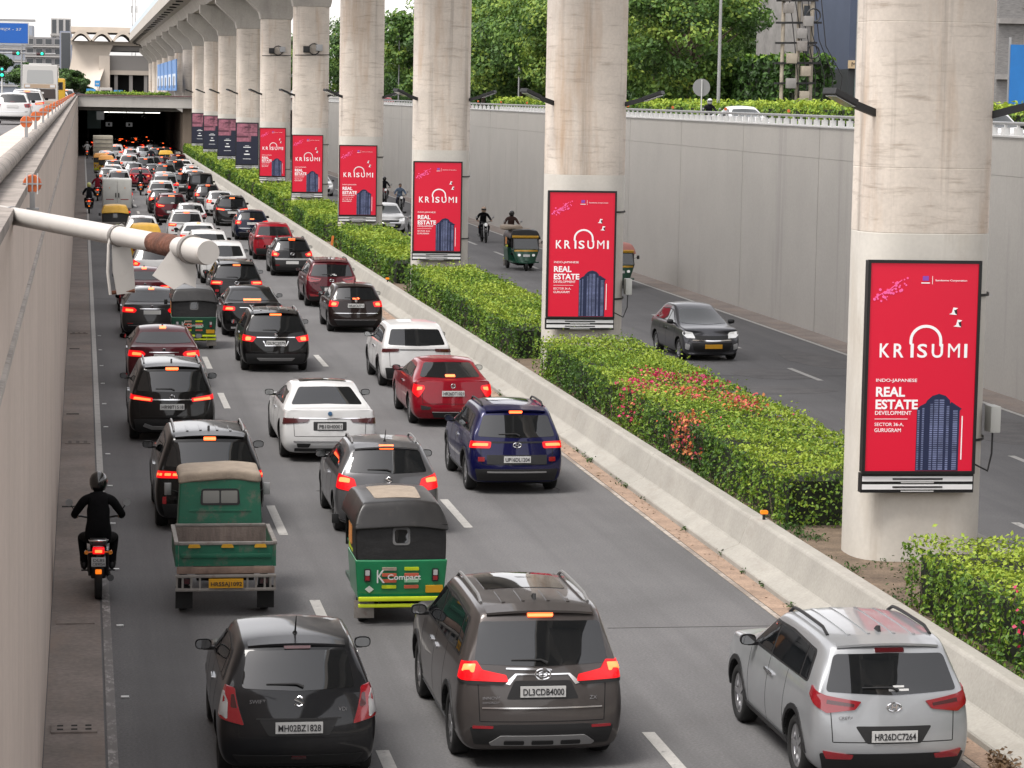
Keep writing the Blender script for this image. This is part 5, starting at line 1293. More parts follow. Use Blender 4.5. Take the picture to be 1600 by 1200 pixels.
pl = boxo('number_plate', -.24, .24, -.10, -.085, .29, .42, M_platey, cg); text('plate_lettering', 'HR55AJ1092', .1, (-.215, -.104, .32), M_ink, pl, width=.43, height=.075, bold=.001)
for sg in (-1, 1):
    t = boxo('tail_light', sg * .53 - .06, sg * .53 + .06, -.018, .05, .33, .42, M_blackpl, cg); boxo('lens', sg * .53 - .05, sg * .53 + .05, -.028, -.0185, .34, .41, M_reddark, t)
    add_wheel(cg, sg * .57, .55, .255, 2, .14)
    boxo('mud_flap', sg * .57 - .12, sg * .57 + .12, .20, .21, .08, .40, M_rubber, cg)
boxo('chassis', -.4, .4, .1, 2.6, .36, .57, M_dark, cg); add_wheel(cg, 0, 2.55, .235, 2, .13)
def cab(x, y, z):
    t = (z - .50) / 1.15
    return (x * (1.02 - .10 * t) * (1 - .16 * max(0, (y - 2.3) / .5)), y + .09 * t * (1 if y < 1.9 else -1.6), z)
cm = soft([-.62, -.57, 0, .57, .62], [1.60, 1.68, 2.3, 2.78, 2.86], [.50, .58, 1.0, 1.52, 1.62], cab, 2, .3)
obj('cab', cm, cg, [M_cgreen]); bc = bvh_of(cm)
w = obj('cab_window', drape(bc, rounded([(-.29, 1.19), (.29, 1.19), (.27, 1.43), (-.27, 1.43)], .05), 'rear', .010, .08), cg, [M_black])
for a, b in ((-.25, -.012), (.012, .25)): obj('pane', drape(bc, rounded([(a, 1.22), (b, 1.22), (b, 1.40), (a, 1.40)], .02), 'rear', .015, .08), w, [mat('cab_pane', (.13, .13, .12), .08, spec=.6)])
obj('cab_rib', drape(bc, rounded([(-.45, 1.10), (.45, 1.10), (.45, 1.12), (-.45, 1.12)], .008), 'rear', .012, .1), cg, [M_cgreen])
obj('windscreen', drape(bc, rounded([(-.42, 1.1), (.42, 1.1), (.38, 1.48), (-.38, 1.48)], .05), 'front', .010, .1), cg, [M_glass2])
tp = soft([-.60, -.5, -.15, .2, .5, .60], [1.66, 1.74, 2.1, 2.5, 2.66, 2.70], [1.55, 1.60, 1.70], lambda x, y, z: (x, y + .03 * math.sin(11 * x), z - .05 * (x / .6) ** 4 + .018 * math.sin(13 * x + 7 * y)), 2)
obj('roof_tarpaulin', tp, cg, [M_tan])
for sg in (-1, 1):
    MB().tube([(sg * .56, 2.5, 1.25), (sg * .72, 2.48, 1.3)], .012, 6).build('mirror_stalk', M_black, cg); boxo('mirror', sg * .73 - .05, sg * .73 + .05, 2.46, 2.485, 1.22, 1.40, M_steel, cg, .008)

for o in cg.children:
    if not o.name.startswith(('wheel', 'mud_flap')): o.location.z += .13
# ---- box truck
tk = empty('box_truck', (1.94, 151.0, 0), 0, 'small white box truck with closed rear doors in the left lane', 'truck')
M_box = mat('truck_white', (.40, .40, .375), .5, n=2, amt=.08)
boxo('cargo_box', -.80, .80, .03, 2.7, .72, 2.35, M_box, tk, .02)
for sg in (-1, 1):
    d = boxo('rear_door', min(sg * .012, sg * .77), max(sg * .012, sg * .77), -.02, .026, .78, 2.28, M_box, tk, .012)
    boxo('latch', sg * .08 - .03, sg * .08 + .03, -.05, -.021, 1.35, 1.6, M_blackpl, d); boxo('marker_light', sg * .42 - .02, sg * .42 + .02, -.03, -.021, 1.85, 1.91, M_amberoff, d)
    boxo('reflective_tape', sg * .40 - .22, sg * .40 + .22, -.025, -.0205, 1.22, 1.26, M_redoff, d)
    boxo('tail_light', sg * .6 - .12, sg * .6 + .12, -.02, .1, .50, .60, M_redon, tk, .01); add_wheel(tk, sg * .62, .75, .29, 2, .17); add_wheel(tk, sg * .62, 3.05, .29, 2, .17)
boxo('chassis', -.45, .45, .1, 3.4, .42, .70, M_dark, tk)
cb2 = soft([-.76, -.70, 0, .70, .76], [2.78, 2.86, 3.3, 3.75, 3.85], [.40, .5, 1.05, 1.72, 1.82], lambda x, y, z: (x * (1 - .10 * max(0, z - 1.0)), y - (.30 * max(0, z - 1.05) if y > 3.5 else 0), z), 2, .3)
obj('cab', cb2, tk, [PT('white')])
o = boxo('marker_reflector', .805, .815, .3, .5, 1.3, 1.6, mat('orange_sheet', (.7, .2, .05), .5), tk)
# ---- goods carrier seen from behind deep in the left lane
gt = empty('goods_truck', (2.05, 268.0, 0), 0, 'tan box-bodied goods truck entering the tunnel on the left', 'truck')
boxo('cargo_box', -.95, .95, .05, 3.6, .9, 2.75, mat('tan_box', (.33, .30, .24), .7, n=2, amt=.15), gt, .02)
for z in (1.2, 1.6, 2.0, 2.4): boxo('box_rib', -.90, .90, .02, .052, z, z + .05, M_oldmetal, gt)
boxo('chassis', -.5, .5, .1, 5, .5, .88, M_dark, gt); boxo('cab', -.85, .85, 3.75, 5.2, .5, 2.1, M_white, gt, .08)
for sg in (-1, 1): add_wheel(gt, sg * .72, .9, .4, 2, .25); add_wheel(gt, sg * .72, 4.3, .4, 2, .25); boxo('tail_light', sg * .75 - .1, sg * .75 + .1, .0, .08, .7, .8, M_redon, gt)

# ---- coach on the upper left street
bs = empty('coach', (-2.95, 196.0, ZS + .006), 0, 'white coach with brown engine panel on the upper left street', 'bus')
M_coach = mat('coach_white', (.40, .39, .37), .4, coat=.5)
bm_ = soft([-1.25, -1.15, 0, 1.15, 1.25], [0, .12, 3, 8, 8.4], [.45, .6, 1.7, 3.15, 3.35], lambda x, y, z: (x * (1 - .03 * max(0, z - 2.6)), y + (.06 * max(0, z - 1.6) if y < .2 else 0), z), 2, .45)
obj('body', bm_, bs, [M_coach]); bb = bvh_of(bm_)
def bd(nm, p, m, off=.01, r=.05): return obj(nm, drape(bb, rounded(p, r), 'rear', off, .25), bs, [m])
bd('rear_window', [(-.95, 2.05), (.95, 2.05), (.90, 2.98), (-.90, 2.98)], mat('coach_window', (.26, .265, .26), .08), .012, .12)
bd('engine_panel', [(-1.1, .95), (1.1, .95), (1.08, 1.65), (-1.08, 1.65)], mat('coach_brown', (.03, .021, .018), .5), .012)
e = bd('lamp_panel', [(-1.12, 1.70), (1.12, 1.70), (1.12, 1.98), (-1.12, 1.98)], mat('coach_tan', (.30, .22, .15), .5), .012)
for sg in (-1, 1):
    bd('tail_light', [(sg * .88 - .18, 1.75), (sg * .88 + .18, 1.75), (sg * .88 + .18, 1.94), (sg * .88 - .18, 1.94)], M_clear, .022, .04)
    add_wheel(bs, sg * 1.05, 2.2, .5, 2, .3); add_wheel(bs, sg * 1.05, 6.6, .5, 2, .3)
    boxo('side_window', min(sg * 1.235, sg * 1.262), max(sg * 1.235, sg * 1.262), .8, 7.6, 1.9, 2.9, M_glass, bs)
bd('number_plate', [(-.26, 1.3), (.26, 1.3), (.26, 1.44), (-.26, 1.44)], M_plate, .02, .01)
bd('bumper', [(-1.15, .62), (1.15, .62), (1.15, .80), (-1.15, .80)], mat('coach_bumper', (.40, .30, .22), .6), .03)
boxo('roof_vent', -.8, .8, .8, 2.6, 3.3, 3.46, M_coach, bs, .05)

# ================================================================== MOTORCYCLES AND RIDERS
def skin(vs_, es, rs, root=0, lv=2):
    me = bpy.data.meshes.new('skin'); me.from_pydata(vs_, es, []); 
    o = bpy.data.objects.new('tmp', me); COL.objects.link(o)
    md = o.modifiers.new('s', 'SKIN'); md.use_smooth_shade = True
    sv = me.skin_vertices[0].data
    for i, r in enumerate(rs): sv[i].radius = r if isinstance(r, tuple) else (r, r); sv[i].use_root = (i == root)
    s2 = o.modifiers.new('u', 'SUBSURF'); s2.levels = lv; s2.render_levels = lv
    bpy.context.view_layer.update()
    out = bpy.data.meshes.new_from_object(o.evaluated_get(bpy.context.evaluated_depsgraph_get()))
    bpy.data.objects.remove(o); out.shade_smooth()
    return out
def rider_mesh():
    V = []; E = []; R = []
    def add(p, r, par=None):
        V.append(p); R.append(r)
        if par is not None: E.append((par, len(V) - 1))
        return len(V) - 1
    pel = add((0, .60, .90), (.17, .13)); sp = add((0, .60, 1.08), (.165, .12), pel); ch = add((0, .66, 1.28), (.19, .13), sp); up = add((0, .71, 1.42), (.15, .10), ch)
    nk = add((0, .74, 1.49), .06, up); hd = add((0, .78, 1.60), .085, nk); add((0, .79, 1.70), .07, hd)
    for s in (-1, 1):
        sh = add((s * .20, .69, 1.385), .078, up); el = add((s * .345, .78, 1.16), .058, sh); wr = add((s * .335, 1.08, 1.085), .040, el)
        pm = add((s * .34, 1.15, 1.09), (.036, .026), wr)
        for q, (dx, ln) in enumerate(((-.033, .05), (-.012, .058), (.010, .055), (.030, .045))):
            k = add((s * .34 + dx, 1.195, 1.105), .0105, pm); t = add((s * .34 + dx, 1.195 + ln * .6, 1.088), .0095, k); add((s * .34 + dx, 1.195 + ln * .45, 1.052), .0085, t)
        th = add((s * .34 - s * .042, 1.15, 1.075), .012, pm); add((s * .34 - s * .045, 1.185, 1.045), .010, th)
        hp = add((s * .11, .64, .84), .105, pel); kn = add((s * .235, 1.03, .80), .075, hp); an = add((s * .20, .86, .42), .05, kn); hl = add((s * .20, .80, .35), .045, an); add((s * .215, 1.03, .345), .042, an)
    return skin(V, E, R)
RM = rider_mesh()
fc = [(p.index, p.center.copy()) for p in RM.polygons]
for i, c in fc:
    m = 0
    if c.z < .46 or (c.z < .5 and c.y > .9 and abs(c.x) > .15 and c.z < .40): m = 2
    elif c.z < .92 and abs(c.x) < .36 and not (c.y > 1.1 and c.z > 1.0): m = 1
    elif abs(c.x) > .25 and c.y > 1.10 and c.z > 1.0: m = 3
    elif c.z > 1.53: m = 3
    RM.polygons[i].material_index = m
M_skin = mat('skin', (.28, .16, .10), .5)
for m in (M_black, M_black, M_blackpl, M_skin): RM.materials.append(m)
hb = MB(); prof_h = [(-.155, 0), (-.155, .07), (-.13, .105), (-.05, .132), (.03, .130), (.09, .10), (.125, .05), (.135, 0)]
hb.lathe(prof_h, 'z', 20); hme = hb.mesh('helmet', smooth=60)
for v in hme.vertices: v.co.y *= 1.12
hme.materials.append(M_black)
hv = MB(); hv.lathe([(-.05, .136), (.035, .134)], 'z', 20); hv.f = [f for f in hv.f if all(hv.v[i][1] > .03 for i in f)]; hv.m = [0] * len(hv.f)
for i, v in enumerate(hv.v): hv.v[i] = (v[0], v[1] * 1.13, v[2])
vme = hv.mesh('visor', smooth=60); vme.materials.append(M_glass)
nose = MB().prism([(-.012, -.02), (.012, -.02), (0, .03)], 'y', .085, .115)
def face_mesh():
    b = MB(); b.lathe([(-.10, 0), (-.09, .045), (-.04, .075), (.03, .082), (.08, .06), (.10, 0)], 'z', 16)
    b.v = [(x, y * 1.08, z) for x, y, z in b.v]
    b.prism([(-.013, -.035), (.013, -.035), (0, .02)], 'y', .075, .105)
    b.cbox((-.03, .083, .015), (.022, .008, .010), 1); b.cbox((.03, .083, .015), (.022, .008, .010), 1); b.cbox((0, .078, -.05), (.04, .008, .008), 1)
    b.cbox((-.083, 0, 0), (.012, .03, .05)); b.cbox((.083, 0, 0), (.012, .03, .05))
    m = b.mesh('face', smooth=60); m.materials.append(M_skin); m.materials.append(M_ink); return m
FM = face_mesh()
def build_bike():
    r = bpy.data.objects.new('motorcycle', None); COL.objects.link(r); r.empty_display_size = .1
    for y, w in ((.33, .11), (1.68, .085)):
        t, m = wheel_meshes(.31 if y < 1 else .305, w, 2)
        e = obj('wheel', t, r); e.location = (0, y, .31); obj('rim', m, e)
    sm = soft([-.14, -.11, 0, .11, .14], [.10, .2, .55, .95, 1.0], [.74, .77, .84], lambda x, y, z: (x * (.72 if y < .25 else (1 if y < .8 else .7)), y, z + (.05 if y < .3 else 0) + .02 * math.sin(y * 5)), 2, .1)
    obj('seat', sm, r, [M_blackpl])
    tm = soft([-.15, -.12, 0, .12, .15], [.92, 1.0, 1.2, 1.38, 1.44], [.72, .78, .92, .98], lambda x, y, z: (x * (1.0 if z > .8 else .8), y, z), 2, .1)
    obj('tank', tm, r, [paint('bike_black', (.004, .004, .0045), .2)])
    MB().bar((0, .45, .42), (0, 1.0, .40), .22, .30).build('engine', M_darkrim, r, bevel=.03); boxo('crankcase', -.16, .16, .85, 1.25, .28, .62, M_darkrim, r, .04)
    MB().tube([(0, .33, .31), (0, .75, .45)], .035, 8).tube([(-.1, .2, .72), (-.1, 1.1, .7)], .02, 8).tube([(.1, .2, .72), (.1, 1.1, .7)], .02, 8).tube([(0, 1.1, .7), (0, 1.4, .95)], .035, 8).build('frame', M_black, r, smooth=60)
    for s in (-1, 1):
        MB().tube([(s * .09, 1.68, .31), (s * .09, 1.45, .95)], .024, 8).build('fork', M_steel, r, smooth=60)
        MB().tube([(s * .12, .36, .34), (s * .13, .30, .68)], .026, 8).build('shock_absorber', M_black, r, smooth=60)
        m_ = MB().tube([(s * .30, 1.22, 1.08), (s * .40, 1.22, 1.24)], .008, 6).build('mirror_stalk', M_black, r)
        g = MB().lathe([(-.012, 0), (-.012, .055), (.012, .045), (.02, 0)], 'y', 14, c=(s * .42, 1.22, 1.27)).build('mirror', M_steel, r, smooth=50)
        MB().tube([(s * .06, .12, .72), (s * .15, .10, .72)], .012, 6).lathe([(-.03, .0), (-.03, .03), (.03, .03), (.03, 0)], 'y', 10, c=(s * .17, .10, .72)).build('indicator', M_amberoff, r, smooth=50)
        MB().tube([(s * .08, .8, .34), (s * .24, .84, .33)], .014, 6).build('foot_peg', M_black, r)
    MB().tube([(-.38, 1.16, 1.08), (-.25, 1.26, 1.06), (0, 1.32, 1.0), (.25, 1.26, 1.06), (.38, 1.16, 1.08)], .015, 8).build('handlebar', M_black, r, smooth=60)
    MB().tube([(.14, .95, .30), (.16, .5, .28), (.17, .02, .36)], [.025, .045, .05], 10).build('exhaust', M_darkrim, r, smooth=60)
    MB().prism([(.05, .66), (.42, .70), (.62, .62), (.62, .66), (.42, .745), (.03, .71)], 'x', -.075, .075).build('rear_mudguard', M_black, r)
    MB().prism([(1.40, .60), (1.62, .65), (1.92, .52), (1.94, .55), (1.64, .69), (1.40, .64)], 'x', -.06, .06).build('front_mudguard', M_black, r)
    MB().tube([(-.13, .32, .86), (-.12, .06, .89), (0, .0, .90), (.12, .06, .89), (.13, .32, .86)], .014, 8).build('grab_rail', M_chrome, r, smooth=60)
    t = boxo('tail_light', -.085, .085, .02, .10, .70, .80, M_redon, r, .02); boxo('bulb', -.05, .05, .012, .021, .725, .765, M_redhot, t)
    boxo('number_plate', -.10, .10, -.005, .005, .53, .66, M_plate, r); boxo('plate_bracket', -.03, .03, .0052, .14, .55, .70, M_black, r)
    boxo('lower_lamp', -.045, .045, -.02, .06, .42, .48, M_amber, r, .012)
    MB().lathe([(-.06, 0), (-.06, .07), (.06, .09), (.07, .085), (.075, 0)], 'y', 16, c=(0, 1.58, .92)).build('headlight', M_head, r, smooth=50)
    return r
BIKE = build_bike(); bike_n = [0]
def cloth(nm, c): return mat('cloth_' + nm, c, .85, spec=.12, n=8, amt=.2, bump=.8, bscale=11)
def biker(x, y, blabel, plabel, shirt, trou, helm, flip=False, pillion=None, helmet=True, bikecol=None, group='motorcycles threading the traffic', lit=True, rz=0):
    if bike_n[0] == 0: b = BIKE
    else: b = copy_tree(BIKE)
    bike_n[0] += 1
    b.location = (x, y, 0); b.rotation_euler = (0, 0, rad(rz + (180 if flip else 0))); tag(b, blabel, 'motorcycle', group)
    for o in b.children:
        if bikecol and o.name.startswith('tank'): set_mat(o, bikecol)
    riders = [(0, 0, shirt, helm, plabel)] + ([(-.34, .05, pillion[0], pillion[1], pillion[2])] if pillion else [])
    for dy, dz, sh, hm, lab in riders:
        p = obj('person', RM, None); p.location = b.location; p.rotation_euler = b.rotation_euler
        p.location.y += dy * (-1 if flip else 1); p.location.z += dz
        set_mat(p, sh, 0); set_mat(p, trou, 1); tag(p, lab, 'person', 'riders')
        if hm:
            h = obj('helmet', hme, p); h.location = (0, .795, 1.655); set_mat(h, hm)
            v = obj('visor', vme, h)
        else:
            h = obj('head', FM, p); h.location = (0, .80, 1.635)
            hr = obj('hair', hme, p); hr.location = (0, .775, 1.685); hr.scale = (.72, .66, .66); set_mat(hr, mat('hair', (.010, .008, .007), .6))
    return b
K_black = cloth('black', (.0035, .0035, .004)); K_dark = cloth('dark', (.010, .010, .013)); K_white = cloth('white', (.38, .38, .37)); K_blue = cloth('blue', (.11, .15, .21)); K_red = cloth('red', (.16, .012, .022)); K_pink = cloth('pink', (.5, .15, .2)); K_jean = cloth('jean', (.03, .035, .05))
H_red = mat('helmet_black', (.004, .004, .0042), .25, coat=.8); H_w = mat('helmet_white', (.42, .42, .42), .25, coat=.8); H_y = mat('helmet_yellow', (.5, .5, .15), .25, coat=.8)
nb = biker(.24, 38.3, 'black motorcycle with glowing red and amber tail lamps by the left wall', 'rider all in black with black helmet on the nearest motorcycle', K_black, K_black, H_red)
pl = [o for o in nb.children if o.name.startswith('number_plate')][0]
text('plate_lettering', 'DL8S', .05, (-.08, -.0085, .60), M_ink, pl, width=.16, height=.04); text('plate_lettering', 'CB9054', .05, (-.085, -.0085, .545), M_ink, pl, width=.17, height=.04)
biker(.42, 160.4, 'motorcycle carrying two in the far left gutter', 'rider in black ahead of a pillion in the far left gutter', K_black, K_dark, H_w, pillion=(K_dark, H_y, 'pillion with yellow helmet in the far left gutter'))
biker(1.02, 178.5, 'motorcycle left of the box truck', 'rider in red jacket left of the box truck', K_red, K_dark, H_red)
biker(4.05, 189.0, 'motor scooter between the far left and middle lanes', 'rider in dark maroon jacket between the lanes', K_dark, K_dark, H_red)
biker(.55, 288.5, 'white scooter at the left edge of the tunnel mouth', 'rider in white shirt at the tunnel mouth', K_white, K_dark, H_red)
biker(6.6, 262.0, 'motorcycle ahead of the yellow-roofed rickshaw', 'rider in dark clothes with white helmet near the tunnel', K_dark, K_dark, H_w)
G_on = 'traffic on the oncoming carriageway'
biker(19.95, 134.6, 'motorcycle facing the camera to the right of the third pier', 'rider in black with tan helmet facing the camera', K_black, K_dark, mat('helmet_tan', (.35, .25, .18), .4), flip=True, group=G_on)
biker(20.72, 130.5, 'motorcycle facing the camera behind the oncoming rickshaw', 'rider in dark brown top behind the oncoming rickshaw', cloth('brown', (.06, .035, .03)), K_dark, H_red, flip=True, group=G_on)
biker(19.7, 168.6, 'motorcycle with orange load beside the white oncoming hatchback', 'bareheaded rider in pale blue shirt between third and fourth piers', K_blue, K_jean, None, flip=True, group=G_on)
biker(20.2, 182.0, 'red scooter between third and fourth piers', 'rider in dark clothes on the red scooter', K_dark, K_dark, H_red, flip=True, bikecol=MATS['paint_brightred'], group=G_on)
biker(30.6, 131.0, 'scooter on the upper right street by the shrubs', 'rider with white helmet on the upper right street', K_dark, K_dark, H_w, flip=True, group='upper street riders').location.z = ZS + .006
for o in COL.objects:
    if o.get('label') == 'rider with white helmet on the upper right street': o.location.z = ZS + .006
# ================================================================== BILLBOARDS ON THE PIERS
M_screen = mat('red_screen', (.42, .004, .022), .35, emit=(.70, .004, .034), estr=.14)
M_wtext = mat('screen_white', (.6, .6, .6), .5, emit=(1, 1, 1), estr=.12)
M_pinkp = mat('screen_pink', (.75, .10, .30), .5, emit=(.9, .15, .4), estr=.06)
M_navyp = mat('screen_navy', (.006, .010, .036), .5, emit=(.01, .02, .08), estr=.08)
M_lpane = mat('tower_window_print', (.13, .15, .26), .5, n=4, amt=.6, emit=(.25, .3, .5), estr=.02)
M_dnavy = mat('night_screen', (.006, .0065, .014), .35, emit=(.010, .012, .028), estr=.3)
M_rose = mat('rose_print', (.30, .11, .15), .45, n=2.5, amt=.6)
M_rosed = mat('rose_dark_print', (.10, .03, .05), .5)
BW, BH = 1.70, 3.14
def board_frame(r):
    MB().box(-BW / 2, BW / 2, -.02, .16, 0, BH).build('cabinet', M_black, r, bevel=.01)
    for a, b, c, d in ((-BW / 2 - .01, BW / 2 + .01, BH - .035, BH + .012), (-BW / 2 - .01, BW / 2 + .01, -.012, .03), (-BW / 2 - .01, -BW / 2 + .035, .0302, BH - .0352), (BW / 2 - .035, BW / 2 + .01, .0302, BH - .0352)):
        boxo('frame_bar', a, b, -.05, .0, c, d, M_black, r)
    for z in (.45, 2.62):
        t = MB(); q = rrect(PW + .03, PD + .03, .71, 10); t.v = []
        for zz in (z - .02, z + .02):
            t.v += [(x + .22, y + PD / 2 + .19, zz) for x, y in q]
        n = len(q)
        for i in range(n): t.f.append((i, (i + 1) % n, n + (i + 1) % n, n + i)); t.m.append(0)
        t.build('strap', M_black, r)
    MB().box(-BW / 2 - .01, BW / 2 + .01, .0, .16, -.30, -.013).build('base_box', M_black, r)
    for z0, z1 in ((-.13, -.055), (-.25, -.175)):
        boxo('base_strip', -BW / 2 + .01, BW / 2 - .01, -.012, -.001, z0, z1, mat('base_white', (.72, .72, .72), .5), r)
        boxo('base_slot', -.38, .38, -.018, -.0122, (z0 + z1) / 2 - .012, (z0 + z1) / 2 + .012, M_black, r)
    for z0 in (-.155, -.285): boxo('base_badge', -.25, .25, -.012, -.001, z0, z0 + .016, M_white, r)
def red_board():
    r = bpy.data.objects.new('billboard', None); COL.objects.link(r); r.empty_display_size = .1
    board_frame(r)
    s = boxo('screen', -BW / 2 + .035, BW / 2 - .035, -.028, -.0201, .03, BH - .035, M_screen, r)
    Y = -.031
    def t(s_, x, z, w, h, m=M_wtext, b=.0): return text('lettering', s_, h * 1.4, (x, Y, z), m, s, width=w, height=h, bold=b)
    xs = [-.66, -.45, -.20, -.085, .13, .37, .615]; ws = [.15, .15, .045, .15, .17, .18, .045]
    for ch, x, w in zip('KRISUMI', xs, ws): t(ch, x, 1.72, w, .205, b=0 if ch == 'M' else .004)
    ar = MB(); n = 14; x0, x1, zb = -.178, .275, 1.92
    pts = [(x0, Y, 1.925)] + [((x0 + x1) / 2 - (x1 - x0) / 2 * math.cos(math.pi * i / n), Y, 1.97 + .21 * math.sin(math.pi * i / n)) for i in range(n + 1)] + [(x1, Y, 1.90)]
    for p, q in zip(pts, pts[1:]): ar.bar(p, q, .006, .042, up=(0, 0, 1))
    for i in range(len(pts)): ar.lathe([(-.003, 0), (-.003, .021), (.003, .021), (.003, 0)], 'y', 8, c=pts[i])
    ar.build('arch_mark', M_wtext, s)
    t('INDO-JAPANESE', -.69, 1.355, .62, .062); t('REAL', -.69, 1.14, .44, .145, b=.006); t('ESTATE', -.69, .955, .64, .145, b=.006); t('DEVELOPMENT', -.69, .865, .55, .058)
    boxo('rule', -.69, -.19, -.034, -.0285, .80, .807, M_wtext, s)
    t('SECTOR 36-A,', -.69, .70, .44, .055); t('GURUGRAM', -.69, .61, .40, .055)
    t('Sumitomo Corporation', .16, 2.845, .48, .035)
    boxo('mark', -.03, .06, -.034, -.0285, 2.85, 2.92, mat('violet_mark', (.25, .06, .4), .5), s); boxo('mark_caption', -.05, .08, -.034, -.0285, 2.81, 2.825, M_wtext, s); boxo('mark_rule', .115, .121, -.034, -.0285, 2.80, 2.92, M_wtext, s)
    # blossom branch, two cranes
    random.seed(5); br = MB()
    for p, q in (((-.74, 2.60), (-.52, 2.72)), ((-.60, 2.68), (-.42, 2.74)), ((-.52, 2.72), (-.34, 2.86)), ((-.64, 2.66), (-.56, 2.56))): br.bar((p[0], Y, p[1]), (q[0], Y, q[1]), .006, .012)
    for _ in range(34):
        u = random.random(); x = -.72 + .42 * u + random.uniform(-.06, .06); z = 2.60 + .22 * u + random.uniform(-.07, .07); rr = random.uniform(.010, .024)
        br.lathe([(-.004, 0), (-.004, rr), (.003, rr), (.003, 0)], 'y', 6, c=(x, Y, z))
    br.build('blossom_branch', M_pinkp, s)
    for cx, cz in ((.46, 2.38), (.53, 2.20)):
        b = MB().prism([(cx - .07, cz - .02), (cx - .03, cz + .0), (cx - .01, cz + .08), (cx + .06, cz + .07), (cx + .03, cz + .05), (cx + .04, cz - .03)], 'y', -.034, -.0285).build('crane', M_wtext, s)
        MB().prism([(cx + .0, cz + .04), (cx + .04, cz + .05), (cx + .05, cz - .02), (cx + .02, cz - .01)], 'y', -.0365, -.0345).build('crane_wing', M_ink, s)
    # tower
    tw = MB().prism([(-.05, .035), (.60, .035), (.60, .93), (.63, .96), (.47, 1.06), (.45, 1.03), (.45, 1.08), (.38, 1.15), (.28, 1.18), (.18, 1.15), (.10, 1.08), (.08, 1.04), (.0, 1.0), (-.05, .95)], 'y', -.034, -.0285).build('tower_picture', M_navyp, s)
    for x0_, x1_, zt in ((-.04, -.01, .94), (.03, .06, .97), (.15, .19, 1.03), (.21, .27, 1.08), (.29, .36, 1.08), (.40, .44, 1.0), (.50, .57, .92)):
        b = MB(); z = .05
        while z < zt: b.box(x0_, x1_, -.037, -.0345, z, z + .02); z += .032
        b.build('tower_window_column', M_lpane, tw)
    boxo('side_caption', .635, .65, -.034, -.0285, .20, .85, M_wtext, s)
    return r
def dark_board():
    r = bpy.data.objects.new('billboard', None); COL.objects.link(r); r.empty_display_size = .1
    board_frame(r)
    s = boxo('screen', -BW / 2 + .035, BW / 2 - .035, -.028, -.0201, .03, BH - .035, M_dnavy, r)
    boxo('rose_picture', -.76, .765, -.034, -.0285, 2.15, 3.06, M_rose, s); boxo('rose_picture', -.76, .3, -.034, -.0285, 1.72, 2.149, M_rose, s)
    boxo('dark_patch', -.2, .3, -.037, -.0345, 2.72, 2.86, M_rosed, s); boxo('dark_patch', -.76, .1, -.037, -.0345, 2.02, 2.16, M_rosed, s); boxo('dark_patch', -.3, .76, -.037, -.0345, 2.4, 2.44, M_rosed, s)
    for z, w, h in ((1.40, .30, .03), (1.28, .56, .05), (.98, .20, .07), (.74, .42, .08), (.42, .6, .03)):
        boxo('caption_bar', -w / 2, w / 2, -.034, -.0285, z, z + h, M_wtext, s)
    return r
RB, DB = red_board(), dark_board()
rb0 = db0 = True
for k in range(12):
    p = path(YK0 + SP * k)[0]
    if k < 6:
        b = RB if rb0 else copy_tree(RB); rb0 = False
        lab = '%s red advertising screen counted from the camera, on its pier' % ORD[k]
    elif p.y < YP:
        b = DB if db0 else copy_tree(DB); db0 = False
        lab = '%s dark navy and pink screen beyond the red ones' % ORD[k - 6]
    else: continue
    b.location = (p.x - .22, p.y - PD / 2 - .19, 1.87); b.rotation_euler = (0, 0, rad(-1.5)); tag(b, lab, 'billboard', 'advertising screens on the piers')
for k, kk in ((0, 'nearest red screen'), (1, 'second red screen')):
    p = path(YK0 + SP * k)[0]
    e = empty('junction_box', (p.x + PW / 2, p.y - .5, 2.6), 0, 'pale grey cable box on the pier edge by the %s' % kk, 'cable box')
    boxo('case', .0, .16, -.18, .12, -.18, .22, mat('pale_case', (.5, .5, .47), .5), e, .02)
    MB().tube([(.08, -.05, -.18), (.06, -.1, -.5), (-.1, -.4, -.72), (-.35, -.47, -.6)], .014, 6).build('cable', M_blackpl, e, smooth=50)

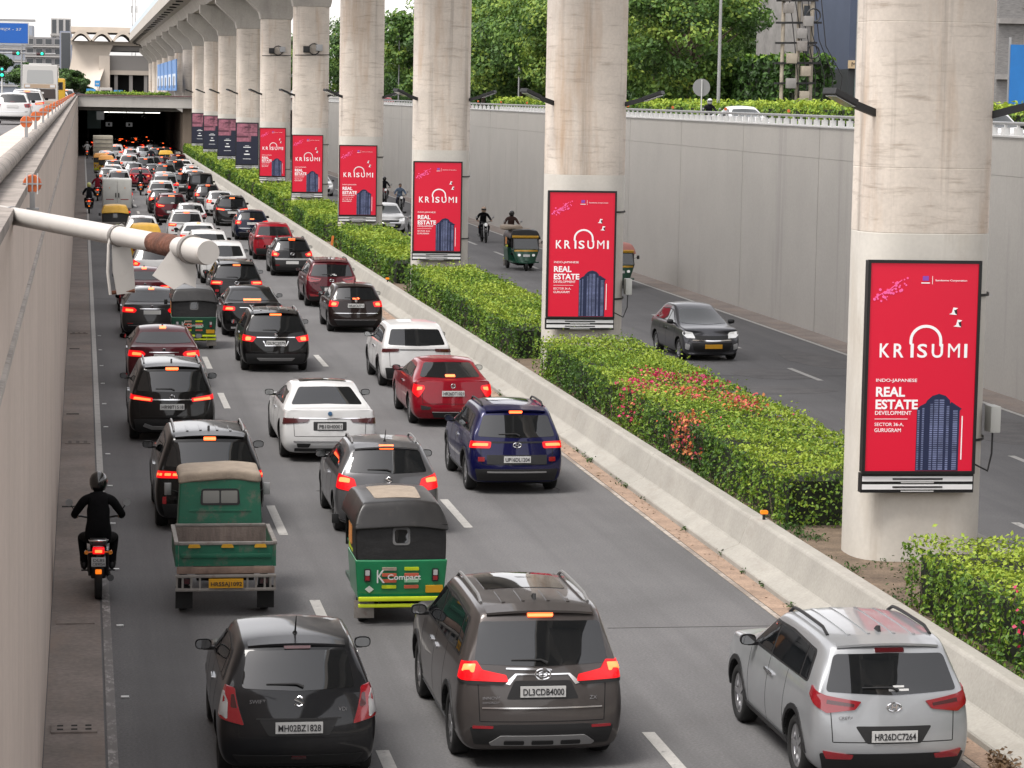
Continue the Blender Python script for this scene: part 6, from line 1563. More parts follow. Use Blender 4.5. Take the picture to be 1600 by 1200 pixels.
# ================================================================== HEDGES
def hedge(y0, y1, seed, dens, size, label, x0=11.06, x1=13.42, ztop=1.42, zb=.49, flowers=0, m=None, bright=0.):
    g = np.random.default_rng(seed)
    L = y1 - y0
    def bump(a, b): return .05 * np.sin(a * 1.7 + seed) * np.sin(b * .8) + .035 * np.sin(b * 2.3 + a * 3.1) + .03 * np.sin(b * 5.1 + seed * 2) + .03 * np.sin(b * 11 + a * 7)
    faces = [('top', L * (x1 - x0)), ('l', L * (ztop - zb)), ('r', L * (ztop - zb) * .5), ('f', (x1 - x0) * (ztop - zb))]
    P = []; N = []
    for nm, A in faces:
        n = int(A * dens); a = g.random(n); b = g.random(n); d = -np.abs(g.normal(0, .07, n)) + .04
        if nm == 'top':
            x = x0 + (x1 - x0) * a; y = y0 + L * b; z = ztop + bump(x, y) + d; nn = np.tile([0, 0, 1.], (n, 1))
            edge = np.minimum(x - x0, x1 - x); z -= .05 * np.exp(-edge / .05)
        elif nm in 'lr':
            y = y0 + L * a; z = zb + (ztop - zb) * b; s = -1 if nm == 'l' else 1
            x = (x0 if nm == 'l' else x1) + s * (bump(z, y) + d + .05 * np.sin(y * .9 + seed)); nn = np.tile([s * 1., 0, .25], (n, 1))
        else:
            x = x0 + (x1 - x0) * a; z = zb + (ztop - zb) * b; y = y0 - bump(x, z) - d; nn = np.tile([0, -1., .25], (n, 1))
        P.append(np.stack([x, y, z], 1)); N.append(nn)
    # stray shoots
    n = int(L * 10); x = x0 + (x1 - x0) * g.random(n); y = y0 + L * g.random(n)
    for q in range(4): P.append(np.stack([x + g.normal(0, .02, n), y + g.normal(0, .02, n), ztop + .03 + .055 * q * np.repeat(g.random(max(1, n)), 1)[:n] * 1.6], 1)); N.append(np.tile([0, 0, 1.], (n, 1)))
    P = np.concatenate(P); N = np.concatenate(N)
    big = .5 + .5 * np.sin(P[:, 1] * .55 + seed * 1.3) * np.sin(P[:, 0] * 1.1 + seed)
    tint = np.clip(.46 + .36 * (big - .4) + g.normal(0, .16, len(P)) + .34 * (N[:, 2] > .5) + bright, 0, 1)  # leaves facing up tinted lighter than the sides, top light put into the colour
    r = empty('hedge', (0, 0, 0), 0, label, 'hedge', 'clipped hedges along the median')
    r.location = (x0, y0, 0); off = np.array([x0, y0, 0])
    fl = flowers > 0 and (lambda: None)
    if flowers:
        cl = [(y0 + L * t, x0 + (x1 - x0) * u) for t, u in ((.56, .75), (.47, .42), (.42, .70), (.52, .12), (.60, .45), (.36, .62), (.30, .0))]
        w = np.zeros(len(P))
        for cy, cx in cl: w = np.maximum(w, np.exp(-(((P[:, 1] - cy) / .9) ** 2 + ((P[:, 0] - cx) / .30) ** 2)))
        isf = (g.random(len(P)) < w * flowers * .9 * (P[:, 2] > .75))
        me = leaves(P[isf] - off + N[isf] * .05, N[isf], np.full(isf.sum(), size * 1.0), np.clip(g.random(isf.sum()) * .6 + .5 * (P[isf][:, 1] < y0 + L * .5), 0, 1), .75)
        o = obj('flowers', me, r, [M_flower]); o['kind'] = 'stuff'
        P, N, tint = P[~isf], N[~isf], tint[~isf]
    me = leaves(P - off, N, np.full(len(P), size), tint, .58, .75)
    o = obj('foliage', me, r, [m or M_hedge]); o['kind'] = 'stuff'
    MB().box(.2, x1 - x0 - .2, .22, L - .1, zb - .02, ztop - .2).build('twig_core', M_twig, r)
    s = MB()
    for q in range(int(L * 2.2)):
        yy = g.random() * L; s.tube([(.10, yy, zb - .05), (.03 + g.normal(0, .05), yy + g.normal(0, .06), zb + .45)], [.014, .006], 5)
    o = s.build('stems', M_bark, r); o['kind'] = 'stuff'
for k in range(-1, 10):
    a = YK0 + SP * k + PD / 2 + 1.6; b = YK0 + SP * (k + 1) - PD / 2 - (3.4 if k < 0 else .9)
    if k == -1: a = 24.
    d, s_ = (430, .070) if k < 1 else ((240, .09) if k < 2 else ((130, .125) if k < 4 else (60, .19)))
    lab = 'clipped hedge in front of the nearest pier at the right edge' if k < 0 else 'clipped hedge between the %s and %s piers' % (ORD[k], ORD[k + 1]) + (' dotted with red flowers' if k == 0 else '')
    hedge(a, min(b, YP - 1), k + 5, d, s_, lab, flowers=.55 if k == 0 else (.10 if k == -1 else 0), x0=11.06 if k < 6 else 10.95)
# weeds and litter along the barrier foot and soil
g = np.random.default_rng(2); P = []
for c in range(70):
    y = g.uniform(26, 75); x = XB - .03 + g.normal(0, .015) if g.random() < .4 else g.uniform(10.9, 11.1); z0 = .03 if x < 10.6 else .52
    n = g.integers(8, 26); P.append(np.stack([x + g.normal(0, .04, n), y + g.normal(0, .06, n), z0 + np.abs(g.normal(0, .04, n))], 1))
for c in range(46):
    y, x = (g.uniform(34.6, 38.6), g.uniform(10.9, 13.2)) if c < 30 else (g.uniform(40, 41.6), g.uniform(10.95, 11.4)); n = g.integers(10, 40)
    P.append(np.stack([x + g.normal(0, .09, n), y + g.normal(0, .12, n), .50 + np.abs(g.normal(0, .06, n))], 1))
P = np.concatenate(P)
o = obj('weeds', leaves(P, np.tile([0, 0, 1.], (len(P), 1)), np.full(len(P), .06), g.random(len(P)) * .4, .4), None, [M_hedge]); tag(o, 'small weeds along the barrier foot and hedge bed', 'weeds', kind='stuff')
M_dry = leaf_mat('dry_leaf', [(0, (.10, .06, .035)), (.5, (.20, .13, .07)), (1, (.32, .22, .12))])
n = 900; x = np.where(g.random(n) < .5, g.uniform(9.85, 10.14, n), g.uniform(10.9, 11.2, n)); P = np.stack([x, g.uniform(25, 120, n), np.where(x < 10.6, .012, .51)], 1)
o = obj('dry_leaves', leaves(P, np.tile([0, 0, 1.], (n, 1)), np.full(n, .05), g.random(n), .6, .25), None, [M_dry]); tag(o, 'scattered dry leaves along the verge and hedge bed', 'leaves', kind='stuff')
# fallen leaf heap at the barrier foot beside the silver car
for (x, y, lab) in ((10.10, 27.9, 'heap of dry grey leaves at the barrier foot by the silver car'), (10.12, 33.5, 'small dry weed clump at the barrier foot above the silver car')):
    n = 220; P = np.stack([x + g.normal(0, .08, n), y + g.normal(0, .22, n), .02 + np.abs(g.normal(0, .06, n))], 1)
    o = obj('leaf_heap', leaves(P - np.array([x, y, 0]), np.tile([0, 0, 1.], (n, 1)), np.full(n, .07), g.random(n) * .5, .5, 1.), None, [M_dry]); o.location = (x, y, 0); tag(o, lab, 'leaves', kind='stuff')
# amber reflector on the barrier, no lamp: its glint is a glow in the material
for (x, y, lab) in ((10.74, 41.2, 'small amber reflector on the barrier top near the first pier'), (10.74, 95.0, 'small amber reflector on the barrier top near the third pier')):
    e = empty('barrier_reflector', (x, y, .66), 0, lab, 'reflector')
    MB().prism(rounded([(-.06, .10), (.06, .10), (.06, .16), (0, .05), (-.06, .16)][:3] + [(-.06, .16)], .02), 'y', -.02, .02).build('lens', M_amber, e); boxo('stem', -.02, .02, -.02, .02, -.02, .098, M_black, e)
e = empty('marker_post', (10.98, 118.5, .5), 0, 'leaning orange striped marker boards at the fourth pier foot', 'marker')
MB().bar((-.1, 0, 0), (-.02, 0, .55), .03, .10).build('board', MATS['orange_sheet'], e); MB().bar((.12, .05, 0), (.2, .05, .5), .03, .10).build('board', MATS['orange_sheet'], e)

# ================================================================== THE BROKEN POLE IN FRONT
pp = empty('broken_pole', (-.66, 17.6, 6.52), 0, 'broken white pole arm jutting out over the road with rusty sleeve and hanging plates', 'pole')
A, B = Vector((.0, 0, .0)), Vector((1.308, -3.6, -.052))
def at(t): return A.lerp(B, t)
MB().tube([at(-.25), at(.18), at(.19), at(.835)], [.052, .052, .055, .055], 20).build('arm', M_whitepaint, pp, smooth=40)
MB().tube([at(.178), at(.184)], .060, 20).build('joint_ring', M_steel, pp, smooth=40)
MB().tube([at(.80), at(.82), at(.86), at(.895)], [.057, .060, .062, .058], 18).build('rusty_sleeve', M_rust, pp, smooth=40)
tng = MB(); q0, q1 = at(.80), at(.735)
d_ = (B - A).normalized(); sd = d_.cross(Vector((0, 0, 1))).normalized(); upv = sd.cross(d_)
for i in range(7):
    a = 2.6 + i * .42; n_ = sd * math.cos(a) + upv * math.sin(a); n2 = sd * math.cos(a + .42) + upv * math.sin(a + .42); ln = [.02, .05, .035, .055, .03, .06, .02][i]
    tng.add([at(.80) + n_ * .058, at(.80) + n2 * .058, at(.80 - ln) + (n_ + n2).normalized() * .058], [(0, 1, 2)])
tng.build('rust_tongues', M_rust, pp)
MB().tube([at(.88), at(.955)], .056, 20).build('collar_tube', M_whitepaint, pp, smooth=40)
MB().tube([at(.935), at(.945)], .078, 24).build('collar_ring', M_oldmetal, pp, smooth=40)
MB().tube([at(.94), at(.99), at(1.0)], [.068, .068, .062], 24).build('end_cap', M_whitepaint, pp, smooth=30)
# hanging plates: thick bent sheets
def sheet(nm, outline, origin, ux, uz, thick, bend, m=M_whitepaint):
    b = MB(); n = len(outline); ux = Vector(ux).normalized(); uz = Vector(uz).normalized(); nn = ux.cross(uz)
    for s in (0, 1):
        for u, v in outline: b.v.append(tuple(Vector(origin) + ux * u + uz * v + nn * (bend(u, v) + s * thick)))
    for i in range(n): j = (i + 1) % n; b.f.append((i, j, n + j, n + i)); b.m.append(0)
    b.f.append(tuple(range(n))); b.m.append(0); b.f.append(tuple(n + i for i in range(n))); b.m.append(0)
    me = b.mesh(nm); bm = bmesh.new(); bm.from_mesh(me); bmesh.ops.triangulate(bm, faces=[f for f in bm.faces if len(f.verts) > 4]); bm.to_mesh(me); bm.free()
    return obj(nm, me, pp, [m])
c = at(.90)
pl2 = sheet('hanging_plate', [(-.01, .02), (.02, .06), (.05, .03), (.065, -.02), (.085, -.12), (.08, -.215), (.02, -.19), (-.035, -.225), (-.15, -.15), (-.10, -.08), (-.05, -.01)], c, (1, .10, 0), (0, .15, 1), .006, lambda u, v: .25 * (u + .05) ** 2)
MB().tube([c + Vector((-.02, -.01, -.20)), c + Vector((-.085, -.01, -.18))], .010, 6).build('rusty_edge', M_rust, pp)
c = at(.66)
out = [(-.015, .055), (.02, .068), (.05, .04), (.06, -.02), (.085, -.15), (.10, -.32), (-.01, -.33), (-.035, -.2), (-.04, -.08), (-.03, .02)]
sheet('hanging_strap', out, c, (.9, .35, 0), (0, 0, 1), .008, lambda u, v: .15 * u * u, M_oldmetal if False else M_whitepaint)
MB().tube([c + Vector((-.03, -.02, .05)), c + Vector((-.055, -.03, -.05)), c + Vector((-.06, -.03, -.2)), c + Vector((-.045, -.02, -.33))], .009, 8).build('strap_lip', M_whitepaint, pp, smooth=60)
MB().tube([at(.655), at(.665)], .062, 20).build('strap_ring', M_oldmetal, pp, smooth=40)
MB().tube([c + Vector((-.04, 0, -.32)), c + Vector((.09, .03, -.31))], .012, 6).build('rusty_edge', M_rust, pp)
boxo('wall_clamp', -.12, .04, -.06, .10, -.16, -.02, M_oldmetal, pp, .01); MB().tube([(-.06, .03, -.14), (-.06, .03, -.30)], .02, 8).build('clamp_bolt', M_rust, pp)
# ================================================================== TREES AND SHRUBS
def tree(x, y, h, rx, seed, label, dens=1., lsize=.30, bright=0., z0=ZS, group='trees along the upper right street', base=.30, rz=None):
    g = np.random.default_rng(seed)
    r = empty('tree', (x, y, z0), 0, label, 'tree', group)
    rz = rz or h * (1 - base) * .56; cz = h * base + rz * .95
    t = MB(); top = Vector((g.normal(0, .3), g.normal(0, .3), h * .62))
    t.tube([(0, 0, -.05), (g.normal(0, .08), g.normal(0, .08), h * .2), (top.x * .6, top.y * .6, h * .42), top], [.26 * h / 11, .2 * h / 11, .14 * h / 11, .05], 9)
    ncl = int(46 * dens); C = []
    while len(C) < ncl:
        v = g.normal(0, 1, 3); v /= np.linalg.norm(v); rad_ = g.uniform(.45, 1.0) ** .6
        p = np.array([v[0] * rx * rad_, v[1] * rx * rad_, cz + v[2] * rz * rad_])
        if p[2] < h * base * .8: continue
        C.append(p)
    C = np.array(C)
    for i in range(0, ncl, 4):
        a = Vector((top.x * .4, top.y * .4, h * g.uniform(.26, .5))); b = Vector(C[i]); mid = a.lerp(b, .5) + Vector((0, 0, -.3))
        t.tube([a, mid, b], [.085, .05, .02], 6)
    t.build('trunk', M_bark, r, smooth=60)
    P = []; N = []; T = []
    for c in C:
        n = int(g.integers(150, 260)); cr = rx * g.uniform(.20, .34)
        d = g.normal(0, 1, (n, 3)); d /= np.linalg.norm(d, axis=1)[:, None]; rr = g.random(n) ** .45
        p = c + d * (cr * rr)[:, None] * np.array([1.15, 1.15, .62])
        o_ = (p - np.array([0, 0, cz])); o_ /= np.linalg.norm(o_, axis=1)[:, None] + 1e-6
        P.append(p); N.append(d * .6 + o_ * .5 + np.array([0, 0, .5])); T.append(np.full(n, g.normal(0, .20)) + g.normal(0, .13, n) + .12 * d[:, 2])  # upper side of each clump tinted lighter, light from above painted into the leaves
    P = np.concatenate(P); N = np.concatenate(N); T = np.clip(np.concatenate(T) + .58 + bright, 0, 1)
    o = obj('crown', leaves(P, N, np.full(len(P), lsize), T, .62, .55), r, [M_treeleaf]); o['kind'] = 'stuff'
    return r
TR = [(38.0, 167, 11.5, 5.2, .06, 'bright leafy tree just left of the cluttered utility pole'), (39.0, 182, 12.5, 5.8, .14, 'bright green tree right behind the tall lamp mast'), (37.5, 197, 11.5, 5.4, .22, 'yellow-green tree beside the second pier'),
      (49, 214, 15, 6.5, -.12, 'tall dark tree rising behind the bright ones'), (54, 236, 16, 7, -.16, 'dark tall tree at the back above the yellow-green tree'),
      (40, 224, 12.5, 5.8, .04, 'dense green tree just left of the second pier'), (40, 246, 12.0, 6.0, .02, 'broad green tree between second and third piers'), (41, 276, 12.0, 6.0, -.04, 'darker tree just right of the third pier'),
      (52, 262, 16, 7, -.14, 'tall dark tree behind the broad green tree'), (40, 318, 11.5, 5.5, .04, 'tree seen in the gap left of the third pier'), (46, 350, 12.5, 6.5, -.04, 'far tree in the gap between third and fourth piers'),
      (42, 395, 13, 6.5, -.02, 'far tree right of the fourth pier'), (42, 440, 13, 7, .0, 'far tree in the gap between fourth and fifth piers'), (36, 480, 12, 6, .02, 'farthest tree in the gap of the fifth pier'),
      (56, 305, 15, 7, -.12, 'tall dark tree at the back left of the third pier')]
for i, (x, y, h, rx, br, lab) in enumerate(TR):
    tree(x, y, h, rx, 40 + i, lab, 1.9 if y < 290 else 1.2, .30 if y < 200 else (.38 if y < 300 else .5), br, base=.16)
for i, (x, y, h, rx, lab) in enumerate(((-10.6, 300, 6.5, 3.0, 'dark tree under the blue sign at the left edge'), (-3.2, 470, 5.0, 3.2, 'grey-green tree beside the coach'), (-9.5, 520, 6, 5, 'far grey-green tree left of the station'), (-1.0, 500, 3.5, 3.0, 'low far tree before the station wall'))):
    tree(x, y, h, rx, 80 + i, lab, .6, .5, -.35, group='trees beyond the left street')
def shrubs(y0, y1, x0, x1, ztop, seed, label, dens, size, br): hedge(y0, y1, seed, dens, size, label, x0, x1, ztop, ZS, 0, None, br)
shrubs(86, 128, 32.2, 35.0, 7.15, 31, 'bright yellow-green roadside shrubs right of the second pier', 60, .20, .22)
shrubs(128.5, 160, 32.2, 35.0, 7.05, 32, 'yellow-green roadside shrubs under the lamp mast', 50, .22, .12)
shrubs(175, 215, 32.6, 35.0, 7.0, 33, 'yellow-green roadside shrubs left of the second pier', 40, .26, .15)
shrubs(60, 85.5, 33.4, 36.0, 7.2, 34, 'bright roadside shrubs at the right picture edge', 60, .2, .2)
o = MB().box(47, 47.4, 205, 470, ZS, ZS + 4.5).build('wall', mat('dark_boundary', (.05, .045, .04), .9, n=.5, amt=.4)); o.name = 'boundary_wall'; tag(o, 'dark boundary wall behind the trunks of the trees', 'wall')

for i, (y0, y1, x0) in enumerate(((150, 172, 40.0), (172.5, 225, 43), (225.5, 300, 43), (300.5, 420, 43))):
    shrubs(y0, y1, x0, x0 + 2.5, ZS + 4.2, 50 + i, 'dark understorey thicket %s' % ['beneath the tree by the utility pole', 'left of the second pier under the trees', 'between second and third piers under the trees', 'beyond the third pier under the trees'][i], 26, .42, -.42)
# ================================================================== UPPER RIGHT STREET FURNITURE AND BUILDINGS
def mast(x, y, h, label, z0=ZS, arms=0):
    r = empty('lamp_mast', (x, y, z0), 0, label, 'lamp post')
    MB().tube([(0, 0, 0), (0, 0, h)], [.10, .06], 10).build('pole', M_steel, r, smooth=60); MB().cbox((0, 0, .1), (.3, .3, .2)).build('base', M_steel, r)
    for s in ((-1, 1) if arms == 2 else ((-1,) if arms == 1 else ())):
        MB().tube([(0, 0, h), (s * .7, 0, h + .25), (s * 1.6, 0, h + .55)], .035, 8).build('arm', M_steel, r, smooth=60); MB().bar((s * 1.5, 0, h + .53), (s * 2.1, 0, h + .68), .22, .07).build('lamp_head', M_steel, r)
    return r
mast(33.6, 141.0, 12, 'tall thin steel lamp mast in front of the bright trees', arms=1); mast(47.6, 163., 11, 'steel mast in front of the grey building')
mast(37.0, 318., 9.5, 'double-armed street lamp in the gap between third and fourth piers', arms=2); mast(37.5, 232., 10.2, 'steel lamp mast above the dense green tree', arms=2)
sg = empty('round_sign', (31.85, 137.5, ZS), 0, 'round grey back of a traffic sign on a post', 'sign')
MB().lathe([(-.02, 0), (-.02, .46), (.02, .46), (.02, 0)], 'y', 24, c=(0, 0, 2.35)).build('disc', mat('sign_back', (.20, .20, .20), .6), sg, smooth=40); MB().bar((0, -.05, 0), (0, -.05, 2.75), .08, .05).build('post', M_white, sg)
M_beige = mat('beige_boxes', (.27, .235, .185), .7, n=2, amt=.2); M_grey = mat('grey_plaster', (.21, .20, .19), .85, n=.6, amt=.2, fine=3, famt=.1)
up = empty('utility_pole', (35.3, 131.5, ZS), 0, 'cluttered utility pole with boxes, cross arms and coils of cable', 'utility pole')
for x in (-.75, .05, .75): MB().tube([(x, 0, 0), (x, 0, 9.5)], .10, 8).build('pole', M_beige, up, smooth=60)
for i, z in enumerate((1.2, 2.6, 3.6, 4.6, 5.6, 6.7, 7.6)): MB().bar((-1.15, -.1, z), (1.2 - .2 * (i % 2), -.1, z + .05), .10, .10).build('cross_arm', M_blackpl, up)
random.seed(9)
for i in range(11):
    z = .5 + .62 * i; x = random.uniform(-.8, .5); boxo('equipment_box', x - .22, x + .25, -.5, -.15, z, z + .5, random.choice([M_beige, M_oldmetal, M_beige, M_grey]), up, .02)
for i in range(4):
    z = [4.2, 6.0, 7.3, 8.0][i]; x = random.choice([-1.0, -.7, .7])
    MB().tube([(x + .35 * math.cos(t * .55), -.4, z + .33 * math.sin(t * .55)) for t in range(13)], .04, 6).build('cable_coil', M_blackpl, up, smooth=60)
for i in range(6):
    x = -.9 + .36 * i; MB().tube([(x, -.2, 8.5), (x + .5, -.3, 6.0 - i * .3), (x + .9 + .1 * i, -.3, 3.0), (x + 1.1, -.1, .3)], .025, 5).build('cable', M_blackpl, up)
def window(par, x0, x1, z0, z1, yf, fm, gm, depth=.12):
    w = bpy.data.objects.new('window', MB().box(x0, x1, yf - .04, yf + .02, z0, z1).mesh('w')); COL.objects.link(w); w.parent = par; w.data.materials.append(fm)
    boxo('pane', x0 + .08, x1 - .08, yf - .06, yf - .041, z0 + .08, z1 - .08, gm, w); boxo('sill', x0 - .08, x1 + .08, yf - .14, yf - .041, z0 - .08, z0 - .001, fm, w)
    return w
M_win = mat('dull_window', (.05, .055, .06), .2)
b1 = empty('building', (51.0, 190, ZS), 0, 'grey plaster building with dark balcony bays behind the utility pole', 'building', 'buildings across the upper right street')
boxo('wall', 0, 4.2, 0, 12, 0, 11.5, M_grey, b1)
for z in (2.6, 5.2, 7.9):
    boxo('balcony_bay', 1.7, 3.2, -.02, .05, z - .9, z + 1.2, mat('dark_bay', (.05, .035, .03), .8), b1); boxo('balcony_slab', 1.4, 3.5, -.7, .0, z - 1.05, z - .92, M_grey, b1)
    window(b1, .35, .95, z - .4, z + .8, 0, M_beige, M_win)
boxo('lattice_screen', 3.3, 4.15, -.06, -.01, 2.0, 9.5, mat('white_lattice', (.28, .27, .26), .8, n=12, amt=.35), b1); boxo('shutter', .3, 4.0, -.04, -.005, .0, 1.5, mat('dark_shutter', (.04, .038, .036), .6), b1)
M_bluegrey = mat('blue_grey_plaster', (.05, .064, .10), .8, n=.6, amt=.08)
b2 = empty('building', (52.0, 180, ZS), 0, 'blue-grey building with cream shop sign beside the nearest pier', 'building', 'buildings across the upper right street')
boxo('wall', 0, 9, 0, 10, 4.0, 12.5, M_bluegrey, b2); boxo('ground_floor', 0, 9, .02, 10, 0, 3.99, mat('dark_shopfront', (.025, .028, .03), .6), b2)
for x in (.5, 2.6, 4.7): window(b2, x, x + .9, 5.4, 7.4, 0, M_bluegrey, M_win); window(b2, x, x + .9, 9.0, 10.8, 0, M_bluegrey, M_win)
s = boxo('shop_sign', -.05, 3.4, -.25, -.02, 4.05, 4.6, mat('cream_sign', (.45, .34, .21), .6), b2); text('lettering', "M  .  L", .4, (.1, -.26, 4.18), M_ink, s, width=1.3, height=.3)
d = boxo('door_frame', .45, 1.75, -.06, .018, .9, 3.3, mat('teal_frame', (.03, .20, .17), .5), b2); boxo('door', .6, 1.6, -.08, -.061, .9, 3.1, mat('dark_door', (.05, .07, .06), .6), d)
for i in range(6): boxo('louvre', .68, 1.52, -.09, -.0805, 1.2 + .3 * i, 1.3 + .3 * i, MATS['teal_frame'], d)
hd = empty('hoarding', (44.5, 126, ZS), 0, 'bright blue site hoarding at the right picture edge', 'hoarding')
for i in range(4): boxo('sheet', 1.8 * i + .01, 1.8 * i + 1.79, 0, .05, .3, 4.9 - (.0 if i % 2 else .25), mat('hoarding_blue', (.004, .12, .36), .5, n=1, amt=.1), hd)
for i in range(5): boxo('post', 1.8 * i - .05, 1.8 * i + .05, .06, .16, 0, 5.0, M_steel, hd)
b3 = empty('building', (52.2, 150, ZS), 0, 'unfinished grey block above the blue hoarding', 'building', 'buildings across the upper right street')
boxo('wall', 0, 16, 0, 10, 0, 13, mat('grey_block', (.16, .155, .15), .9, n=3, amt=.3, stretch=(1, 1, 6)), b3)
for z in (3.2, 6.4, 9.6): boxo('floor_slab', -.1, 16.1, -.4, -.01, z, z + .3, M_grey, b3)
for x in (1.5, 4.5, 7.5):
    for z in (4.2, 7.4): window(b3, x, x + 1.4, z, z + 1.6, 0, M_grey, M_win)
b4 = empty('building', (44, 330, ZS), 0, 'pale office block with glass bands above the trees beside the third pier', 'building', 'buildings across the upper right street')
boxo('wall', 0, 20, 0, 15, 0, 18, mat('dark_office', (.06, .06, .07), .5), b4)
for z in (9.5, 12, 14.5):
    for x in range(0, 18, 3): window(b4, x + .3, x + 2.8, z, z + 1.9, 0, M_white, mat('pale_glass', (.25, .30, .36), .1))

# ================================================================== LEFT STREET AND FAR END
gn = empty('sign_gantry', (-2.85, 150, ZS), 0, 'large blue direction sign on a gantry at the top left corner', 'sign')
M_signblue = mat('sign_blue', (.002, .085, .36), .45)
p = boxo('panel', -3.9, 0, -.06, .0, 4.05, 5.25, M_white, gn, .02); f = boxo('blue_face', -3.84, -.06, -.075, -.061, 4.11, 5.19, M_signblue, p)
text('lettering', 'सेक्टर - 27', .4, (-1.75, -.077, 4.80), M_white, f, width=1.35, height=.22); text('lettering', 'सेक्टर', .3, (-2.6, -.077, 4.35), M_white, f, width=.9, height=.2)
MB().bar((-1.9, -.077, 4.86), (-2.25, -.077, 4.95), .01, .07).build('arrow', M_white, f)
MB().bar((-8, .1, 5.35), (.35, .1, 5.35), .14, .14).build('beam', M_steel, gn); MB().bar((-8, .1, 3.95), (.2, .1, 3.95), .10, .10).build('beam', M_steel, gn)
MB().tube([(-7.6, .1, 0), (-7.6, .1, 5.5)], .16, 10).build('post', M_steel, gn, smooth=60)
ts = empty('traffic_signal', (-6.2, 232, ZS), 0, 'signal mast with two green lights over the left street', 'traffic light')
MB().tube([(-2, 0, 0), (-2, 0, 4.7)], .11, 10).build('pole', M_steel, ts, smooth=60); MB().tube([(-2, 0, 4.6), (4.0, 0, 4.6)], .06, 8).build('mast_arm', M_steel, ts, smooth=60)
def signal(par, x, z):
    h = boxo('signal_head', x - .55, x + .12, -.12, .12, z - .17, z + .17, M_blackpl, par, .03)
    MB().lathe([(-.03, 0), (-.02, .09), (0, .12)], 'y', 16, c=(x - .08, -.125, z)).build('green_light', M_green_e, h)
    for q in (.24, .42): MB().lathe([(-.02, 0), (-.01, .08), (0, .10)], 'y', 14, c=(x - q - .02, -.125, z)).build('dark_light', M_reddark, h)
signal(ts, .95, 4.6); signal(ts, 2.95, 4.6)
t2 = empty('traffic_signal', (-6.45, 225, ZS), 0, 'low upright signal with green light at the left picture edge', 'traffic light')
MB().tube([(0, .1, 0), (0, .1, 3.4)], .07, 8).build('pole', M_white, t2, smooth=60)
h = boxo('signal_head', -.16, .16, -.12, .12, 2.5, 3.4, M_blackpl, t2, .03); MB().lathe([(-.03, 0), (-.02, .10), (0, .13)], 'y', 16, c=(0, -.125, 2.72)).build('green_light', M_green_e, h); MB().lathe([(-.03, 0), (-.02, .07), (0, .10)], 'y', 16, c=(0, -.125, 3.2)).build('green_light', M_green_e, h)
for x, y in ((-7.2, 205), (-5.2, 240)): mast(x, y, 6.0 if y < 220 else 7, 'slim white mast beside the %s' % ('upright signal' if y < 220 else 'signal mast pole'))
yt = empty('tipper_truck', (-2.30, 218, ZS + .006), 0, 'yellow truck peeking out right of the coach', 'truck')
boxo('cab', -.1, 1.0, 0, 2.2, .6, 2.5, mat('truck_yellow', (.48, .29, .01), .4, coat=.4), yt, .15); boxo('chassis', -.05, .95, .1, 5, .35, .6, M_dark, yt)
boxo('rear_window', .1, .8, -.02, .0, 1.6, 2.2, M_glass, yt)
for x in (.05, .85): add_wheel(yt, x, .6, .4, 2, .2); add_wheel(yt, x, 3.8, .4, 2, .2)
# station with scalloped shell roof
st = empty('metro_station', (0, 560, ZS), 0, 'cream metro station with scalloped shell roof at the far end', 'station')
M_shell = mat('cream_shell', (.46, .40, .335), .6, n=.2, amt=.06); M_gwall = mat('station_grey', (.24, .225, .21), .7)
def vault(x0, x1, z, rise, y0, y1, th=.5):
    n = 12; o = [(x0 + (x1 - x0) * i / n, z + rise * math.sin(math.pi * i / n)) for i in range(n + 1)]
    i_ = [(x0 + .3 + (x1 - x0 - .6) * (n - i) / n, z - .3 + (rise - th) * math.sin(math.pi * (n - i) / n)) for i in range(n + 1)]
    MB().prism(o + i_, 'y', y0, y1).build('roof_vault', M_shell, st)
for i in range(6): vault(-2.3 + 4.2 * i, 1.9 + 4.2 * i, 11.6, 2.0, -8, 16)
MB().box(-2.2, 22, -6, 15, 13.1, 14.2).build('roof_slab', M_shell, st)
boxo('upper_wall', -2.0, 22, -2, 14, 9.5, 11.3, M_gwall, st); boxo('fascia', -2.2, 22, -3, -2.01, 10.6, 11.4, M_shell, st)
sk = MB(); N_ = 10
for s in (0, 1):
    for i in range(N_ + 1):
        t = i / N_; zz = 10.6 - 8.2 * t + 0; xl = -1.9 - 1.9 * t ** 2.2; xr = 6.2 - 3.0 * t; yy = -4 - 5 * t ** 1.6 + s * .6
        for q in range(7): u = q / 6; sk.v.append((xl + (xr - xl) * u, yy + .8 * math.sin(u * 3.1), zz - (0 if t < 1 else 1.1 * u) + (.9 * math.sin(u * 3.14) if i == N_ else 0)))
W_ = 7; A_ = (N_ + 1) * W_
for i in range(N_):
    for q in range(6):
        a = i * W_ + q; sk.f.append((a, a + 1, a + W_ + 1, a + W_)); sk.m.append(0); sk.f.append((A_ + a, A_ + a + W_, A_ + a + W_ + 1, A_ + a + 1)); sk.m.append(0)
for i in range(N_):
    for q in (0, 6): a = i * W_ + q; sk.f.append((a, a + W_, A_ + a + W_, A_ + a)); sk.m.append(0)
for q in range(6): a = N_ * W_ + q; sk.f.append((a, a + 1, A_ + a + 1, A_ + a)); sk.m.append(0)
sk.build('curved_apron', M_shell, st, smooth=40)
boxo('stair_wall', 3.4, 5.6, -6, 8, 0, 8.5, M_shell, st, .1); boxo('concourse', 5.0, 22, -4, 10, 5.2, 8.6, M_gwall, st); boxo('concourse_band', 4.9, 22, -4.3, -4.01, 4.7, 5.6, M_shell, st)
boxo('dark_hall', 5.7, 22, 0, 10, 0, 5.1, M_dark, st); boxo('lower_hall', -3.0, 3.3, -1, 9, 0, 2.9, mat('shadow_hall', (.08, .08, .085), .8), st)
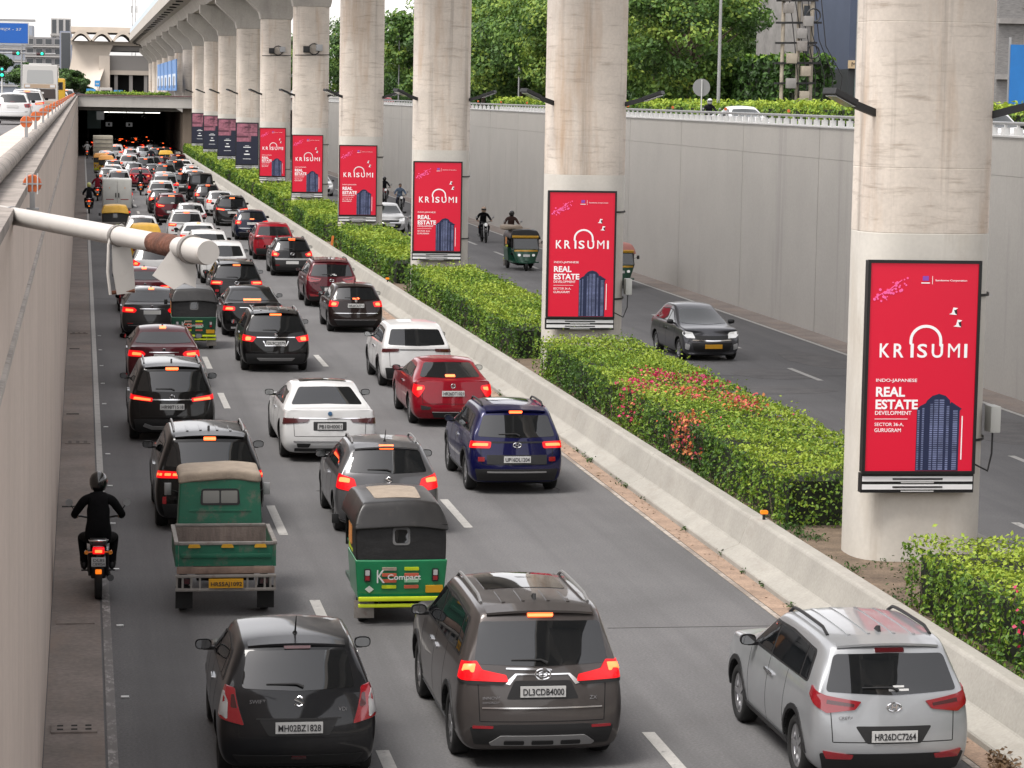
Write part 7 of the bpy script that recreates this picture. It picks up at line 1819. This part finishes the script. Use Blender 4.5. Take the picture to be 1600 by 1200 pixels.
for x in (6.5, 9.5, 12.5): boxo('column', x, x + .7, -3.8, -3.1, 0, 5.19, M_gwall, st)
tl = empty('antenna_mast', (11.6, 620, ZS), 0, 'slim lattice antenna mast rising left of the viaduct edge', 'mast')
for x, y in ((-.5, -.5), (.5, -.5), (.5, .5), (-.5, .5)): MB().tube([(x, y, 0), (x * .5, y * .5, 30)], .07, 6).build('leg', M_steel, tl)
for i in range(15): MB().bar((-.5 + .016 * i, -.45, 2 * i), (.5 - .016 * i, -.45, 2 * i + 2), .06, .06).build('brace', M_steel, tl)
for z in (19, 22): MB().tube([(-.6, -.7, z), (-.6, -.7, z + 1.6)], .22, 8).tube([(.6, -.7, z), (.6, -.7, z + 1.6)], .22, 8).build('panel_antenna', M_white, tl)
# far buildings, left
def block(x0, x1, y, h, m, label, floors, m2, cols, name='building', dep=14):
    r = empty(name, (x0, y, ZS), 0, label, 'building', 'far buildings at the end of the street'); boxo('wall', 0, x1 - x0, 0, dep, 0, h, m, r)
    fh = (h - 2) / floors
    for i in range(floors):
        boxo('floor_band', -.15, x1 - x0 + .15, -.5, -.01, 2 + fh * i, 2.35 + fh * i, MATS['pale_band'], r)
        cw = (x1 - x0) / cols
        for c in range(cols): window(r, cw * c + .25, cw * (c + 1) - .25, 2.6 + fh * i, 1.7 + fh * (i + 1), 0, MATS['pale_band'], m2)
    return r
mat('pale_band', (.32, .31, .295), .7)
block(-13.0, -4.5, 640, 13.5, mat('mid_grey', (.17, .165, .17), .8), 'grey banded office building left of the station', 5, M_win, 4)
block(-22, -12.2, 700, 17.5, mat('blue_grey_far', (.22, .24, .28), .8), 'pale blue-grey slab above the blue sign', 5, mat('pale_win', (.24, .27, .32), .3), 4)
block(-4.8, -2.2, 600, 14.2, mat('steel_blue_wall', (.20, .22, .28), .7), 'plain steel-blue wall block beside the station apron', 1, M_win, 1)
block(-8.5, -3.0, 760, 21, mat('pale_far', (.36, .35, .34), .8), 'pale block with green panel at the back left of the station', 4, M_win, 3)
MB().box(-60, -14, 330, 331, ZS, ZS + 5).build('boundary_wall', M_grey); o = COL.objects[-1]; tag(o, 'pale far boundary wall at the left street side', 'wall')
for i, (x, w, h, z, lab) in enumerate(((4.2, 3.4, 2.4, .7, 'blue street sign left of the small van'), (14.2, 2.6, 2.0, .6, 'blue street sign right of the small van'), (5.6, 1.6, 2.0, 3.0, 'small blue sign with white loop above the others'))):
    x = [1.0, 4.05, 1.72][i]; w = [1.0, 1.0, .6][i]; h = [.8, .75, .7][i]; z = [.95, .9, 2.0][i]
    s = empty('street_sign', (x, 306 + i * 3, ZS), 0, lab, 'sign'); boxo('panel', -w / 2, w / 2, -.05, 0, z, z + h, mat('pale_sign_blue', (.04, .24, .52), .5), s)
    boxo('legend', -w * .3, w * .3, -.06, -.051, z + h * .35, z + h * .55, M_white, s); boxo('post', -.04, .04, .01, .07, 0, z + h * .9, M_steel, s)
vn = empty('small_van', (2.75, 318, ZS), 0, 'small pale van standing on top of the tunnel roof', 'van')
vm = soft([-.8, -.72, 0, .72, .8], [0, .1, 1.5, 3.0, 3.5], [.25, .35, 1.0, 1.75, 1.9], lambda x, y, z: (x * (1 - .12 * max(0, z - 1)), y - (.5 * max(0, z - 1) if y > 2.8 else 0), z), 2, .3)
obj('body', vm, vn, [PT('cream')]); bv = bvh_of(vm); obj('rear_window', drape(bv, rounded([(-.55, 1.15), (.55, 1.15), (.5, 1.6), (-.5, 1.6)], .05), 'rear', .01, .2), vn, [M_glass])
for sgn in (-1, 1): add_wheel(vn, sgn * .66, .6, .28, 0, .17); add_wheel(vn, sgn * .66, 2.8, .28, 0, .17); obj('tail_light', drape(bv, rounded([(sgn * .6 - .08, .8), (sgn * .6 + .08, .8), (sgn * .6 + .08, 1.05), (sgn * .6 - .08, 1.05)], .02), 'rear', .01, .2), vn, [M_redoff])
hedge(YP + .3, YP + 6, 61, 60, .25, 'low planting along the top of the tunnel portal', .5, 9.5, ZS + 1.32, ZS + .6, 0, None, -.1)
ps = [(302 + 15.5 * i) for i in range(5)]
for i, y in enumerate(ps):
    e = empty('poster_board', (10.35, y, ZS), 0, '%s blue poster under the far viaduct' % ['nearest', 'second', 'third', 'fourth', 'farthest'][i], 'poster', 'blue posters under the far viaduct')
    boxo('panel', -.05, .05, 0, 13.5, 1.7, 5.2, mat('poster_blue', (.06, .18, .42), .5, n=.25, amt=.35), e); boxo('picture', -.06, -.051, 1.5, 12, 2.3, 3.6, mat('poster_pale', (.45, .52, .62), .5, n=.3, amt=.4), e); boxo('motif', -.07, -.061, 5, 8, 2.0, 3.3, M_ink, e); boxo('post', -.04, .04, 6, 6.2, 0, 1.69, M_steel, e)
for i in range(30):
    o = boxo('kerb_stone', -.12, .12, 0, 1.9, 0, .9, M_white if i % 2 else M_coping, por); o.location = (10.2, 6 + 2.2 * i, ZS)
